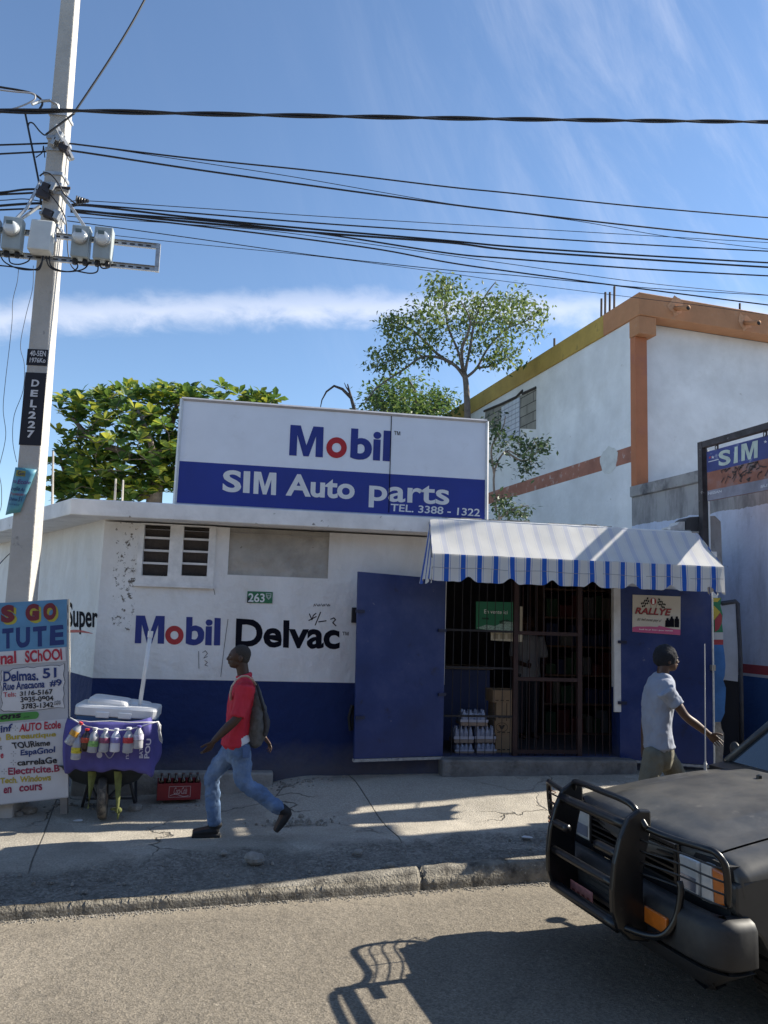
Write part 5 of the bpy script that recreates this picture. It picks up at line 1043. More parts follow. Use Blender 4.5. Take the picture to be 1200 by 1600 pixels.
wg = 'overhead cables running to the pole'
wire([(-60, 171), (0, 173), (60, 174), (120, 173), (300, 177.5), (600, 183), (900, 187.5), (1200, 190.5), (1300, 191)], .020, 'thick twisted black cable crossing the whole sky in front of the pole top', off=.35, twist=3.2)
wire([(228, -4), (205, 38), (170, 95), (120, 170), (112, 180), (72, 210)], .016, 'single black cable rising steeply from the pole to the top of the photo', off=.2)
wire([(98, 225), (115, 225), (300, 247.5), (500, 268), (700, 292), (800, 302), (1000, 323), (1200, 340), (1300, 347)], .014, 'uppermost straight cable right of the pole below the twisted one')
wire([(96, 236), (115, 236), (300, 264), (500, 292), (700, 319), (800, 331), (1000, 354), (1200, 374), (1300, 381)], .015, 'second straight cable below the twisted one, sagging more to the right')
wire([(115, 224), (300, 252), (450, 275), (600, 301), (720, 321), (900, 345), (1040, 369), (1200, 389), (1300, 398)], .006, 'thin wire crossing below the second straight cable')
wire([(110, 315), (140, 314), (300, 324.5), (500, 338), (700, 350), (1000, 367.5), (1200, 379), (1300, 384)], .006, 'thin wire leaving the dark insulator beside the pole')
wire([(110, 320), (140, 320), (300, 333), (500, 349), (700, 362.5), (1000, 382), (1200, 392.5), (1300, 397)], .012, 'medium cable just under the thin insulator wire')
wire([(112, 322), (145, 322), (300, 340), (500, 359), (700, 376), (800, 385.5), (1000, 399), (1200, 410.5), (1300, 415)], .016, 'upper cable of the thick bundle right of the pole')
wire([(110, 328), (145, 331), (300, 347), (500, 364), (700, 379), (800, 391), (1000, 405), (1200, 417.5), (1300, 422)], .018, 'lower cable of the thick bundle right of the pole')
wire([(110, 329), (300, 343), (500, 365), (700, 395.5), (800, 404.5), (1000, 420), (1200, 431), (1300, 435)], .014, 'cable parting downward from the thick bundle toward the right')
wire([(110, 331), (300, 352), (480, 374), (600, 391), (700, 410), (800, 424.5), (1000, 451), (1200, 476.5), (1300, 488)], .013, 'cable passing just above the orange parapet corner')
wire([(105, 338), (300, 351), (450, 364), (700, 399), (800, 413), (1000, 441), (1200, 461), (1300, 470)], .006, 'thin slack wire ending above the orange parapet')
wire([(105, 345), (300, 372), (500, 400), (700, 422), (800, 430), (1000, 449), (1200, 461.5), (1300, 467)], .007, 'second thin slack wire close above the tree top')
wire([(180, 368), (300, 381), (500, 401), (700, 427), (800, 441), (1000, 466), (1100, 478), (1200, 492), (1300, 506)], .005, 'lowest thin wire, touching the tree top and crossing the orange parapet')
wire([(-60, 228), (0, 226.5), (88, 223.5)], .013, 'upper straight cable left of the pole'); wire([(-60, 244), (0, 240.5), (88, 236)], .013, 'lower straight cable left of the pole')
wire([(-60, 304), (0, 301), (40, 296), (70, 296)], .016, 'upper cable of the bundle left of the pole'); wire([(-60, 308), (0, 304), (40, 302), (72, 300)], .015, 'second cable of the bundle left of the pole')
wire([(-60, 328), (0, 321.5), (50, 318), (75, 318)], .018, 'thick middle cable of the bundle left of the pole'); wire([(-60, 331), (0, 328), (60, 326), (90, 329)], .013, 'lower cable of the bundle left of the pole')
wire([(-60, 312), (0, 313), (40, 311), (80, 318)], .007, 'thin wire in the bundle left of the pole')
wire([(38, 170), (45, 205), (55, 255), (62, 293), (64, 320)], .016, 'black cable dropping beside the pole from the clamp cluster')
wire([(-40, 128), (0, 136), (30, 141), (50, 146), (64, 155), (66, 163), (60, 173)], .016, 'looping black cable at upper left of the pole', off=.2)
wire([(-20, 186), (0, 176), (30, 167), (50, 158), (55, 152), (50, 146), (20, 143), (-20, 138)], .012, 'pale looping service cable at upper left of the pole', off=.25).data.materials[0] = flat('cable_grey', (.4, .4, .42), .5)
wire([(44, 197), (46, 192), (52, 193), (62, 205), (70, 211), (76, 207)], .011, 'short curled cable jumper beside the pole clamp')
wire([(56, 246), (66, 238), (68, 228), (70, 246)], .008, 'small hanging wire loop left of the pole')
wire([(62, 275), (70, 270), (80, 273), (92, 288), (100, 303), (115, 316), (122, 320)], .011, 'arched jumper cable in front of the pole', off=.2)
wire([(66, 296), (80, 306), (95, 326), (103, 345), (105, 375), (107, 400), (112, 416), (120, 424)], .009, 'cable running down the pole to the right meters', off=.2)
for k, pts in enumerate([[(14, 396), (16, 410), (30, 413), (44, 408), (48, 400)], [(0, 398), (8, 410), (30, 420), (55, 421), (64, 412), (67, 400)], [(120, 408), (121, 418), (112, 424), (90, 423), (76, 415), (72, 400)], [(139, 409), (134, 418), (122, 423), (100, 424), (80, 416), (77, 400)], [(153, 412), (152, 424), (140, 427), (118, 423)], [(172, 412), (170, 418), (160, 419), (155, 413)], [(-20, 413), (20, 417), (50, 421), (62, 420), (68, 400)]]):
    wire(pts, .010, ['cable loop under the meter left of the white box', 'long cable loop from the left edge meter to the white box', 'cable loop from the white box to the nearest right meter', 'lower cable loop from the white box to the right meters', 'short cable loop below the outer right meter', 'tight cable bend at the outer right meter', 'lowest cable loop left of the white box'][k], off=.33, name='meter_cable')
wire([(29, 420), (27, 440), (20, 470), (19, 500), (15, 540), (8, 600), (5, 640), (9, 680), (1, 720), (-3, 730)], .004, 'hair-thin loose wire hanging at the far left edge', off=.2, name='hanging_wire'); wire([(52, 415), (51, 450), (40, 495), (32, 540), (38, 570), (36, 610), (22, 650), (20, 690), (26, 722)], .004, 'hair-thin loose wire hanging beside the stencilled panel', off=.2, name='hanging_wire')
wire([(-2, 740), (2, 760), (2, 790), (-3, 805)], .004, 'short loose wire at the left edge by the blue notice', off=.1, name='hanging_wire')
wire([(-10, 892), (12, 868), (40, 845)], .008, 'dark cable slanting up behind the pole at lower left', off=-2, name='service_cable')
# ================================================================== SCHOOL SIGN BOARD
BY = 8.42
Bd = lambda x, y, o=0.0: atY(x, y, BY-o)
sb = thing('school_signboard', Bd(50, 1262), 'hand painted plywood school sign board standing at the left edge in front of the pole', 'sign board')
bgm = mat('board_grey_white', (.44, .45, .48), .7, .1, 3.0, dirt=((.25, .24, .24), .66, 12.0, .04))
g = MB(); g.slab([Bd(-150, 1274), Bd(107, 1246), Bd(105, 936), Bd(-150, 950)], (0, .02, 0)); g.build('panel', bgm, sb)
Z3 = lambda o: (lambda x, y: Bd(x/10, 900+y/10, o)); Z4 = lambda o: (lambda x, y: Bd(x/7.617, 1060+y/7.617, o))
def painted(name, m, polys=(), texts=(), o=.003, zf=Z3, **k):
    g = MB()
    for p in polys: poly_px(g, p, zf(o))
    for s, q in texts: letter_px(g, s, q, zf(o+.002), wob=.005, **k)
    return g.build(name, m, sb)
painted('sky_blue_field', mat('board_blue', (.10, .26, .44), .6, .14, 4.0), [[(-1500, 1300), (1045, 1105), (1045, 365), (-1500, 505)]])
painted('white_strip', flat('board_white', (.62, .62, .64), .6), [[(-1500, 1490), (1030, 1330), (1022, 1112), (-1500, 1290)]], o=.006)
Y_ = flat('board_yellow', (.42, .38, .05), .6); MR = flat('board_maroon', (.17, .02, .035), .6); NV = flat('board_navy', (.012, .035, .16), .6); RDb = flat('board_red', (.42, .02, .05), .6); BKb = flat('board_black', (.012, .012, .02), .6)
sh_ = lambda q, dx, dy: [(x+dx, y+dy) for x, y in q]
S1, G1, O1 = [(15, 740), (228, 725), (228, 445), (15, 460)], [(398, 712), (608, 698), (608, 428), (398, 442)], [(675, 695), (880, 682), (880, 412), (675, 425)]
LE = [('LET', [(-1100, 800), (-480, 765), (-480, 480), (-1100, 515)])]
painted('lettering', Y_, texts=[('S', sh_(S1, 38, 32)), ('G', sh_(G1, 36, 32)), ('O', sh_(O1, 34, 30))], bold=.075)
painted('lettering', MR, texts=[('S', S1), ('G', G1), ('O', O1)]+LE, o=.006, bold=.07)
painted('lettering', NV, texts=[('T', [(35, 1140), (212, 1128), (212, 808), (35, 822)]), ('U', [(250, 1125), (470, 1108), (468, 795), (250, 808)]), ('T', [(515, 1108), (728, 1095), (728, 775), (515, 795)]), ('E', [(780, 1088), (1000, 1070), (990, 757), (780, 775)]), ('INSTI', [(-1400, 1230), (-60, 1140), (-60, 830), (-1400, 920)])], bold=.05)
painted('lettering', RDb, texts=[('nal', [(5, 1388), (255, 1365), (250, 1170), (5, 1190)]), ('SChOOl', [(390, 1355), (972, 1310), (965, 1130), (390, 1165)]), ('Professio', [(-1350, 1480), (-60, 1395), (-60, 1200), (-1350, 1300)])], o=.009, bold=.028)
# address card with a scalloped edge
pts = []
top = [(20, 1470+60), (30, 1480), (60, 1500), (140, 1500), (200, 1455), (330, 1440), (420, 1425), (520, 1440), (600, 1415), (700, 1410), (780, 1398), (900, 1400), (930, 1410), (1000, 1372), (1005, 1440)]
bot = [(985, 1540), (1010, 1650), (985, 1740), (1000, 1850), (980, 1930), (1008, 2060), (900, 2050), (780, 2065), (640, 2085), (520, 2090), (380, 2110), (250, 2115), (130, 2105), (60, 2110), (15, 2080), (45, 1990), (20, 1890), (40, 1780), (10, 1680), (35, 1600)]
def card(o, m, grow, nm):
    cx, cy = 510, 1750; painted(nm, m, [[(cx+(x-cx)*(1+grow/500), cy+(y-cy)*(1+grow/330)) for x, y in top+bot]], o=o)
card(.003, BKb, 7, 'card_border'); card(.006, MATS['board_white'], 0, 'address_card')
painted('lettering', NV, texts=[('Delmas.', [(50, 1655), (600, 1630), (590, 1465), (50, 1495)]), ('51', [(665, 1605), (885, 1590), (880, 1430), (665, 1445)]), ('Rue Anacaona', [(50, 1790), (700, 1745), (695, 1630), (50, 1665)]), ('#9', [(775, 1735), (965, 1720), (960, 1610), (775, 1622)])], o=.009, bold=.028)
painted('lettering', BKb, texts=[('3116-5167', [(310, 1880), (825, 1845), (825, 1765), (310, 1800)]), ('3935-0904', [(320, 1978), (835, 1945), (830, 1868), (320, 1893)]), ('3783-1342', [(335, 2080), (840, 2050), (835, 1968), (335, 1998)])], o=.009, bold=.025)
painted('lettering', RDb, texts=[('Tels:', [(55, 1895), (250, 1882), (250, 1808), (50, 1820)])], o=.009, bold=.01)
painted('lettering', BKb, texts=[('what', [(845, 1975), (950, 1968), (950, 1940), (845, 1946)]), ('sapp', [(845, 2025), (950, 2015), (950, 1975), (845, 1985)])], o=.009, bold=.0, shear=.2)
pg = [(-800, 600), (0, 520), (430, 480), (455, 460), (465, 430), (455, 405), (430, 393), (0, 425), (-800, 490)]
painted('green_band', mat('board_green', (.07, .27, .06), .6, .12, 5.0), [pg], o=.003, zf=Z4)
painted('lettering', BKb, texts=[('ons', [(0, 495), (250, 470), (250, 415), (0, 440)]), ('**', [(275, 480), (352, 475), (352, 450), (275, 455)])], o=.006, zf=Z4, bold=.035, shear=.15)
painted('white_field', mat('board_white_low', (.56, .57, .60), .65, .08, 3.0, dirt=((.25, .24, .25), .67, 16.0, .03)), [[(-1100, 1620), (812, 1405), (800, 478), (-1100, 640)]], zf=Z4)
D = lambda dx, q: q
painted('lettering', NV, texts=[('inf', [(5, 645), (135, 632), (150, 540), (5, 560)]), ('EspaGnol', [(245, 940), (655, 905), (655, 810), (245, 850)])], o=.006, zf=Z4, bold=.028)
painted('lettering', RDb, texts=[('AUTO Ecole', [(228, 640), (725, 592), (722, 498), (235, 540)]), ('e', [(5, 955), (42, 950), (42, 890), (5, 895)])], o=.006, zf=Z4, bold=.028)
painted('lettering', mat('board_ochre', (.42, .33, .03), .6, .1), texts=[('Bureautique', [(70, 755), (665, 705), (665, 635), (70, 665)]), ('Tech. Windows', [(0, 1255), (605, 1215), (605, 1140), (0, 1185)]), ('e', [(0, 745), (14, 744), (14, 700), (0, 702)])], o=.006, zf=Z4, bold=.028)
painted('lettering', BKb, texts=[('TOURisme', [(160, 840), (595, 800), (595, 728), (135, 765)]), ('carrelaGe', [(205, 1040), (680, 1010), (675, 930), (205, 970)]), ('t', [(0, 850), (20, 848), (20, 795), (0, 798)])], o=.006, zf=Z4, bold=.028)
painted('lettering', flat('board_crimson', (.27, .02, .07), .6), texts=[('Electricite.B', [(97, 1150), (710, 1110), (708, 1025), (97, 1065)]), ('en', [(40, 1372), (135, 1362), (135, 1290), (40, 1300)]), ('cours', [(228, 1350), (502, 1330), (500, 1255), (230, 1282)])], o=.006, zf=Z4, bold=.028)
g = MB()
for cx, cy in ((182, 592), (160, 897), (158, 1002), (50, 1108)):
    for dx, dy in ((1, 0), (-1, 0), (0, 1), (0, -1)): poly_px(g, [(cx+dx*6, cy+dy*6), (cx+dx*32+dy*3, cy+dy*32+dx*3), (cx+dx*32-dy*3, cy+dy*32-dx*3)], Z4(.008))
g.build('star_mark', BKb, sb)
g = MB()
for xx in (94, -98): g.slab([Bd(xx, 1272, -.021), Bd(xx+11, 1272, -.021), Bd(xx+10, 990, -.021), Bd(xx, 990, -.021)], (0, .055, 0))
g.build('post', mat('grey_timber', (.2, .19, .18), .9, .25, 8.0), sb)
g = MB(); a, b = Bd(106.2, 936), Bd(108, 1120); g.slab([a, a+Vector((.012, 0, 0)), b+Vector((.010, 0, 0)), b], (0, .028, 0)); g.build('edge_strip', flat('raw_plywood_edge', (.6, .55, .46), .8), sb)
# yellow kerb block and rubble under the board
yb = thing('yellow_block', atZ(5, 1272, .0), 'yellow painted concrete block on the ground under the school sign board', 'block')
g = MB(); g.bb((-2.95, 8.85, -.06), (-2.22, 9.12, .18)); g.build('block', mat('yellow_block_paint', (.45, .25, .04), .8, .25, 8.0, dirt=((.2, .17, .13), .56, 6.0, .1)), yb, bevel=.02)

# ================================================================== VENDOR'S WHEELBARROW
wb_y = 8.30
wz = gz(-1.3, wb_y)
WPp = lambda x, y, Y=wb_y: atY(x, y, Y)
wh_c = WPp(160, 1254, wb_y+.12); wr = .2
wh_c.z = wz+wr+.005
wbar = thing('wheelbarrow', (wh_c.x, 8.7, wz), 'dark metal wheelbarrow carrying the drinks cooler, wheel toward the road', 'wheelbarrow')
g = MB(); ax = Vector((1, .10, .06)).normalized(); g.lathe([(wr*.72, -.03), (wr*.86, -.043), (wr*.95, -.038), (wr, -.018), (wr, .018), (wr*.95, .038), (wr*.86, .043), (wr*.72, .03)], wh_c, ax, 32)
wheel = g.build('wheel', mat('dusty_tyre', (.055, .05, .045), .9, .3, 9.0, dirt=((.28, .24, .18), .5, 6.0, .15)), wbar, smooth=True)
g = MB(); g.lathe([(.02, -.05), (.05, -.035), (wr*.72, -.02), (wr*.72, .02), (.05, .035), (.02, .05)], wh_c, ax, 20); g.build('rim', mat('rusty_rim', (.2, .15, .11), .7, .3, 12.0), wheel, smooth=True)
TRM = mat('black_tray', (.022, .026, .03), .5, .3, 6.0)
def rr_ring(cx, cy, z, hx, hy, r=.08, n=5):
    P = []
    for sx_, sy_, a0 in ((1, 1, 0), (-1, 1, 90), (-1, -1, 180), (1, -1, 270)):
        for k in range(n): a = R(a0+90*k/(n-1)); P.append(Vector((cx+sx_*(hx-r)+r*cos(a), cy+sy_*(hy-r)+r*sin(a), z)))
    return P
tcx = WPp(171, 1205, 8.7).x
ztr = WPp(170, 1200, 8.45).z; zbt = WPp(170, 1226, 8.5).z
g = MB(); g.loft([rr_ring(tcx, 8.72, zbt, .24, .22), rr_ring(tcx, 8.70, zbt+.04, .31, .27), rr_ring(tcx, 8.72, ztr+.02, .42, .37), rr_ring(tcx, 8.72, ztr+.03, .44, .39)]); g.build('tray', TRM, wbar, smooth=True)
FRB = mat('barrow_frame', (.035, .035, .04), .6, .3, 10)
g = MB()
for s in (-1, 1):
    g.tube([wh_c+ax*s*.06, Vector((tcx+s*.16, 8.6, zbt-.01)), Vector((tcx+s*.24, 9.0, zbt+.06)), Vector((tcx+s*.28, 9.24, zbt+.16))], .018, 8)
    g.tube([Vector((tcx+s*.20, 8.75, zbt)), Vector((tcx+s*.27, 8.85, wz+.0)), Vector((tcx+s*.25, 8.98, wz+.0)), Vector((tcx+s*.22, 9.0, zbt+.06))], .016, 8)
g.tube([(tcx-.24, 8.87, wz+.1), (tcx+.24, 8.87, wz+.1)], .012, 6); g.build('frame', FRB, wbar, smooth=True)
# cooler
CYF = 8.42
cA, cB = atY(115.5, 1113, CYF), atY(243.5, 1124, CYF)
zc_t = atY(180, 1117, CYF).z; cxm = (cA.x+cB.x)/2; chw = (cB.x-cA.x)/2
co = thing('cooler_box', (cxm, CYF+.25, ztr), 'large blue cooler box with a white lid on the wheelbarrow', 'cooler')
g = MB(); g.loft([rr_ring(cxm, CYF+.26, ztr-.0, chw*.86, .2, .05), rr_ring(cxm, CYF+.26, zc_t-.012, chw*.98, .25, .05)]); g.build('body', mat('cooler_blue', (.08, .17, .33), .4, .12, 4.0), co, smooth=False, bevel=.006)
def tilt(pts, c, a): M = Matrix.Rotation(a, 3, 'Y'); return [c+M @ (p-c) for p in pts]
cc = Vector((cxm, CYF+.26, zc_t))
CWm = mat('cooler_white', (.70, .71, .72), .4, .08, 4.0, dirt=((.4, .38, .34), .62, 5.0, .1))
ta = R(3.0)
g = MB(); g.loft([tilt(rr_ring(cxm, CYF+.26, zc_t+z, hx, hy, .06), cc, ta) for z, hx, hy in ((-.025, chw, .26), (-.02, chw*1.01, .27), (.055, chw*1.01, .27), (.075, chw*.99, .255), (.082, chw*.93, .22))]); g.build('lid', CWm, co, smooth=False, bevel=.005)
for px in (160, 195):
    g = MB(); p = atY(px, 1118-(px-180)*-.05, CYF-.012); g.box(p, (.13, .02, .06), Matrix.Rotation(ta, 3, 'Y')); g.build('latch', CWm, co, bevel=.008)
l1 = thing('loose_lid', cc+Vector((-.1, 0, .11)), 'white foam cooler lid resting askew on top of the blue cooler', 'lid')
def lid(px0, px1, py, dy, a, hgt, Y, th, lab):
    pass
a_, b_ = atY(138, 1098, 8.55), atY(202, 1098, 8.55); c1 = (a_+b_)/2; c1.z = atY(168, 1100, 8.55).z
g = MB(); g.loft([tilt(rr_ring(c1.x, 8.66, c1.z+z, (b_.x-a_.x)/2*k, .2*k, .06), c1, R(7)) for z, k in ((-.035, .97), (-.03, 1.0), (.02, 1.0), (.05, .93), (.055, .85))]); g.build('lid', CWm, l1, bevel=.006)
l2 = thing('loose_lid', cc+Vector((.2, .1, .1)), 'smaller rounded white lid behind the white pipe on the cooler', 'lid')
a_, b_ = atY(196, 1102, 8.7), atY(233, 1102, 8.7); c2 = (a_+b_)/2; c2.z = atY(214, 1106, 8.7).z
g = MB(); g.loft([tilt(rr_ring(c2.x, 8.85, c2.z+z, (b_.x-a_.x)/2*k, .14*k, .05), c2, R(9)) for z, k in ((-.03, .96), (.03, 1.0), (.05, .9))]); g.build('lid', CWm, l2, bevel=.006)
bt = thing('bread_bundle', c1+Vector((.1, .0, -.03)), 'brown bundle tucked under the loose lids on the cooler', 'bundle')
g = MB(); rg = random.Random(2)
for k in range(14): p = c1+Vector((-.12+k*.035, .02+rg.uniform(0, .14), -.055+rg.uniform(-.004, .012))); g.ell(p, (.03, .04, .016), 8, 6)
g.build('bundle', mat('bundle_brown', (.35, .22, .12), .9, .4, 30), bt, smooth=True)
pp = thing('white_pipe', atY(219, 1107, 8.62), 'thin white plastic pipe standing up out of the cooler', 'pipe')
g = MB(); p0, p1 = atY(217, 1112, 8.62), atY(235, 992, 8.62); g.tube([p0, p1], .021, 12); g.build('tube', flat('pvc_white', (.78, .78, .77), .4), pp, smooth=True)
g = MB(); g.tube([atY(234.2, 996, 8.62), atY(235.6, 986, 8.62)], .027, 12); g.build('end_cap', MATS['pvc_white'], pp)
# purple cloth
cols = [((104, 1121), (98, 1168), (106, 1188), 8.38), ((109, 1124), (100, 1166), (102, 1209), 8.33), ((121, 1125), (117, 1165), (119, 1203), 8.30), ((150, 1127), (149, 1166), (150, 1206), 8.29), ((185, 1128), (186, 1167), (187, 1203), 8.29), ((214, 1126), (216, 1168), (217, 1207), 8.29), ((231, 1122), (235, 1166), (238, 1213), 8.31), ((240, 1119), (247, 1160), (242, 1201), 8.45), ((242, 1119), (252, 1158), (252, 1181), 8.66)]
def cr(p0, p1, p2, p3, t): return .5*((2*p1)+(-p0+p2)*t+(2*p0-5*p1+4*p2-p3)*t*t+(-p0+3*p1-3*p2+p3)*t**3)
g = MB(); C3 = []
for t_, m_, b_, Y in cols: C3.append([atY(*t_, Y+.05), atY(*m_, Y-.01), atY(*b_, Y)])
grid = []
for i in range(len(C3)-1):
    for k in range(8):
        t = k/8; q = [cr(C3[max(i-1, 0)][r], C3[i][r], C3[i+1][r], C3[min(i+2, len(C3)-1)][r], t) for r in range(3)]; grid.append(q)
grid.append(C3[-1])
nr = 14; m = len(grid)
for r in range(nr+1):
    for i, q in enumerate(grid):
        t = r/nr; p = q[0]*(2*(t-.5)*(t-1))+q[1]*(-4*t*(t-1))+q[2]*(2*t*(t-.5)); p.y += .022*fbm((i*.16, t*.8, 0), 1, 3)*(.3+t); p.z += .008*sin(i*.9)*t; g.v.append(p)
for r in range(nr):
    for i in range(m-1): a = r*m+i; g.f.append((a, a+1, a+m+1, a+m))
clo = thing('purple_cloth', atY(175, 1205, 8.4), 'purple cloth banner hung over the front of the cooler and wheelbarrow', 'cloth')
ob = g.build('cloth', mat('purple_cloth_weave', (.085, .078, .28), .9, .22, 4.0, bump=.4, bscale=9), clo, smooth=True); s_ = ob.modifiers.new('solid', 'SOLIDIFY'); s_.thickness = .004
CP = lambda x, y: atY(90+x/6, 1000+y/6, 8.245)
LILAC = flat('cloth_print', (.5, .5, .62), .8)
g = MB(); circle_px(g, (392, 1078), 27, 29, CP, 20); g.cuts.append((len(g.v), len(g.f))); stroke(g, [CP(440+95*k/10, 1048+58*sin(pi*k/10)) for k in range(11)], .010)
letter_px(g, 'na', [(668, 1115), (668, 1040), (640, 1040), (640, 1115)], CP, bold=.0); letter_px(g, 'BAT', [(800, 1108), (800, 1010), (765, 1010), (765, 1108)], CP, bold=.03); letter_px(g, 'POU', [(860, 1110), (880, 925), (835, 925), (808, 1110)], CP, bold=.03)
g.build('printed_lettering', LILAC, clo)
for k, q in enumerate((((137, 1205), (152, 1205), (143, 1240), (136, 1262)), ((178, 1205), (191, 1205), (186, 1240), (185, 1268)))):
    s = thing('green_rag', atY(*q[3], 8.34), ['olive green rag strip hanging left of the barrow wheel', 'olive green rag strip hanging right of the barrow wheel with a torn tip'][k], 'rag', 'green rags under the cloth')
    g = MB(); A = [atY(q[0][0]*(1-t)+q[2][0]*t-4*t, q[0][1]*(1-t)+q[3][1]*t, 8.33+.03*sin(t*5)) for t in [i/8 for i in range(9)]]; B = [atY(q[1][0]*(1-t)+q[3][0]*t+3*(1-t)*t, q[1][1]*(1-t)+q[3][1]*t+2*t, 8.36+.03*sin(t*4+1)) for t in [i/8 for i in range(9)]]
    M_ = [(a+b)/2+Vector((0, -.02, 0)) for a, b in zip(A, B)]
    g.loft([[a, mm, b] for a, mm, b in zip(A, M_, B)], cap=False, closed=False)
    if k: e = atY(185, 1266, 8.33); g.ell(e, (.035, .02, .03), 8, 6); g.ell(e+Vector((.0, 0, -.04)), (.012, .012, .05), 8, 6); g.ell(e+Vector((-.04, 0, .01)), (.04, .014, .014), 8, 6)
    g.build('rag', mat('olive_rag', (.16, .18, .055), .85, .3, 14.0), s, smooth=True)
st_ = MB(); st_.tube([CP(x, y)+Vector((0, -.02, 0)) for x, y in ((120, 725), (190, 765), (280, 805), (400, 835), (520, 845), (640, 840), (760, 815), (860, 785), (945, 762))], .006, 6)
st_.tube([CP(x, y)+Vector((0, -.012, 0)) for x, y in ((160, 745), (300, 765), (500, 758), (700, 772), (925, 768))], .005, 6)
st_.tube([CP(940, 765)+Vector((0, -.01, 0)), CP(950, 800), CP(955, 840)], .012, 6); st_.build('cord', flat('cord_white', (.7, .7, .7), .7), clo, smooth=True)
PET = mat('clear_bottle_plastic', (.55, .56, .60), .12, .06, 10, spec=.8, trans=.35); COLA = mat('cola_dark', (.02, .008, .006), .15, .1, 10, spec=.7)
bspec = [((234, 765), (108, 968), 33, (.55, .28, .04), (.5, .05, .06), PET, 'empty bottle with orange label and red cap swinging out at far left of the cord'),
 ((207, 868), (178, 1112), 36, (.6, .48, .03), (.5, .5, .5), PET, 'empty bottle with yellow label hanging lowest at left'),
 ((290, 825), (262, 1035), 35, (.45, .06, .03), (.45, .02, .02), COLA, 'dark cola bottle with red label and red cap'),
 ((365, 815), (325, 1045), 38, (.22, .42, .12), (.6, .6, .6), PET, 'bottle with pale green label beside the cola bottle'),
 ((463, 822), (436, 1042), 36, (.25, .06, .12), (.75, .75, .75), PET, 'clear bottle with dark red and white label near the middle'),
 ((562, 822), (541, 1040), 36, (.22, .2, .45), (.6, .62, .7), flat('milky_bottle', (.68, .68, .76), .4), 'milky white bottle with violet label right of the middle'),
 ((678, 812), (662, 1050), 38, (.5, .04, .05), (.78, .78, .78), PET, 'clear bottle with bright red label and white cap'),
 ((772, 795), (758, 1010), 36, (.5, .48, .6), (.12, .1, .4), PET, 'bottle with purple cap and white bag at the right end of the cord')]
for (tp, bp_, rad, lc, cc_, bm_, lab) in bspec:
    p1 = CP(*tp)+Vector((0, -.05, 0)); p0 = CP(*bp_)+Vector((0, -.055, 0)); ax_ = (p1-p0); L = ax_.length; ax_.normalize(); r = rad/6*8.25/1240*1.2
    o = thing('hanging_bottle', p0, lab, 'bottle', 'bottles hung on the white cord')
    g = MB(); g.lathe([(r*.55, 0), (r*.9, L*.015), (r, L*.05), (r*.97, L*.2), (r*1.0, L*.28), (r*.9, L*.42), (r*1.0, L*.5), (r*.98, L*.62), (r*.75, L*.74), (r*.42, L*.84), (r*.36, L*.92)], p0, ax_, 16); g.build('body', bm_, o, smooth=True)
    g = MB(); g.lathe([(r*.46, L*.915), (r*.48, L*.93), (r*.48, L*1.0), (r*.3, L*1.01)], p0, ax_, 14); g.build('cap', flat('cap_%d%d%d' % tuple(int(v*100) for v in cc_), cc_, .4), o)
    g = MB(); lo = .26 if lab.find('green') >= 0 or lab.find('yellow') >= 0 else .40; g.lathe([(r*1.03, L*lo), (r*1.04, L*(lo+.02)), (r*1.03, L*(lo+.2)), (r*1.0, L*(lo+.22))], p0, ax_, 16, cap=False); g.build('label', mat('label_%d%d%d' % tuple(int(v*100) for v in lc), lc, .5, .45, 45), o, smooth=True)
pb_ = MB(); q = [CP(945, 770), CP(970, 800), CP(965, 860), CP(985, 940), CP(980, 975), CP(950, 940), CP(938, 850)]; pb_.slab([p+Vector((0, -.0, 0)) for p in q], (0, .03, 0)); tag(pb_.build('plastic_bag', mat('grey_plastic_bag', (.35, .36, .38), .35, .4, 20), bevel=.006), 'crumpled grey plastic bag tied at the right end of the cord', 'bag')

# red crate with bottles
cY = 8.86
CR = lambda x, y, Y=cY: atY(x, y, Y)
ca, cbq = CR(244.5, 1253), CR(313, 1247, cY+.05)
czb = (ca.z+cbq.z)/2; czh = CR(280, 1224).z-CR(280, 1250).z
crate = thing('red_crate', ((ca.x+cbq.x)/2, cY+.16, czb), 'low red plastic soft drink crate on the ground beside the man', 'crate')
ang = math.atan2(cbq.y-ca.y, cbq.x-ca.x); rz = Matrix.Rotation(ang, 3, 'Z'); Lc = (Vector((cbq.x, cbq.y, 0))-Vector((ca.x, ca.y, 0))).length
def cq(u, v, z): p = rz @ Vector((u*Lc, v, 0)); return Vector((ca.x+p.x, ca.y+p.y, czb+z))
CRM = mat('crate_red', (.22, .013, .018), .5, .15, 6.0)
g = MB(); g.slab([cq(0, 0, 0), cq(1, 0, 0), cq(1, .30, 0), cq(0, .30, 0)], (0, 0, .012)); tw = .012
for q in (((0, 0), (1, 0), (1, tw), (0, tw)), ((0, .30-tw), (1, .30-tw), (1, .30), (0, .30)), ((0, tw+.0005), (tw/Lc, tw+.0005), (tw/Lc, .30-tw-.0005), (0, .30-tw-.0005)), ((1-tw/Lc, tw+.0005), (1, tw+.0005), (1, .30-tw-.0005), (1-tw/Lc, .30-tw-.0005))): g.slab([cq(u, v, .0122) for u, v in q], (0, 0, czh-.012))
for k in range(1, 6): g.slab([cq(k/6-.004, tw+.001, .02), cq(k/6+.004, tw+.001, .02), cq(k/6+.004, .288, .02), cq(k/6-.004, .288, .02)], (0, 0, czh*.6))
g.build('shell', CRM, crate, bevel=.004)
g = MB(); fz = lambda u, z: cq(u, -.003, z)
WL = flat('crate_print', (.55, .42, .42), .6)
for a, b in (((.27, .03), (.27, czh-.03)), ((.27, czh-.03), (.76, czh-.03)), ((.76, czh-.03), (.76, .03)), ((.76, .03), (.27, .03))): stroke(g, [fz(*a), fz(*b)], .004)
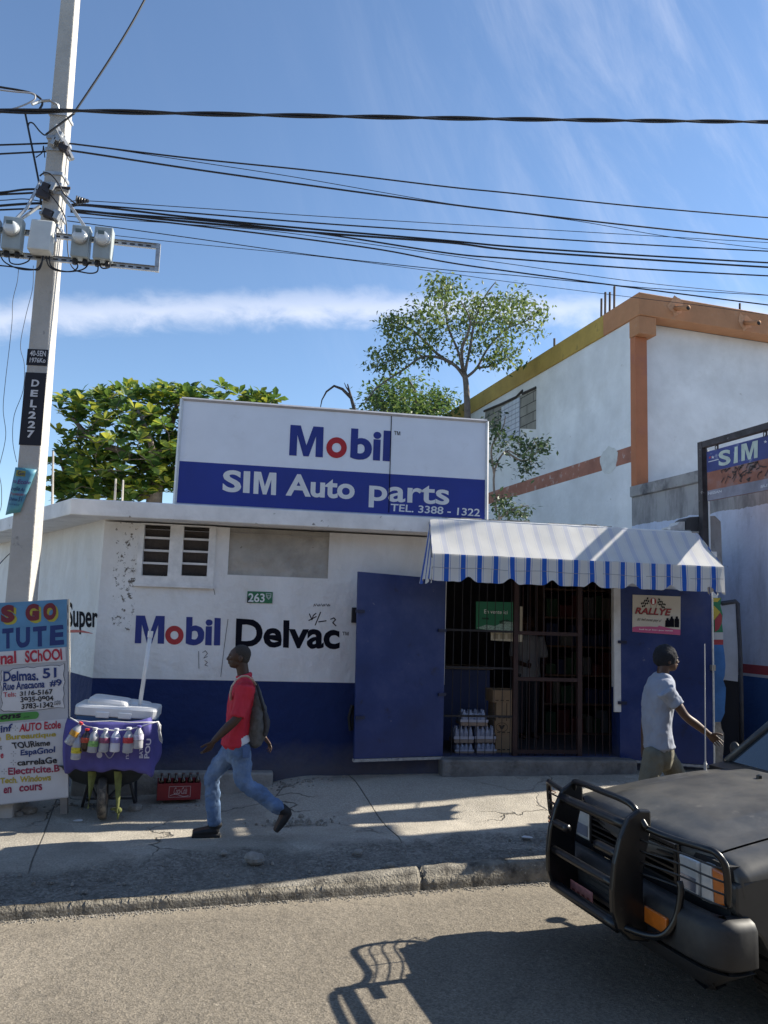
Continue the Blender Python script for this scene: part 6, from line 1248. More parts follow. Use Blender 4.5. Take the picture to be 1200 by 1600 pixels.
letter(g, 'Coca-Cola', fz(.38, czh*.36), fz(.68, czh*.36), fz(.68, czh*.76), fz(.38, czh*.76), bold=.0, shear=.45); stroke(g, [fz(.3+.42*k/10, czh*.28+.012*sin(k*.6)) for k in range(11)], .005)
g.build('print', WL, crate)
BRN = mat('brown_bottle_glass', (.022, .009, .006), .08, .2, 10, spec=.9)
proto = None
blabs = ['leftmost dark bottle in the red crate', 'second dark bottle from the left in the red crate', 'third dark bottle from the left in the red crate', 'third dark bottle from the right in the red crate', 'second dark bottle from the right in the red crate', 'rightmost dark bottle in the red crate, nearest the walking man']
for k in range(6):
    p = cq((k+.5)/6, .08, .013)
    if proto is None:
        proto = thing('crate_bottle', p, blabs[0], 'bottle', 'dark bottles in the red crate')
        g = MB(); g.lathe([(.028, 0), (.031, .006), (.031, .10), (.027, .125), (.029, .15), (.030, .165), (.024, .19), (.0135, .215), (.0125, .235)], p, seg=14); g.build('body', BRN, proto, smooth=True)
        g = MB(); g.lathe([(.0145, .2355), (.0155, .238), (.014, .248), (.005, .25)], p, seg=12); g.build('cap', flat('bottle_cap', (.10, .05, .045), .4), proto)
    else: copy_tree(proto, p, label=blabs[k])
# small litter
for (x, y, sx_, sy_, lab) in ((122, 1288, .05, .015, 'scrap of white paper on the pavement near the barrow wheel'), (824, 1320, .06, .03, 'white paper scrap lying on the broken pavement beside the car')):
    p = atZ(x, y, gz(0, 7.0)); p.z = gz(p.x, p.y)+.004; g = MB(); rg = random.Random(x); n = 7
    g.slab([p+Vector((sx_*cos(2*pi*k/n)*rg.uniform(.6, 1.1), sy_*sin(2*pi*k/n)*2*rg.uniform(.6, 1.1), .012*rg.random())) for k in range(n)], (0, 0, .004)); tag(g.build('paper_scrap', flat('paper_white', (.65, .65, .66), .8)), lab, 'litter')
for (x, y, s, lab) in ((797, 0, .1, 'grey lump of broken concrete'),):
    pass
rg = random.Random(21)
for i, (x, y, s, lab) in enumerate(((398, 1339, .085, 'biggest grey stone on the broken strip, in front of the walking man'), (350, 1330, .03, 'small pale stone left of the biggest stone by the kerb'), (610, 1345, .04, 'small chipped stone near the middle of the kerb'), (560, 1330, .05, 'rounded stone on the broken pavement right of the man'), (45, 1268, .08, 'pale stone on the ground under the school board'), (30, 1271, .05, 'smaller stone left of the pale stone under the board'), (210, 1266, .07, 'stone behind the barrow wheel beside the red crate'))):
    p = atZ(x, y, 0); p.z = gz(p.x, p.y) if p.y > kline(p.x)+.1 else -.15
    g = MB(); g.ell(p+Vector((0, 0, s*.3)), (s, s*.8, s*.6), 10, 7)
    for v in g.v: d = v-p; v += d*.35*fbm(v, 9, 2)
    tag(g.build('stone', mat('stone_grey', (.27, .255, .23), .95, .3, 20, bump=.5)), lab, 'stone', 'loose stones on the pavement')

# ================================================================== TREES
def leaf_mat(name, c0, c1, c2, tr=.35):
    m = bpy.data.materials.new(name); m.use_nodes = True; t = m.node_tree; b = t.nodes['Principled BSDF']; out = t.nodes['Material Output']
    ge = N(t, 'ShaderNodeNewGeometry'); cr_ = N(t, 'ShaderNodeValToRGB'); Lk(t, ge.outputs['Random Per Island'], cr_.inputs[0])
    e = cr_.color_ramp.elements; e[0].color = (*c0, 1); e[1].color = (*c2, 1); k = e.new(.6); k.color = (*c1, 1)
    Lk(t, cr_.outputs[0], b.inputs['Base Color']); b.inputs['Roughness'].default_value = .5; b.inputs['Specular IOR Level'].default_value = .35
    ts = N(t, 'ShaderNodeBsdfTranslucent'); hs_ = N(t, 'ShaderNodeHueSaturation'); hs_.inputs['Hue'].default_value = .48; hs_.inputs['Value'].default_value = 1.7; Lk(t, cr_.outputs[0], hs_.inputs['Color']); Lk(t, hs_.outputs[0], ts.inputs['Color'])
    ms = N(t, 'ShaderNodeMixShader'); ms.inputs[0].default_value = tr; Lk(t, b.outputs[0], ms.inputs[1]); Lk(t, ts.outputs[0], ms.inputs[2]); Lk(t, ms.outputs[0], out.inputs[0]); return m
def leaf(mb, p, d, up, L, Wd, fold=.25, obo=.6):
    d = d.normalized(); s = d.cross(up)
    if s.length < 1e-4: s = d.orthogonal()
    s.normalize(); n = s.cross(d)
    a, b = p+d*L*.3, p+d*L*obo
    mb.add([p, a+s*Wd*.33+n*Wd*fold*.4, b+s*Wd*.5+n*Wd*fold*.5, p+d*L-n*L*.08, b-s*Wd*.5+n*Wd*fold*.5, a-s*Wd*.33+n*Wd*fold*.4, a-n*0, b], [(0, 6, 1), (6, 7, 2, 1), (7, 3, 2), (0, 5, 6), (6, 5, 4, 7), (7, 4, 3)])
def grow(limbs, ells, Yc, seed, tipr=.006, twig=.02):
    """limbs: list of (points, r0, r1).  ells: px ellipses (cx, cy, rx, ry, depth, n)"""
    rg = random.Random(seed); mb = MB(); nodes = []
    for pts, r0, r1 in limbs:
        n = len(pts); Q = []; rr = []
        for i in range(n-1):
            for k in range(6):
                t = k/6; Q.append(cr(pts[max(i-1, 0)], pts[i], pts[i+1], pts[min(i+2, n-1)], t))
        Q.append(pts[-1]); m = len(Q)
        for i in range(m): r = r0+(r1-r0)*i/(m-1); rr.append(r); nodes.append((Q[i], r))
        mb.tube(Q, rr, 7)
    T = []
    for cx, cy, rx, ry, dp, n in ells:
        for _ in range(n):
            while True:
                a, b, c = rg.uniform(-1, 1), rg.uniform(-1, 1), rg.uniform(-1, 1)
                if a*a+b*b+c*c < 1: break
            T.append(atY(cx+a*rx, cy+b*ry, Yc+c*dp))
    T.sort(key=lambda q: min((q-nd[0]).length_squared for nd in nodes[::3]))
    for q in T:
        best = min(nodes, key=lambda nd: (nd[0]-q).length_squared+(.0 if nd[0].z < q.z+.1 else .15)); p, r = best; L = (q-p).length
        if L < .03: continue
        mid = (p+q)/2+Vector((rg.uniform(-.12, .12)*L, rg.uniform(-.12, .12)*L, rg.uniform(-.02, .16)*L))
        path = [p, p*.45+mid*.55, mid, mid*.5+q*.5, q]; r0 = min(r*.7, twig+.012*L); mb.tube(path, [r0+(tipr-r0)*k/4 for k in range(5)], 4, cap=False)
        for k in (2, 3, 4): nodes.append((path[k], r0+(tipr-r0)*k/4))
    return mb, T, rg
BK = mat('bark', (.16, .135, .115), .95, .3, 12.0, bump=.6, bscale=30)
# broad-leaved almond tree behind the shop
AY = 15.0
A_ = lambda x, y, d=0: atY(x, y, AY+d)
base = A_(235, 800); base.z = -.1
tr1 = thing('almond_tree', base, 'broad dense tree with large glossy leaves behind the left end of the shop', 'tree')
limbs = [([base, A_(236, 900), A_(240, 800), A_(245, 745)], .2, .13), ([A_(245, 745), A_(200, 710, -.3), A_(150, 690, -.5), A_(110, 650, -.2)], .09, .03), ([A_(245, 745), A_(260, 690, .3), A_(275, 640, .4), A_(280, 605, .3)], .1, .02), ([A_(243, 750), A_(320, 710, .2), A_(370, 660, .3), A_(425, 625, .2)], .09, .02), ([A_(240, 775), A_(170, 770, .4), A_(110, 750, .5), A_(90, 700, .3)], .08, .02), ([A_(245, 745), A_(235, 690, -1), A_(215, 640, -.9)], .08, .02)]
mb, T, rg = grow(limbs, [(180, 690, 98, 84, 1.9, 190), (290, 690, 105, 88, 1.9, 190), (130, 735, 58, 55, 1.5, 80), (345, 650, 75, 50, 1.4, 70), (405, 627, 28, 15, .6, 16), (112, 632, 26, 24, .8, 22), (270, 618, 60, 18, 1.2, 40), (180, 618, 45, 14, 1.0, 26), (210, 765, 60, 26, 1.2, 60), (110, 765, 34, 24, 1.0, 40), (265, 740, 22, 45, 1.0, 34)], AY, 31)
mb.build('trunk', BK, tr1, smooth=True)
g = MB()
for q in T:
    ax_ = Vector((rg.gauss(0, .35), rg.gauss(-.25, .35), 1)).normalized(); n = rg.randint(6, 9); a0 = rg.random()*6.28
    u = ax_.orthogonal().normalized(); v = ax_.cross(u)
    for k in range(n):
        a = a0+2.4*k; el_ = rg.uniform(.05, .75); d = (u*cos(a)+v*sin(a))*cos(el_)+ax_*sin(el_); L = rg.uniform(.14, .25); leaf(g, q+d*.02, d, ax_, L, L*rg.uniform(.5, .62), .2, .68)
g.build('crown', leaf_mat('almond_leaf', (.03, .08, .02), (.085, .155, .026), (.31, .33, .04), .40), tr1)
# tall thin-leaved tree
TY = 17.0
A_ = lambda x, y, d=0: atY(x, y, TY+d)
base = A_(733, 800); base.z = -.1
tr2 = thing('slender_tree', base, 'tall slender tree with an open airy crown above the shop sign', 'tree')
limbs = [([base, A_(733, 850), A_(731, 700), A_(730, 640), A_(728, 600), A_(725, 582)], .10, .06), ([A_(726, 590), A_(712, 572), A_(690, 560), A_(660, 558), A_(630, 578), A_(590, 605), A_(570, 630)], .045, .012), ([A_(724, 584), A_(716, 550), A_(700, 510), A_(695, 470), A_(700, 440)], .036, .01), ([A_(726, 584), A_(735, 540), A_(742, 500), A_(760, 460), A_(775, 440)], .038, .01), ([A_(728, 590), A_(745, 575), A_(762, 545), A_(790, 515), A_(825, 500), A_(845, 480)], .036, .008), ([A_(705, 568), A_(680, 550, .3), A_(650, 520, .5), A_(620, 505, .6), A_(600, 510, .5)], .04, .01), ([A_(724, 580), A_(722, 545, -.8), A_(735, 505, -1.2), A_(720, 470, -1.2)], .045, .01), ([A_(660, 558), A_(640, 545), A_(615, 560), A_(585, 575)], .025, .008), ([A_(745, 575), A_(775, 570, .4), A_(800, 555, .7)], .03, .008)]
ells = [(700, 490, 62, 45, 1.6, 85), (770, 510, 58, 55, 1.6, 100), (645, 520, 50, 40, 1.3, 58), (690, 447, 32, 16, .8, 28), (800, 480, 42, 32, 1.1, 50), (842, 488, 10, 18, .4, 12), (605, 560, 28, 18, .7, 22), (615, 505, 22, 20, .7, 22), (790, 556, 36, 20, .8, 26), (725, 545, 50, 20, 1.2, 16), (650, 560, 35, 14, .8, 10), (590, 573, 14, 12, .4, 10), (845, 520, 8, 8, .2, 4)]
mb, T, rg = grow(limbs, ells, TY, 5, .004, .009); mb.build('trunk', BK, tr2, smooth=True)
def scatter_leaves(T, rg, per, spread, L0, L1, asp, hang=.3):
    g = MB()
    for q in T:
        for _ in range(rg.randint(*per)):
            p = q+Vector((rg.gauss(0, spread), rg.gauss(0, spread), rg.gauss(0, spread*.8))); d = Vector((rg.gauss(0, 1), rg.gauss(0, 1), rg.gauss(-hang, .6))); L = rg.uniform(L0, L1)
            leaf(g, p, d, Vector((rg.gauss(0, .5), rg.gauss(0, .5), 1)), L, L*asp, .15, .5)
    return g
scatter_leaves(T, rg, (6, 16), .13, .08, .15, .5, .7).build('crown', leaf_mat('slender_leaf', (.045, .085, .028), (.095, .15, .045), (.17, .22, .07), .35), tr2)
# rounder bushy tree behind the sign
UY = 21.0
A_ = lambda x, y, d=0: atY(x, y, UY+d)
base = A_(640, 800); base.z = -.1
tr3 = thing('bushy_tree', base, 'low bushy tree rising just behind the sign under the slender tree', 'tree')
limbs = [([base, A_(640, 760), A_(640, 690), A_(638, 640)], .2, .1), ([A_(640, 680), A_(600, 640), A_(590, 610)], .07, .02), ([A_(640, 680), A_(680, 640), A_(700, 620)], .07, .02), ([A_(640, 650), A_(650, 620), A_(640, 595)], .06, .02)]
mb, T, rg = grow(limbs, [(628, 640, 62, 52, 2.2, 190), (605, 625, 38, 38, 1.5, 70), (680, 645, 38, 30, 1.5, 60), (690, 625, 22, 16, .8, 24), (550, 660, 18, 14, .7, 14)], UY, 9, .005, .02); mb.build('trunk', BK, tr3, smooth=True)
scatter_leaves(T, rg, (9, 14), .17, .11, .19, .45).build('crown', leaf_mat('bushy_leaf', (.03, .075, .022), (.07, .13, .035), (.13, .19, .05), .35), tr3)
# bare branch
by_ = 15.5; A_ = lambda x, y: atY(x, y, by_)
bb3 = thing('bare_branch', A_(548, 780), 'dead bare forked branch sticking up behind the sign', 'branch')
g = MB(); g.tube([A_(552, 760), A_(555, 645), A_(548, 620), A_(543, 600)], [.06, .045, .03, .012], 7); g.tube([A_(549, 622), A_(535, 608), A_(522, 603), A_(510, 612), A_(503, 625), A_(500, 640)], [.035, .03, .025, .02, .014, .008], 6); g.tube([A_(546, 612), A_(541, 605), A_(538, 598)], [.02, .012, .006], 5); g.build('wood', mat('dead_wood', (.06, .05, .045), .9, .3, 12), bb3, smooth=True)
# plants growing between the shop and the building
for nm, lab, root, lm, el, Yc, seed in (('wall_shrub', 'dark leafy shrub growing against the side wall below the glass block window', (775, 800), [[(775, 800), (772, 740), (790, 705), (815, 712), (835, 690)], [(772, 740), (768, 700), (785, 670), (790, 650)], [(790, 705), (820, 720), (850, 695)]], [(825, 705, 28, 26, .5, 44), (775, 668, 14, 18, .4, 16), (850, 700, 12, 14, .3, 10), (790, 695, 20, 22, .4, 12), (820, 735, 16, 10, .3, 10), (772, 720, 10, 12, .3, 6)], 12.4, 3),
    ('wall_shrub', 'smaller shrub at the roof edge right of the sign bottom corner', (775, 830), [[(780, 850), (780, 800), (785, 782)], [(780, 810), (805, 795), (825, 790)]], [(785, 790, 18, 16, .4, 22), (812, 798, 22, 12, .4, 20)], 12.2, 4)):
    A_ = lambda x, y: atY(x, y, Yc)
    base = A_(*root); tq = thing(nm, base, lab, 'shrub', 'shrubs between the shop and the building')
    mb, T, rg = grow([([A_(*p) for p in l], .02, .006) for l in lm], el, Yc, seed, .003, .006); mb.build('stem', BK, tq, smooth=True)
    scatter_leaves(T, rg, (6, 11), .07, .06, .11, .5).build('foliage', leaf_mat('shrub_leaf%d' % seed, (.018, .04, .02), (.035, .07, .03), (.06, .10, .035), .2), tq)
# greenery beyond the left edge, down the side street
for lab, el, seed in (('tree seen past the left edge below the eave of the shop', [(-10, 905, 24, 40, 1.0, 60), (-20, 930, 24, 30, 1.0, 40)], 6), ('dark leaves under the roof edge at the far left, behind the pole', [(2, 850, 16, 14, .5, 22), (-20, 845, 16, 16, .5, 22)], 8)):
    Yc = 19.0 if seed == 6 else 16.5; base = atY(-15, 945, Yc); base.z = -.1; tq = thing('side_street_tree', base, lab, 'tree', 'trees down the side street')
    A_ = lambda x, y: atY(x, y, Yc); c = el[0]
    mb, T, rg = grow([([base, A_(-18, c[1]+30), A_(-12, c[1])], .1, .03)], el, Yc, seed, .004, .012); mb.build('trunk', BK, tq, smooth=True)
    scatter_leaves(T, rg, (9, 13), .12, .10, .18, .5).build('crown', leaf_mat('side_leaf%d' % seed, (.03, .08, .02), (.09, .18, .035), (.18, .27, .05), .4) if seed == 6 else MATS.get('x') or leaf_mat('side_leaf%d' % seed, (.015, .035, .015), (.03, .06, .02), (.05, .09, .03), .2), tq)
# thin posts and dry weeds on the roof
for px, pt, pb2, lab in ((181, 748, 780, 'left of two thin pale rods standing on the roof before the tree'), (192.5, 750, 781, 'right of two thin pale rods standing on the roof before the tree'), (83, 705, 790, 'thin pale rod rising beside the pole at the roof corner')):
    a, b = atY(px-1, pb2, 10.2), atY(px, pt, 10.2); a.z = zt; g = MB(); g.tube([a, b], [.016, .012], 6); tag(g.build('roof_rod', mat('pale_rod', (.42, .39, .35), .8, .2, 20)), lab, 'rod', 'rods on the shop roof')
# ================================================================== PEOPLE
def chain(mb, pts, n=6, seg=16, ends=True):
    """pts: (point, radius | (across, along)); smooth tapered limb with rounded ends"""
    P = [Vector(p) for p, r in pts]; RR = [r if isinstance(r, tuple) else (r, r) for p, r in pts]; Q = []; rr = []
    for i in range(len(P)-1):
        for k in range(n):
            t = k/n; Q.append(cr(P[max(i-1, 0)], P[i], P[i+1], P[min(i+2, len(P)-1)], t))
            rr.append(tuple(cr(RR[max(i-1, 0)][c], RR[i][c], RR[i+1][c], RR[min(i+2, len(P)-1)][c], t) for c in (0, 1)))
    Q.append(P[-1]); rr.append(RR[-1])
    if ends:
        d0 = (Q[0]-Q[1]).normalized(); d1 = (Q[-1]-Q[-2]).normalized(); h0 = min(rr[0])*.7; h1 = min(rr[-1])*.7
        for s in (.5, .85, 1.0): Q.insert(0, P[0]+d0*h0*s); rr.insert(0, tuple(v*math.sqrt(max(.02, 1-s*s)) for v in RR[0]))
        for s in (.5, .85, 1.0): Q.append(P[-1]+d1*h1*s); rr.append(tuple(v*math.sqrt(max(.02, 1-s*s)) for v in RR[-1]))
    mb.tube(Q, rr, seg); return mb
def skin(mb, name, m, parent, vox=.006, it=4, disp=None):
    o = mb.build(name, m, parent, smooth=True)
    r = o.modifiers.new('remesh', 'REMESH'); r.mode = 'VOXEL'; r.voxel_size = vox; r.use_smooth_shade = True
    s = o.modifiers.new('smooth', 'SMOOTH'); s.factor = .5; s.iterations = it
    evalmesh(o); me = o.data
    if not me.materials: me.materials.append(m)
    if disp:
        new = [v.co+v.normal*disp(v.co) for v in me.vertices]
        me.vertices.foreach_set('co', [c for p in new for c in p]); me.update()
    for p in me.polygons: p.use_smooth = True
    return o
def hand(mb, wrist, d, thumb, curl=.35, s=1.0, splay=.06):
    """d: direction of the fingers, thumb: direction of the thumb side"""
    d = Vector(d).normalized(); th = Vector(thumb); th = (th-d*th.dot(d)).normalized(); nrm = d.cross(th).normalized()   # palm side
    w = Vector(wrist); k = w+d*.088*s
    rings = []
    for t, hw, hh in ((-.01, .024, .018), (.02, .030, .019), (.05, .039, .0165), (.08, .041, .014), (.092, .036, .010)):
        c = w+d*t*s; rings.append([c+th*(hw*s*cos(2*pi*q/16))+nrm*(hh*s*sin(2*pi*q/16)) for q in range(16)])
    mb.loft(rings)
    for i, (L, r) in enumerate(((.070, .0082), (.080, .0086), (.074, .0082), (.058, .0074))):
        off = (.030-.0205*i)*s; p = k+th*off-d*.006*s*abs(i-1); dd = (d+th*(splay*(1.4-i))).normalized(); pts = [(p-dd*.012*s, r*s)]; a = curl*(.6+.15*i)
        for f, seg_ in enumerate((.45, .32, .23)):
            ax_ = dd.cross(nrm).normalized(); dd = (Matrix.Rotation(a, 3, ax_) @ dd).normalized(); p = p+dd*L*seg_*s; pts.append((p, r*s*(1-.09*(f+1))))
        chain(mb, pts, 3, 10)
    p = w+d*.025*s+th*.026*s; dd = (th*.75+d*.65+nrm*.15).normalized(); pts = [(p-dd*.012*s, .0115*s)]
    for L in (.034, .028, .024): p = p+dd*L*s; pts.append((p, .0102*s)); dd = (dd+d*.35+nrm*.1).normalized()
    chain(mb, pts, 3, 10)
SKN = mat('dark_skin', (.060, .030, .019), .5, .12, 14.0, spec=.45); SKN2 = mat('brown_skin', (.085, .042, .026), .5, .12, 14.0, spec=.45)
def head(mb, c, f, z=Vector((0, 0, 1)), s=1.0, Yd=Vector((0, 1, 0))):
    """c: skull centre, f: facing direction (unit, along X)"""
    def E(o, r): p = c+f*o[0]*s+Yd*o[1]*s+z*o[2]*s; mb.ell(p, (r[0]*s, r[1]*s, r[2]*s), 20, 14)
    E((-.012, 0, .01), (.098, .078, .098)); E((.012, 0, .0), (.088, .072, .09)); E((.035, 0, -.055), (.058, .056, .068)); E((.058, 0, -.088), (.034, .036, .030)); E((.02, 0, -.07), (.055, .058, .05))
    E((.088, 0, .012), (.016, .045, .012)); E((.076, .03, -.02), (.018, .022, .018)); E((.076, -.03, -.02), (.018, .022, .018))
    mb.tube([c+f*.090*s+z*.010*s, c+f*.103*s-z*.012*s, c+f*.112*s-z*.034*s], [.009*s, .011*s, .014*s], 10); E((.108, 0, -.034), (.016, .013, .011)); E((.100, .012, -.036), (.011, .010, .009)); E((.100, -.012, -.036), (.011, .010, .009))
    E((.094, 0, -.058), (.015, .024, .009)); E((.092, 0, -.072), (.014, .022, .009))
    for sd in (-1, 1): 
        e = c-f*.012*s+Yd*sd*.078*s-z*.022*s; mb.ell(e, (.018*s, .009*s, .031*s), 12, 8); mb.ell(e+f*.004*s+Yd*sd*.003*s-z*.02*s, (.010*s, .008*s, .012*s), 10, 6)
def folds(scale=7, amp=.006, st=(1, 1, .55), o=(0, 0, 0)):
    def fn(co): p = Vector((co.x*st[0]+o[0], co.y*st[1]+o[1], co.z*st[2]+o[2])); return amp*(fbm(p, scale, 3)+.5*abs(fbm(p+Vector((3, 1, 2)), scale*1.9, 2)))
    return fn
def eyes(par, c, f, s, Yd=Vector((0, 1, 0))):
    for sd in (-1, 1):
        g = MB(); g.ell(c+f*.080*s+Yd*sd*.030*s-Vector((0, 0, .008*s)), (.011*s, .014*s, .009*s), 12, 8); e = g.build('eye', flat('eye_white', (.2, .18, .16), .2), par, smooth=True)
        g = MB(); g.ell(c+f*.0885*s+Yd*sd*.031*s-Vector((0, 0, .008*s)), (.004*s, .006*s, .006*s), 10, 6); g.build('iris', flat('iris_dark', (.015, .008, .006), .15), e, smooth=True)
# ---------------- man in the red shirt
RY = 7.65
Q = lambda x, y, d=0.0: atY(x, y, RY+d)
gf = gz(-.2, RY)
man = thing('person', Vector((Q(372, 1300).x, RY, gf)), 'man in red polo shirt and blue jeans striding left past the shop', 'person', None)
f = Vector((-1, -.05, 0)).normalized(); Yd = Vector((-.05, 1, 0)).normalized()
hc = Q(373.5, 1025)
g = MB(); head(g, hc, f, s=.93, Yd=Yd)
chain(g, [(Q(377, 1036), (.052, .058)), (Q(380, 1052), (.052, .055)), (Q(382, 1066), (.06, .055))])
chain(g, [(Q(382, 1068), (.09, .06)), (Q(381, 1084), (.15, .085)), (Q(378, 1105), (.15, .10)), (Q(374, 1135), (.135, .085)), (Q(371, 1162), (.155, .095)), (Q(371, 1175), (.14, .09))], seg=24)
sh1, el1, wr1 = Q(384, 1076, -.19), Q(371, 1121, -.26), Q(334, 1158, -.27)
chain(g, [(sh1+Vector((0, .03, -.03)), .042), (sh1*.5+el1*.5, .046), (el1, .040), (el1*.55+wr1*.45, .041), (wr1, (.026, .024))])
hand(g, wr1, (Q(319, 1181, -.26)-wr1), (-.6, -.25, -.45), .42, .98)
sh2, el2, wr2 = Q(381, 1076, .19), Q(402, 1122, .26), Q(413, 1152, .24)
chain(g, [(sh2, .058), (sh2*.5+el2*.5, .048), (el2, .040), (el2*.55+wr2*.45, .040), (wr2, (.026, .024))])
hand(g, wr2, (Q(428, 1172, .22)-wr2), (.25, -.85, .1), .55, 1.0, .1)
hp1, kn1, an1 = Q(374, 1168, -.085), Q(382, 1222, -.10), Q(437, 1264, -.09)
hp2, kn2, an2 = Q(366, 1168, .085), Q(332, 1212, .10), Q(334, 1284, .09)
for a, b, c in ((hp1, kn1, an1), (hp2, kn2, an2)): chain(g, [(a, .082), (a*.5+b*.5, .07), (b, .052), (b*.6+c*.4, .052), (c, .036)])
chain(g, [(an1, .036), (Q(443, 1272, -.09), .038), (Q(431, 1296, -.09), (.036, .026))]); chain(g, [(an2, .036), (Q(332, 1294, .09), .036), (Q(303, 1299, .09), (.036, .022))])
body = skin(g, 'body', SKN, man, .0045, 3)
eyes(man, hc, f, .93, Yd)
# cropped hair
g = MB(); g.ell(hc-f*.020+Vector((0, 0, .020)), (.0915, .0745, .0865), 24, 16); g.ell(hc-f*.042-Vector((0, 0, .012)), (.062, .067, .07), 20, 12)
skin(g, 'hair', mat('cropped_hair', (.04, .034, .03), .95, .5, 220.0), man, .005, 2, lambda co: .0016*fbm(co, 160, 2))
# shirt
SHM = mat('red_polo_cloth', (.50, .022, .045), .85, .12, 7.0, bump=.15, bscale=300)
g = MB(); chain(g, [(Q(383, 1063), (.115, .08)), (Q(383, 1068), (.172, .098)), (Q(380, 1082), (.195, .118)), (Q(376, 1105), (.178, .122)), (Q(372, 1135), (.17, .118)), (Q(369, 1160), (.185, .128))], seg=28)
chain(g, [(Q(369, 1150), (.18, .126)), (Q(368, 1164), (.187, .13))], seg=28, ends=False)
for a, b, dd in ((sh1, el1, -.0), (sh2, el2, .0)): chain(g, [(a+Vector((0, 0, .016)), .084), (a*.55+b*.45, .070), (a*.1+b*.9, .068), (b, .064)], ends=False)
skin(g, 'shirt', SHM, man, .008, 4, folds(9, .015))
g = MB(); nk = Q(381.5, 1056)
ring = [nk+Vector((.062*cos(2*pi*k/20), .064*sin(2*pi*k/20), .018*cos(2*pi*k/20)-.004)) for k in range(21)]; g.tube(ring, [(.012, .022)]*21, 8); g.build('collar', SHM, man, smooth=True)
g = MB(); chain(g, [(Q(372, 1150), (.165, .112)), (Q(377, 1162), (.172, .115))], ends=False, seg=24); 
skin(g, 'undershirt', flat('white_undershirt', (.66, .66, .68), .85), man, .008, 3)
# jeans
JM = mat('washed_denim', (.105, .175, .31), .88, .30, 6.0, bump=.2, bscale=260, dirt=[((.22, .30, .43), .46, 3.2, .2), ((.05, .09, .18), .62, 6.0, .1)])
g = MB(); chain(g, [(Q(371, 1156), (.165, .108)), (Q(371, 1168), (.17, .112)), (Q(370, 1182), (.15, .105))], seg=24)
chain(g, [(hp1, (.09, .1)), (hp1*.5+kn1*.5, (.082, .088)), (kn1, (.07, .074)), (kn1*.55+an1*.45, .068), (an1, .060)]); chain(g, [(hp2, (.09, .1)), (hp2*.5+kn2*.5, (.082, .086)), (kn2, (.068, .07)), (kn2*.5+an2*.5, .064), (an2, .062)])
skin(g, 'jeans', JM, man, .008, 4, folds(12, .012, (1, 1, .9)))
g = MB(); g.slab([Q(379, 1166, -.20), Q(391, 1166, -.19), Q(390, 1184, -.20), Q(379, 1185, -.21)], (0, .012, 0)); ob = g.build('pocket', mat('denim_dark', (.07, .12, .24), .9, .3, 12), man, bevel=.004)
# shoes
SM_ = mat('black_shoe', (.012, .012, .014), .7, .3, 20.0)
g = MB(); chain(g, [(Q(334, 1285, .09), (.052, .056)), (Q(336, 1292, .09), (.046, .07)), ], ends=True); chain(g, [(Q(338, 1297, .09), (.046, .04)), (Q(320, 1299, .09), (.05, .033)), (Q(303, 1300.5, .09), (.044, .022))]); 
g.bb((Q(299, 1300).x, RY+.05, gf-.0), (Q(344, 1300).x, RY+.135, gf+.022)); skin(g, 'shoe', SM_, man, .006, 3)
g = MB(); chain(g, [(Q(440, 1264, -.09), .052), (Q(449, 1270, -.09), (.045, .045))]); chain(g, [(Q(449, 1270, -.09), (.044, .046)), (Q(441, 1284, -.09), (.048, .04)), (Q(432, 1297, -.09), (.044, .026))]); skin(g, 'shoe', SM_, man, .006, 3)
# backpack
BPM = mat('grey_backpack_cloth', (.10, .10, .098), .92, .32, 22.0, bump=.3, bscale=200)
bp = thing('backpack', Q(398, 1164, -.02), 'worn dark grey backpack on the back of the man in red', 'backpack')
g = MB(); chain(g, [(Q(398, 1072), (.05, .035)), (Q(400, 1090), (.11, .055)), (Q(402, 1115), (.145, .085)), (Q(401, 1140), (.15, .092)), (Q(398, 1158), (.13, .07))], seg=24)
skin(g, 'bag', BPM, bp, .008, 5, folds(8, .014, (1, 1, .8), (2, 0, 0)))
g = MB(); chain(g, [(Q(412, 1108, -.06), (.06, .02)), (Q(417, 1128, -.06), (.075, .03)), (Q(414, 1148, -.06), (.07, .025))], seg=16); skin(g, 'front_pocket', mat('backpack_dark', (.05, .05, .055), .9, .3, 20), bp, .008, 4, folds(12, .008))
g = MB(); pth = [Q(399, 1070, -.13), Q(394, 1061, -.155), Q(386, 1056.5, -.165), Q(377, 1057, -.17), Q(369, 1062, -.19), Q(362.5, 1072, -.185), Q(360, 1083, -.17), Q(361, 1094, -.16)]
g.tube(pth, [(.022, .006)]*len(pth), 8); g.build('strap', flat('cream_strap', (.55, .5, .44), .85), bp, smooth=True)
g = MB(); pth = [Q(400, 1066, -.08), Q(404, 1080, -.12), Q(408, 1095, -.14), Q(412, 1110, -.13)]; g.tube(pth, [(.014, .01)]*4, 8); g.build('strap', flat('black_strap', (.015, .015, .018), .8), bp, smooth=True)
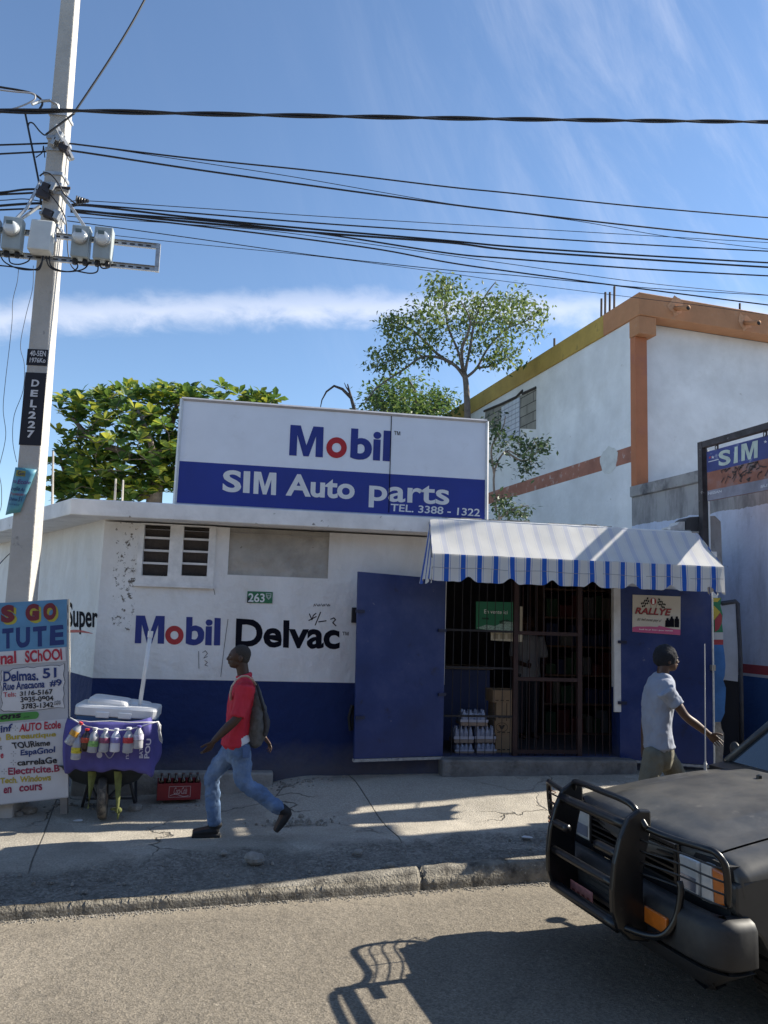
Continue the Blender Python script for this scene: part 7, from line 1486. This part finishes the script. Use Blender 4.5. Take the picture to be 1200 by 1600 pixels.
# ---------------- man in the grey T-shirt and black cap
QY = 7.3
Q = lambda x, y, d=0.0: atY(x, y, QY+d)
gf = gz(4.0, QY)
man2 = thing('person', Vector((Q(1030, 1200).x, QY, gf)), 'man in pale grey T-shirt and black knit cap walking right behind the dark car', 'person')
f = Vector((1, -.08, 0)).normalized(); Yd = Vector((.08, 1, 0)).normalized()
hc = Q(1042.5, 1029)
g = MB(); head(g, hc, f, s=.98, Yd=Yd)
chain(g, [(Q(1038, 1040), (.055, .06)), (Q(1035, 1055), (.055, .058)), (Q(1031, 1068), (.065, .058))])
chain(g, [(Q(1031, 1070), (.09, .065)), (Q(1030, 1086), (.15, .09)), (Q(1028, 1110), (.155, .105)), (Q(1028, 1145), (.14, .095)), (Q(1030, 1172), (.155, .1)), (Q(1030, 1186), (.14, .095))], seg=24)
sh1, el1, wr1 = Q(1043, 1080, -.19), Q(1071, 1119, -.25), Q(1107, 1147, -.25)
chain(g, [(sh1+Vector((0, .03, -.03)), .04), (sh1*.5+el1*.5, .046), (el1, .039), (el1*.55+wr1*.45, .039), (wr1, (.025, .027))])
hand(g, wr1, (Q(1127, 1163, -.24)-wr1), (.35, -.35, .6), .5, 1.0)
sh2, el2, wr2 = Q(1020, 1080, .19), Q(1008, 1125, .24), Q(1006, 1164, .24)
chain(g, [(sh2, .058), (sh2*.5+el2*.5, .047), (el2, .039), (wr2, (.026, .027))])
hand(g, wr2, (Q(1009, 1184, .22)-wr2), (.8, -.5, 0), .5, 1.0)
hp1, kn1, an1 = Q(1023, 1178, -.085), Q(1008, 1238, -.10), Q(975, 1287, -.1)
hp2, kn2, an2 = Q(1036, 1178, .085), Q(1070, 1232, .10), Q(1082, 1296, .1)
an1.z = max(an1.z, gf+.12); an2.z = gf+.09
for a, b, c in ((hp1, kn1, an1), (hp2, kn2, an2)):
    chain(g, [(a, .082), (a*.5+b*.5, .07), (b, .052), (b*.6+c*.4, .052), (c, .036)])
chain(g, [(an1, .036), (an1+Vector((-.03, 0, -.05)), .036), (an1+Vector((.09, 0, -.1)), (.036, .022))]); chain(g, [(an2, .036), (an2+Vector((-.02, 0, -.05)), .036), (an2+Vector((.16, 0, -.065)), (.036, .02))])
skin(g, 'body', SKN2, man2, .0045, 3); eyes(man2, hc, f, .98, Yd)
g = MB(); g.ell(hc-f*.020+Vector((0, 0, .028)), (.118, .098, .112), 24, 16); g.ell(hc-f*.055+Vector((0, 0, .0)), (.085, .085, .085), 20, 12)
skin(g, 'knit_cap', mat('black_knit', (.012, .013, .018), .95, .3, 40, bump=.4, bscale=220), man2, .006, 3, folds(14, .007, (1, 1, 1)))
TSM = mat('pale_grey_cotton', (.27, .295, .36), .88, .10, 5.0, bump=.12, bscale=300)
g = MB(); chain(g, [(Q(1034, 1060), (.115, .085)), (Q(1033, 1066), (.172, .105)), (Q(1030, 1082), (.195, .128)), (Q(1027, 1108), (.18, .128)), (Q(1027, 1140), (.17, .122)), (Q(1029, 1164), (.182, .135))], seg=28)
chain(g, [(Q(1028, 1150), (.176, .128)), (Q(1029.5, 1167), (.184, .138))], seg=28, ends=False)
chain(g, [(sh1+Vector((-.02, -.008, .012)), .09), (sh1*.7+el1*.3, .075), (sh1*.42+el1*.58, .068)], ends=False); chain(g, [(sh2+Vector((0, 0, .005)), .08), (sh2*.42+el2*.58, .066)], ends=False)
skin(g, 'shirt', TSM, man2, .008, 4, folds(8, .015, (1, 1, .6), (5, 2, 0)))
g = MB(); nk = Q(1036, 1060.5); ring = [nk+Vector((.064*cos(2*pi*k/20), .068*sin(2*pi*k/20), -.022*cos(2*pi*k/20))) for k in range(21)]; g.tube(ring, [(.007, .011)]*21, 8); g.build('neckband', TSM, man2, smooth=True)
KM_ = mat('khaki_cloth', (.15, .14, .105), .9, .22, 7.0, bump=.2, bscale=250)
g = MB(); chain(g, [(Q(1030, 1160), (.165, .115)), (Q(1030, 1178), (.172, .118)), (Q(1030, 1192), (.15, .105))], seg=24)
for a, b, c in ((hp1, kn1, an1), (hp2, kn2, an2)): chain(g, [(a, (.095, .108)), (a*.5+b*.5, (.088, .095)), (b, .078), (b*.5+c*.5, .07), (c, .064)])
skin(g, 'trousers', KM_, man2, .008, 5, folds(11, .009, (1, 1, .8)))
for c, dz in ((an1, -.1), (an2, -.07)):
    g = MB(); chain(g, [(c+Vector((-.04, 0, -.03)), (.045, .05)), (c+Vector((.0, 0, -.05)), (.046, .04)), (c+Vector((.14, 0, dz)), (.044, .024))]); skin(g, 'shoe', SM_, man2, .006, 3)
# figure inside the shop
sp_ = thing('person', (3.95, 11.0, ZF), 'dim figure in a pale shirt standing inside the shop behind the grille', 'person')
g = MB(); c0 = Vector((3.95, 11.0, ZF))
def vv(x, y, z): return c0+Vector((x, y, z))
head(g, vv(0, 0, 1.6), Vector((-.7, -.7, 0)).normalized(), s=.95, Yd=Vector((-.7, .7, 0)))
chain(g, [(vv(0, 0, 1.52), .055), (vv(0, 0, 1.42), .06)]); chain(g, [(vv(0, 0, 1.42), (.09, .12)), (vv(0, 0, 1.3), (.11, .17)), (vv(0, 0, 1.0), (.1, .14)), (vv(0, 0, .85), (.1, .15))], seg=20)
for s in (-1, 1):
    chain(g, [(vv(.19*s, 0, 1.36), .05), (vv(.24*s, -.05, 1.1), .04), (vv(.12*s, -.28, 1.02), .03)]); hand(g, vv(.12*s, -.28, 1.02), (-.3*s, -1, 0), (0, 0, 1), .4)
    chain(g, [(vv(.09*s, 0, .88), .08), (vv(.1*s, 0, .48), .055), (vv(.1*s, 0, .08), .04)]); chain(g, [(vv(.1*s, .03, .035), .035), (vv(.1*s, -.16, .03), .03)])
skin(g, 'body', SKN, sp_, .008, 3)
g = MB(); chain(g, [(vv(0, 0, 1.44), (.08, .1)), (vv(0, 0, 1.34), (.125, .2)), (vv(0, 0, 1.05), (.12, .18)), (vv(0, 0, .85), (.125, .185))], seg=20)
for s in (-1, 1): chain(g, [(vv(.18*s, 0, 1.37), .07), (vv(.235*s, -.04, 1.15), .06)])
skin(g, 'shirt', flat('pale_shirt', (.26, .27, .3), .9), sp_, .01, 4, folds(9, .006))
g = MB(); chain(g, [(vv(0, 0, .92), (.11, .165)), (vv(0, 0, .82), (.105, .15))], seg=20)
for s in (-1, 1): chain(g, [(vv(.09*s, 0, .88), .095), (vv(.1*s, 0, .48), .072), (vv(.1*s, 0, .09), .06)])
skin(g, 'trousers', flat('dark_trousers', (.03, .03, .04), .9), sp_, .01, 4)
# ================================================================== DARK OFF-ROAD CAR WITH BULL BAR
S0, NC, ZR = 2.75, 4.06, -.15
KS = 1.12
def K(u, v, z): p = ST*(S0+u)+SN*(NC+v); p = Vector((p.x, p.y, ZR+z)); return EYE+(p-EYE)*KS
KG = 2.2-2.2/KS
car = thing('parked_car', K(2.1, 0, 0), 'dusty dark grey off-road car with black bull bar cut by the right edge', 'car')
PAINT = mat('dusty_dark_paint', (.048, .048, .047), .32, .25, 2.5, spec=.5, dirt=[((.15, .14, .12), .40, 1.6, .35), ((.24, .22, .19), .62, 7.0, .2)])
PLAS = mat('grey_plastic', (.015, .015, .016), .55, .3, 8.0, dirt=((.04, .037, .033), .52, 5.0, .25)); BLK = mat('black_bar_paint', (.006, .006, .007), .30, .3, 10.0, dirt=((.035, .032, .03), .62, 9.0, .15)); VOID = flat('dark_cavity', (.008, .008, .009), .8)
HW = .79
PAINT_SHADE = mat('shaded_paint_flank', (.034, .035, .035), .38, .25, 2.5, spec=.5, dirt=[((.075, .07, .06), .50, 1.8, .3), ((.12, .11, .095), .66, 8.0, .15)])  # same paint with less dust, darkened to imitate shade on the flanks
AC, AR = .64, .40; WZ = KG+.335
def arch(cu, r, a0, a1, n=12): return [(cu+r*cos(R(a0+(a1-a0)*k/n)), WZ+r*sin(R(a0+(a1-a0)*k/n))) for k in range(n+1)]
top = [(.03, .985), (.12, 1.01), (.4, 1.055), (1.15, 1.12), (2.6, 1.14), (4.45, 1.14)]
prof = [(.03, .86)] + [(.17, .74)] + arch(AC, AR, 172, 0, 12)[0:] + [(AC+AR+.02, .55), (3.05, .55)] + arch(3.5, AR, 178, 2, 14) + [(4.1, .6), (4.45, .7), (4.5, .95)] + top[::-1]
def bulge(z): return -.045*max(0, (z-.95)/.3)**2 - .02*max(0, (.7-z)/.35)
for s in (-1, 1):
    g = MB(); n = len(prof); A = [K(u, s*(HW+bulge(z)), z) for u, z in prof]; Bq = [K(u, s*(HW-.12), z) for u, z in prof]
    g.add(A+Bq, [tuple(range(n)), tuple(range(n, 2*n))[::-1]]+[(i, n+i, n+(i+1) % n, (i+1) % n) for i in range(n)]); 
    g.build('side_panel', PAINT_SHADE, car, bevel=.018)
    g = MB(); P = [K(AC+(AR+.012)*cos(R(a)), s*(HW+.012), WZ+(AR+.012)*sin(R(a))) for a in range(170, -5, -10)]; g.tube(P, .02, 6); P = [K(3.5+(AR+.012)*cos(R(a)), s*(HW+.012), WZ+(AR+.012)*sin(R(a))) for a in range(180, -5, -10)]; g.tube(P, .02, 6); g.build('arch_trim', PLAS, car, smooth=True)
    g = MB(); g.slab([K(1.16, s*(HW+.002), .6), K(1.16, s*(HW+.002), 1.11), K(2.2, s*(HW+.002), 1.13), K(2.2, s*(HW+.002), .6)], SN*s*.012); d = g.build('door', PAINT_SHADE, car, bevel=.008)
    g = MB(); g.slab([K(2.0, s*(HW+.015), 1.02), K(2.0, s*(HW+.015), 1.06), K(2.14, s*(HW+.015), 1.06), K(2.14, s*(HW+.015), 1.02)], SN*s*.02); g.build('handle', BLK, d, bevel=.006)
# inner body / floor / rear
g = MB(); g.slab([K(1.1, -HW+.125, .56), K(4.42, -HW+.125, .56), K(4.42, HW-.125, .56), K(1.1, HW-.125, .56)], (0, 0, .18)); g.slab([K(4.40, -HW+.125, .725), K(4.48, -HW+.125, .725), K(4.48, HW-.125, .725), K(4.40, HW-.125, .725)], (0, 0, .5)); g.slab([K(1.2, -HW+.126, .725), K(1.26, -HW+.126, .725), K(1.26, HW-.126, .725), K(1.2, HW-.126, .725)], (0, 0, .46)); g.build('underbody', VOID, car)
# hood with a raised centre
def hz(u, v):
    t = sm((u-.0)/1.2); base = 1.105+.155*(1-(1-min(1, max(0, u/1.2)))**1.6); e = abs(v)/(HW-.02)
    z = base - .055*e**3 + .022*(1-sm((abs(v)-.40)/.12))*sm((u-.1)/.2)
    if u < .10: z -= .055*((.10-u)/.10)**2
    return z
def hood_patch(u0, u1, v0, v1, nu, nv, name, m=PAINT, nose=False):
    g = MB()
    for i in range(nu+1):
        for j in range(nv+1): u = u0(j/nv)+(u1-u0(j/nv))*i/nu; v = v0+(v1-v0)*j/nv; g.v.append(K(u, v, hz(u, v)))
    for i in range(nu):
        for j in range(nv): a = i*(nv+1)+j; g.f.append((a, a+1, a+nv+2, a+nv+1))
    if nose:
        o = len(g.v)
        for j in range(nv+1): u = u0(j/nv); v = v0+(v1-v0)*j/nv; g.v.append(K(u+.012, v, hz(u, v)-.05))
        for j in range(nv): g.f.append((j, j+1, o+j+1, o+j))
    return g.build(name, m, car, smooth=True)
nose = lambda t: -.03+.10*abs(2*t-1)**2.2
hood_patch(nose, 1.16, -.625, .625, 26, 36, 'hood', nose=True)
for s in (-1, 1):
    g = MB(); nu, nv = 44, 8; US = [.045+1.115*i/24 for i in range(25)]+[1.16+3.29*i/20 for i in range(1, 21)]
    for u in US:
        for j in range(nv+1):
            t = j/nv; v = .635+(HW+.004-.635)*sin(t*pi/2); base = hz(u, .635)-.004 if u < 1.17 else 1.20-.0*u
            low = 1.0+.13*sm(u/1.2); g.v.append(K(u+.03*t*t*(1-sm((u-.05)/.3)), s*v, base-(base-low)*(1-cos(t*pi/2))))
    for i in range(len(US)-1):
        for j in range(nv): a = i*(nv+1)+j; g.f.append((a, a+1, a+nv+2, a+nv+1))
    o = len(g.v)
    for j in range(nv+1): q = g.v[j]; g.v.append(q+ST*.01+Vector((0, 0, -.09)))
    for j in range(nv): g.f.append((j, j+1, o+j+1, o+j))
    g.build('fender_top', PAINT, car, smooth=True)
g = MB()
for j in range(20): pass
g.slab([K(1.165, -.78, 1.20), K(1.33, -.76, 1.235), K(1.33, .76, 1.235), K(1.165, .78, 1.20)], (0, 0, .035)); g.build('cowl', BLK, car)
# windscreen, cabin
def ring(u, hw, z): return [K(u, -hw, z), K(u, hw, z)]
A0_, A1_, T0, T1 = K(1.30, -.76, 1.255), K(1.30, .76, 1.255), K(1.86, -.61, 1.73), K(1.86, .61, 1.73)
GLS = mat('dark_car_glass', (.02, .025, .028), .05, .1, 3.0, spec=.9, coat=.6)
g = MB(); g.slab([A0_, A1_, T1, T0], (ST*.01)); g.build('windscreen', GLS, car)
g = MB()
for a, b in ((A0_, T0), (A1_, T1), (T0, T1)): g.tube([a-ST*.006, b-ST*.006], .03, 8)
g.build('pillar_frame', PAINT, car, smooth=True)
R0, R1 = K(4.35, -.62, 1.73), K(4.35, .62, 1.73)
g = MB(); rings = []
for i in range(9):
    u = 1.86+2.5*i/8; rings.append([K(u, v, 1.735+.04*(1-(v/.64)**2)*(1-.3*abs(2*i/8-1)**3)) for v in [-.64+1.28*k/12 for k in range(13)]])
g.loft(rings, cap=False, closed=False); ob = g.build('roof', PAINT, car, smooth=True); q = ob.modifiers.new('solid', 'SOLIDIFY'); q.thickness = .03
for s in (-1, 1):
    for (u0, u1, ut0, ut1) in ((1.36, 2.18, 1.92, 2.2), (2.26, 3.1, 2.27, 3.1), (3.18, 4.4, 3.18, 4.25)):
        g = MB(); g.slab([K(u0, s*(HW-.055), 1.24), K(u1, s*(HW-.055), 1.24), K(ut1, s*.645, 1.71), K(ut0, s*.645, 1.71)], SN*s*-.012); g.build('side_window', GLS, car)
    for u, ut in ((2.22, 2.235), (3.14, 3.14), (4.43, 4.3)): g = MB(); g.tube([K(u, s*(HW-.055), 1.22), K(ut, s*.645, 1.73)], .035, 8); g.build('pillar', PAINT, car, smooth=True)
    g = MB(); g.ell(K(1.55, s*.97, 1.30), (.03, .06, .06), 12, 8); g.tube([K(1.55, s*.80, 1.25), K(1.55, s*.92, 1.28)], .02, 6); g.build('wing_mirror', PLAS, car, smooth=True)
g = MB(); g.slab([K(4.45, -.74, 1.23), K(4.45, .74, 1.23), K(4.33, .62, 1.72), K(4.33, -.62, 1.72)], ST*.012); g.build('rear_window', GLS, car)
# wheels
for u in (AC, 3.5):
    for s in (-1, 1):
        c = K(u, s*(HW-.14), WZ); g = MB(); g.lathe([(.21, -.11), (.30, -.12), (.35, -.105), (.371, -.07), (.373, 0), (.371, .07), (.35, .105), (.30, .12), (.21, .11)], c, SN, 36)
        w = g.build('wheel', mat('car_tyre', (.025, .024, .023), .85, .3, 12.0, dirt=((.10, .09, .075), .55, 6.0, .2)), car, smooth=True)
        h = MB()
        for k in range(36):
            a = 2*pi*k/36; d = ST*cos(a)+Vector((0, 0, sin(a))); h.box(c+d*.372, (.03, .2, .018), Matrix.Rotation(SA, 3, 'Z') @ Matrix.Rotation(-a+pi/2, 3, 'Y'))
        h.build('tread', MATS['car_tyre'], w)
        g = MB(); g.lathe([(.02, s*.10), (.07, s*.10), (.09, s*.06), (.19, s*.05), (.21, s*.1)], c, SN, 28, cap=False); g.build('rim', mat('steel_rim', (.2, .2, .2), .45, .2, 8, metal=.5), w, smooth=True)
# front face: grille, lamps
g = MB(); g.slab([K(.035, -.75, .80), K(.035, .75, .80), K(.035, .75, 1.06), K(.035, -.75, 1.06)], ST*.1); g.build('front_panel', VOID, car)
g = MB()
for k in range(6): z = .875+.032*k; g.slab([K(-.012, -.40, z), K(-.012, .40, z), K(.03, .40, z+.006), K(.03, -.40, z+.006)], (0, 0, .012))
for v in (-.405, .405): g.slab([K(-.015, v-.012, .86), K(-.015, v+.012, .86), K(-.015, v+.012, 1.06), K(-.015, v-.012, 1.06)], ST*.05)
g.slab([K(-.018, -.41, 1.055), K(-.018, .41, 1.055), K(.03, .41, 1.062), K(.03, -.41, 1.062)], (0, 0, .02)); g.build('grille', BLK, car)
g = MB(); letter(g, 'TOYOTA', K(-.02, .14, .975), K(-.02, -.14, .975), K(-.02, -.14, 1.02), K(-.02, .14, 1.02), bold=.03); g.build('badge_lettering', flat('badge_grey', (.16, .16, .16), .4), car)
LN = mat('lamp_glass', (.50, .52, .52), .12, .12, 14.0, spec=.9, coat=.5); AMB = mat('amber_lens', (.55, .14, .015), .25, .15, 20, spec=.8)
for s in (-1, 1):
    hl = MB(); hl.slab([K(-.012, s*.425, .865), K(-.012, s*.575, .865), K(-.008, s*.575, 1.035), K(-.012, s*.425, 1.035)], ST*.04); h = hl.build('headlight', LN, car, bevel=.012)
    g = MB(); g.slab([K(-.0135, s*.44, .885), K(-.0135, s*.56, .885), K(-.012, s*.56, .95), K(-.0135, s*.44, .95)], -ST*.003); g.build('reflector', flat('lamp_reflector', (.30, .33, .42), .15, metal=.6), h)
    g = MB(); g.slab([K(-.006, s*.59, .862), K(.005, s*.665, .862), K(.002, s*.655, 1.04), K(-.006, s*.59, 1.04)], ST*.05); g.build('corner_lamp', LN, h, bevel=.008)
    g = MB(); g.slab([K(.006, s*.667, .862), K(.03, s*.755, .885), K(.02, s*.725, 1.02), K(.003, s*.657, 1.032)], ST*.045); g.build('amber_corner', AMB, h, bevel=.008)
    g = MB(); g.slab([K(-.168, s*.34, .685), K(-.165, s*.53, .685), K(-.165, s*.53, .765), K(-.168, s*.34, .765)], ST*.03); g.build('turn_signal', AMB, car, bevel=.008)
# bumper: wraps round both corners; deeper apron below
g = MB(); p0_ = [(.10, -.85), (-.03, -.855), (-.10, -.80), (-.14, -.68), (-.155, -.3), (-.155, .3), (-.14, .68), (-.10, .80), (-.03, .855), (.10, .85)]
path = []
for i in range(9):
    for k in range(4): path.append(tuple(cr(p0_[max(i-1, 0)][c], p0_[i][c], p0_[i+1][c], p0_[min(i+2, 9)][c], k/4) for c in (0, 1)))
path.append(p0_[-1])
sec = [(0, .80), (.018, .83), (.05, .845), (.10, .845), (.10, .62), (.03, .62), (0, .64)]
rings = []
for i, (u, v) in enumerate(path):
    a = path[max(i-1, 0)]; b = path[min(i+1, len(path)-1)]; t = Vector((b[0]-a[0], b[1]-a[1])).normalized(); nn = Vector((t.y, -t.x))
    rings.append([K(u+nn.x*d, v+nn.y*d, z) for d, z in sec])
g.loft(rings); bmp = g.build('bumper', PLAS, car, bevel=.014, smooth=True)
g = MB(); rings = []
for i, (u, v) in enumerate(path):
    a = path[max(i-1, 0)]; b = path[min(i+1, len(path)-1)]; t = Vector((b[0]-a[0], b[1]-a[1])).normalized(); nn = Vector((t.y, -t.x)); q = 1-.0*abs(v)
    rings.append([K(u+nn.x*d, v*(1 if z > .55 else .9)+nn.y*d, z) for d, z in ((.02, .608), (.10, .608), (.26, .46), (.18, .45), (.08, .52))])
g.loft(rings); g.build('apron', mat('apron_plastic', (.014, .014, .015), .7, .3, 8.0), bmp, bevel=.014, smooth=True)
g = MB()
for k in range(4): g.slab([K(-.16, -.2, .66+.035*k), K(-.16, .2, .66+.035*k), K(-.13, .2, .66+.035*k), K(-.13, -.2, .66+.035*k)], (0, 0, .012))
g.build('slot', VOID, bmp)
# number plate (red tinted)
npl = MB(); npl.slab([K(-.22, .05, .585), K(-.22, .29, .585), K(-.22, .29, .70), K(-.22, .05, .70)], ST*.006); pl_ = npl.build('number_plate', mat('plate_pink', (.38, .14, .13), .5, .25, 25), car, bevel=.003)
g = MB()
for k in range(4): v = .08+.052*k; g.slab([K(-.2235, v, .61), K(-.2235, v+.026, .61), K(-.2235, v+.026, .66), K(-.2235, v, .66)], ST*.001)
g.build('plate_mark', flat('plate_dark', (.12, .02, .02)), pl_)
# bull bar
bar = MB(); BD = lambda u: u+.08*max(0, min(1, (-u-.1)/.1))
UP_ = [(-.20, 1.235), (-.27, 1.24), (-.335, 1.20), (-.385, 1.10), (-.42, .98), (-.435, .85), (-.43, .74), (-.40, .66), (-.33, .60), (-.22, .585), (-.17, .62), (-.225, .70), (-.25, .80), (-.25, .92), (-.225, 1.04), (-.19, 1.14)]
bb0 = None
for s in (-1, 1):
    g = MB(); g.slab([K(BD(u), s*.335-.022, z) for u, z in UP_], SN*.044); o = g.build('bull_bar' if bb0 is None else 'upright', BLK, car if bb0 is None else bb0, bevel=.012)
    if bb0 is None: bb0 = o
def rod(pts, r, nm='rail'):
    P = [K(BD(p[0]), p[1], p[2]) for p in pts]; Qp = []; n = len(P)
    for i in range(n-1):
        for k in range(5): Qp.append(cr(P[max(i-1, 0)], P[i], P[i+1], P[min(i+2, n-1)], k/5))
    Qp.append(P[-1]); g = MB(); g.tube(Qp, r, 10); return g.build(nm, BLK, bb0, smooth=True)
rod([(-.33, -.33, 1.155), (-.335, .33, 1.155)], .030); rod([(-.395, -.33, .865), (-.395, .33, .865)], .026); rod([(-.385, -.33, .665), (-.385, .33, .665)], .034)
rod([(-.385, .33, 1.015), (-.385, .17, 1.015)], .026, 'stub'); rod([(-.385, -.33, 1.015), (-.385, -.13, 1.015)], .026, 'stub')
rod([(-.24, -.37, 1.15), (-.255, -.33, 1.20), (-.275, -.27, 1.255), (-.28, 0, 1.262), (-.275, .27, 1.255), (-.255, .33, 1.20), (-.24, .37, 1.15)], .020, 'hoop')
for s in (-1, 1):
    rod([(-.24, s*.35, 1.15), (-.20, s*.46, 1.135), (-.15, s*.60, 1.14), (-.11, s*.74, 1.15), (-.085, s*.80, 1.145), (-.065, s*.835, 1.10), (-.055, s*.84, 1.01), (-.045, s*.825, .93), (-.0, s*.78, .90)], .019, 'lamp_guard')
    for z in (1.085, 1.03, .975, .92): rod([(-.27, s*.345, z+.005), (-.18, s*.55, z), (-.10, s*.76, z), (-.06, s*.835, z-.01)], .0055, 'guard_wire')
    rod([(-.18, s*.56, 1.13), (-.16, s*.565, 1.02), (-.17, s*.565, .91)], .0055, 'guard_wire')
    rod([(-.36, s*.34, .665), (-.30, s*.44, .66), (-.26, s*.53, .69), (-.22, s*.575, .78), (-.19, s*.585, .90), (-.18, s*.57, .95)], .019, 'lower_loop')
# the far side guard is bent up with rusty criss-cross wire
g = MB()
for k in range(7): z = 1.09-.035*k; g.tube([K(-.06, .845, z), K(-.03, .875 if k % 2 else .80, z-.0175), K(-.06, .845, z-.035)], .005, 5)
g.build('guard_mesh', mat('rusty_wire', (.22, .08, .03), .8, .3, 30), bb0)
# radio antenna, wiper, badge scratch
g = MB(); p = K(1.10, .74, 1.2); q = atP(1101, 1006, K(1.08, .75, 0), SN); g.tube([p, p+(q-p)*.06], .012, 6); g.tube([p, q], [.006, .0035], 6); g.build('antenna', flat('antenna_steel', (.5, .5, .52), .35, metal=.6), car)
g = MB(); g.tube([K(1.18, .35, 1.26), K(1.27, .0, 1.275), K(1.30, -.35, 1.29)], .010, 6); g.build('wiper', BLK, car); g = MB(); g.lathe([(.02, 0), (.018, .02), (.004, .026)], K(1.0, .12, hz(1.0, .12)), (0, 0, 1), 10); g.build('washer_jet', BLK, car)
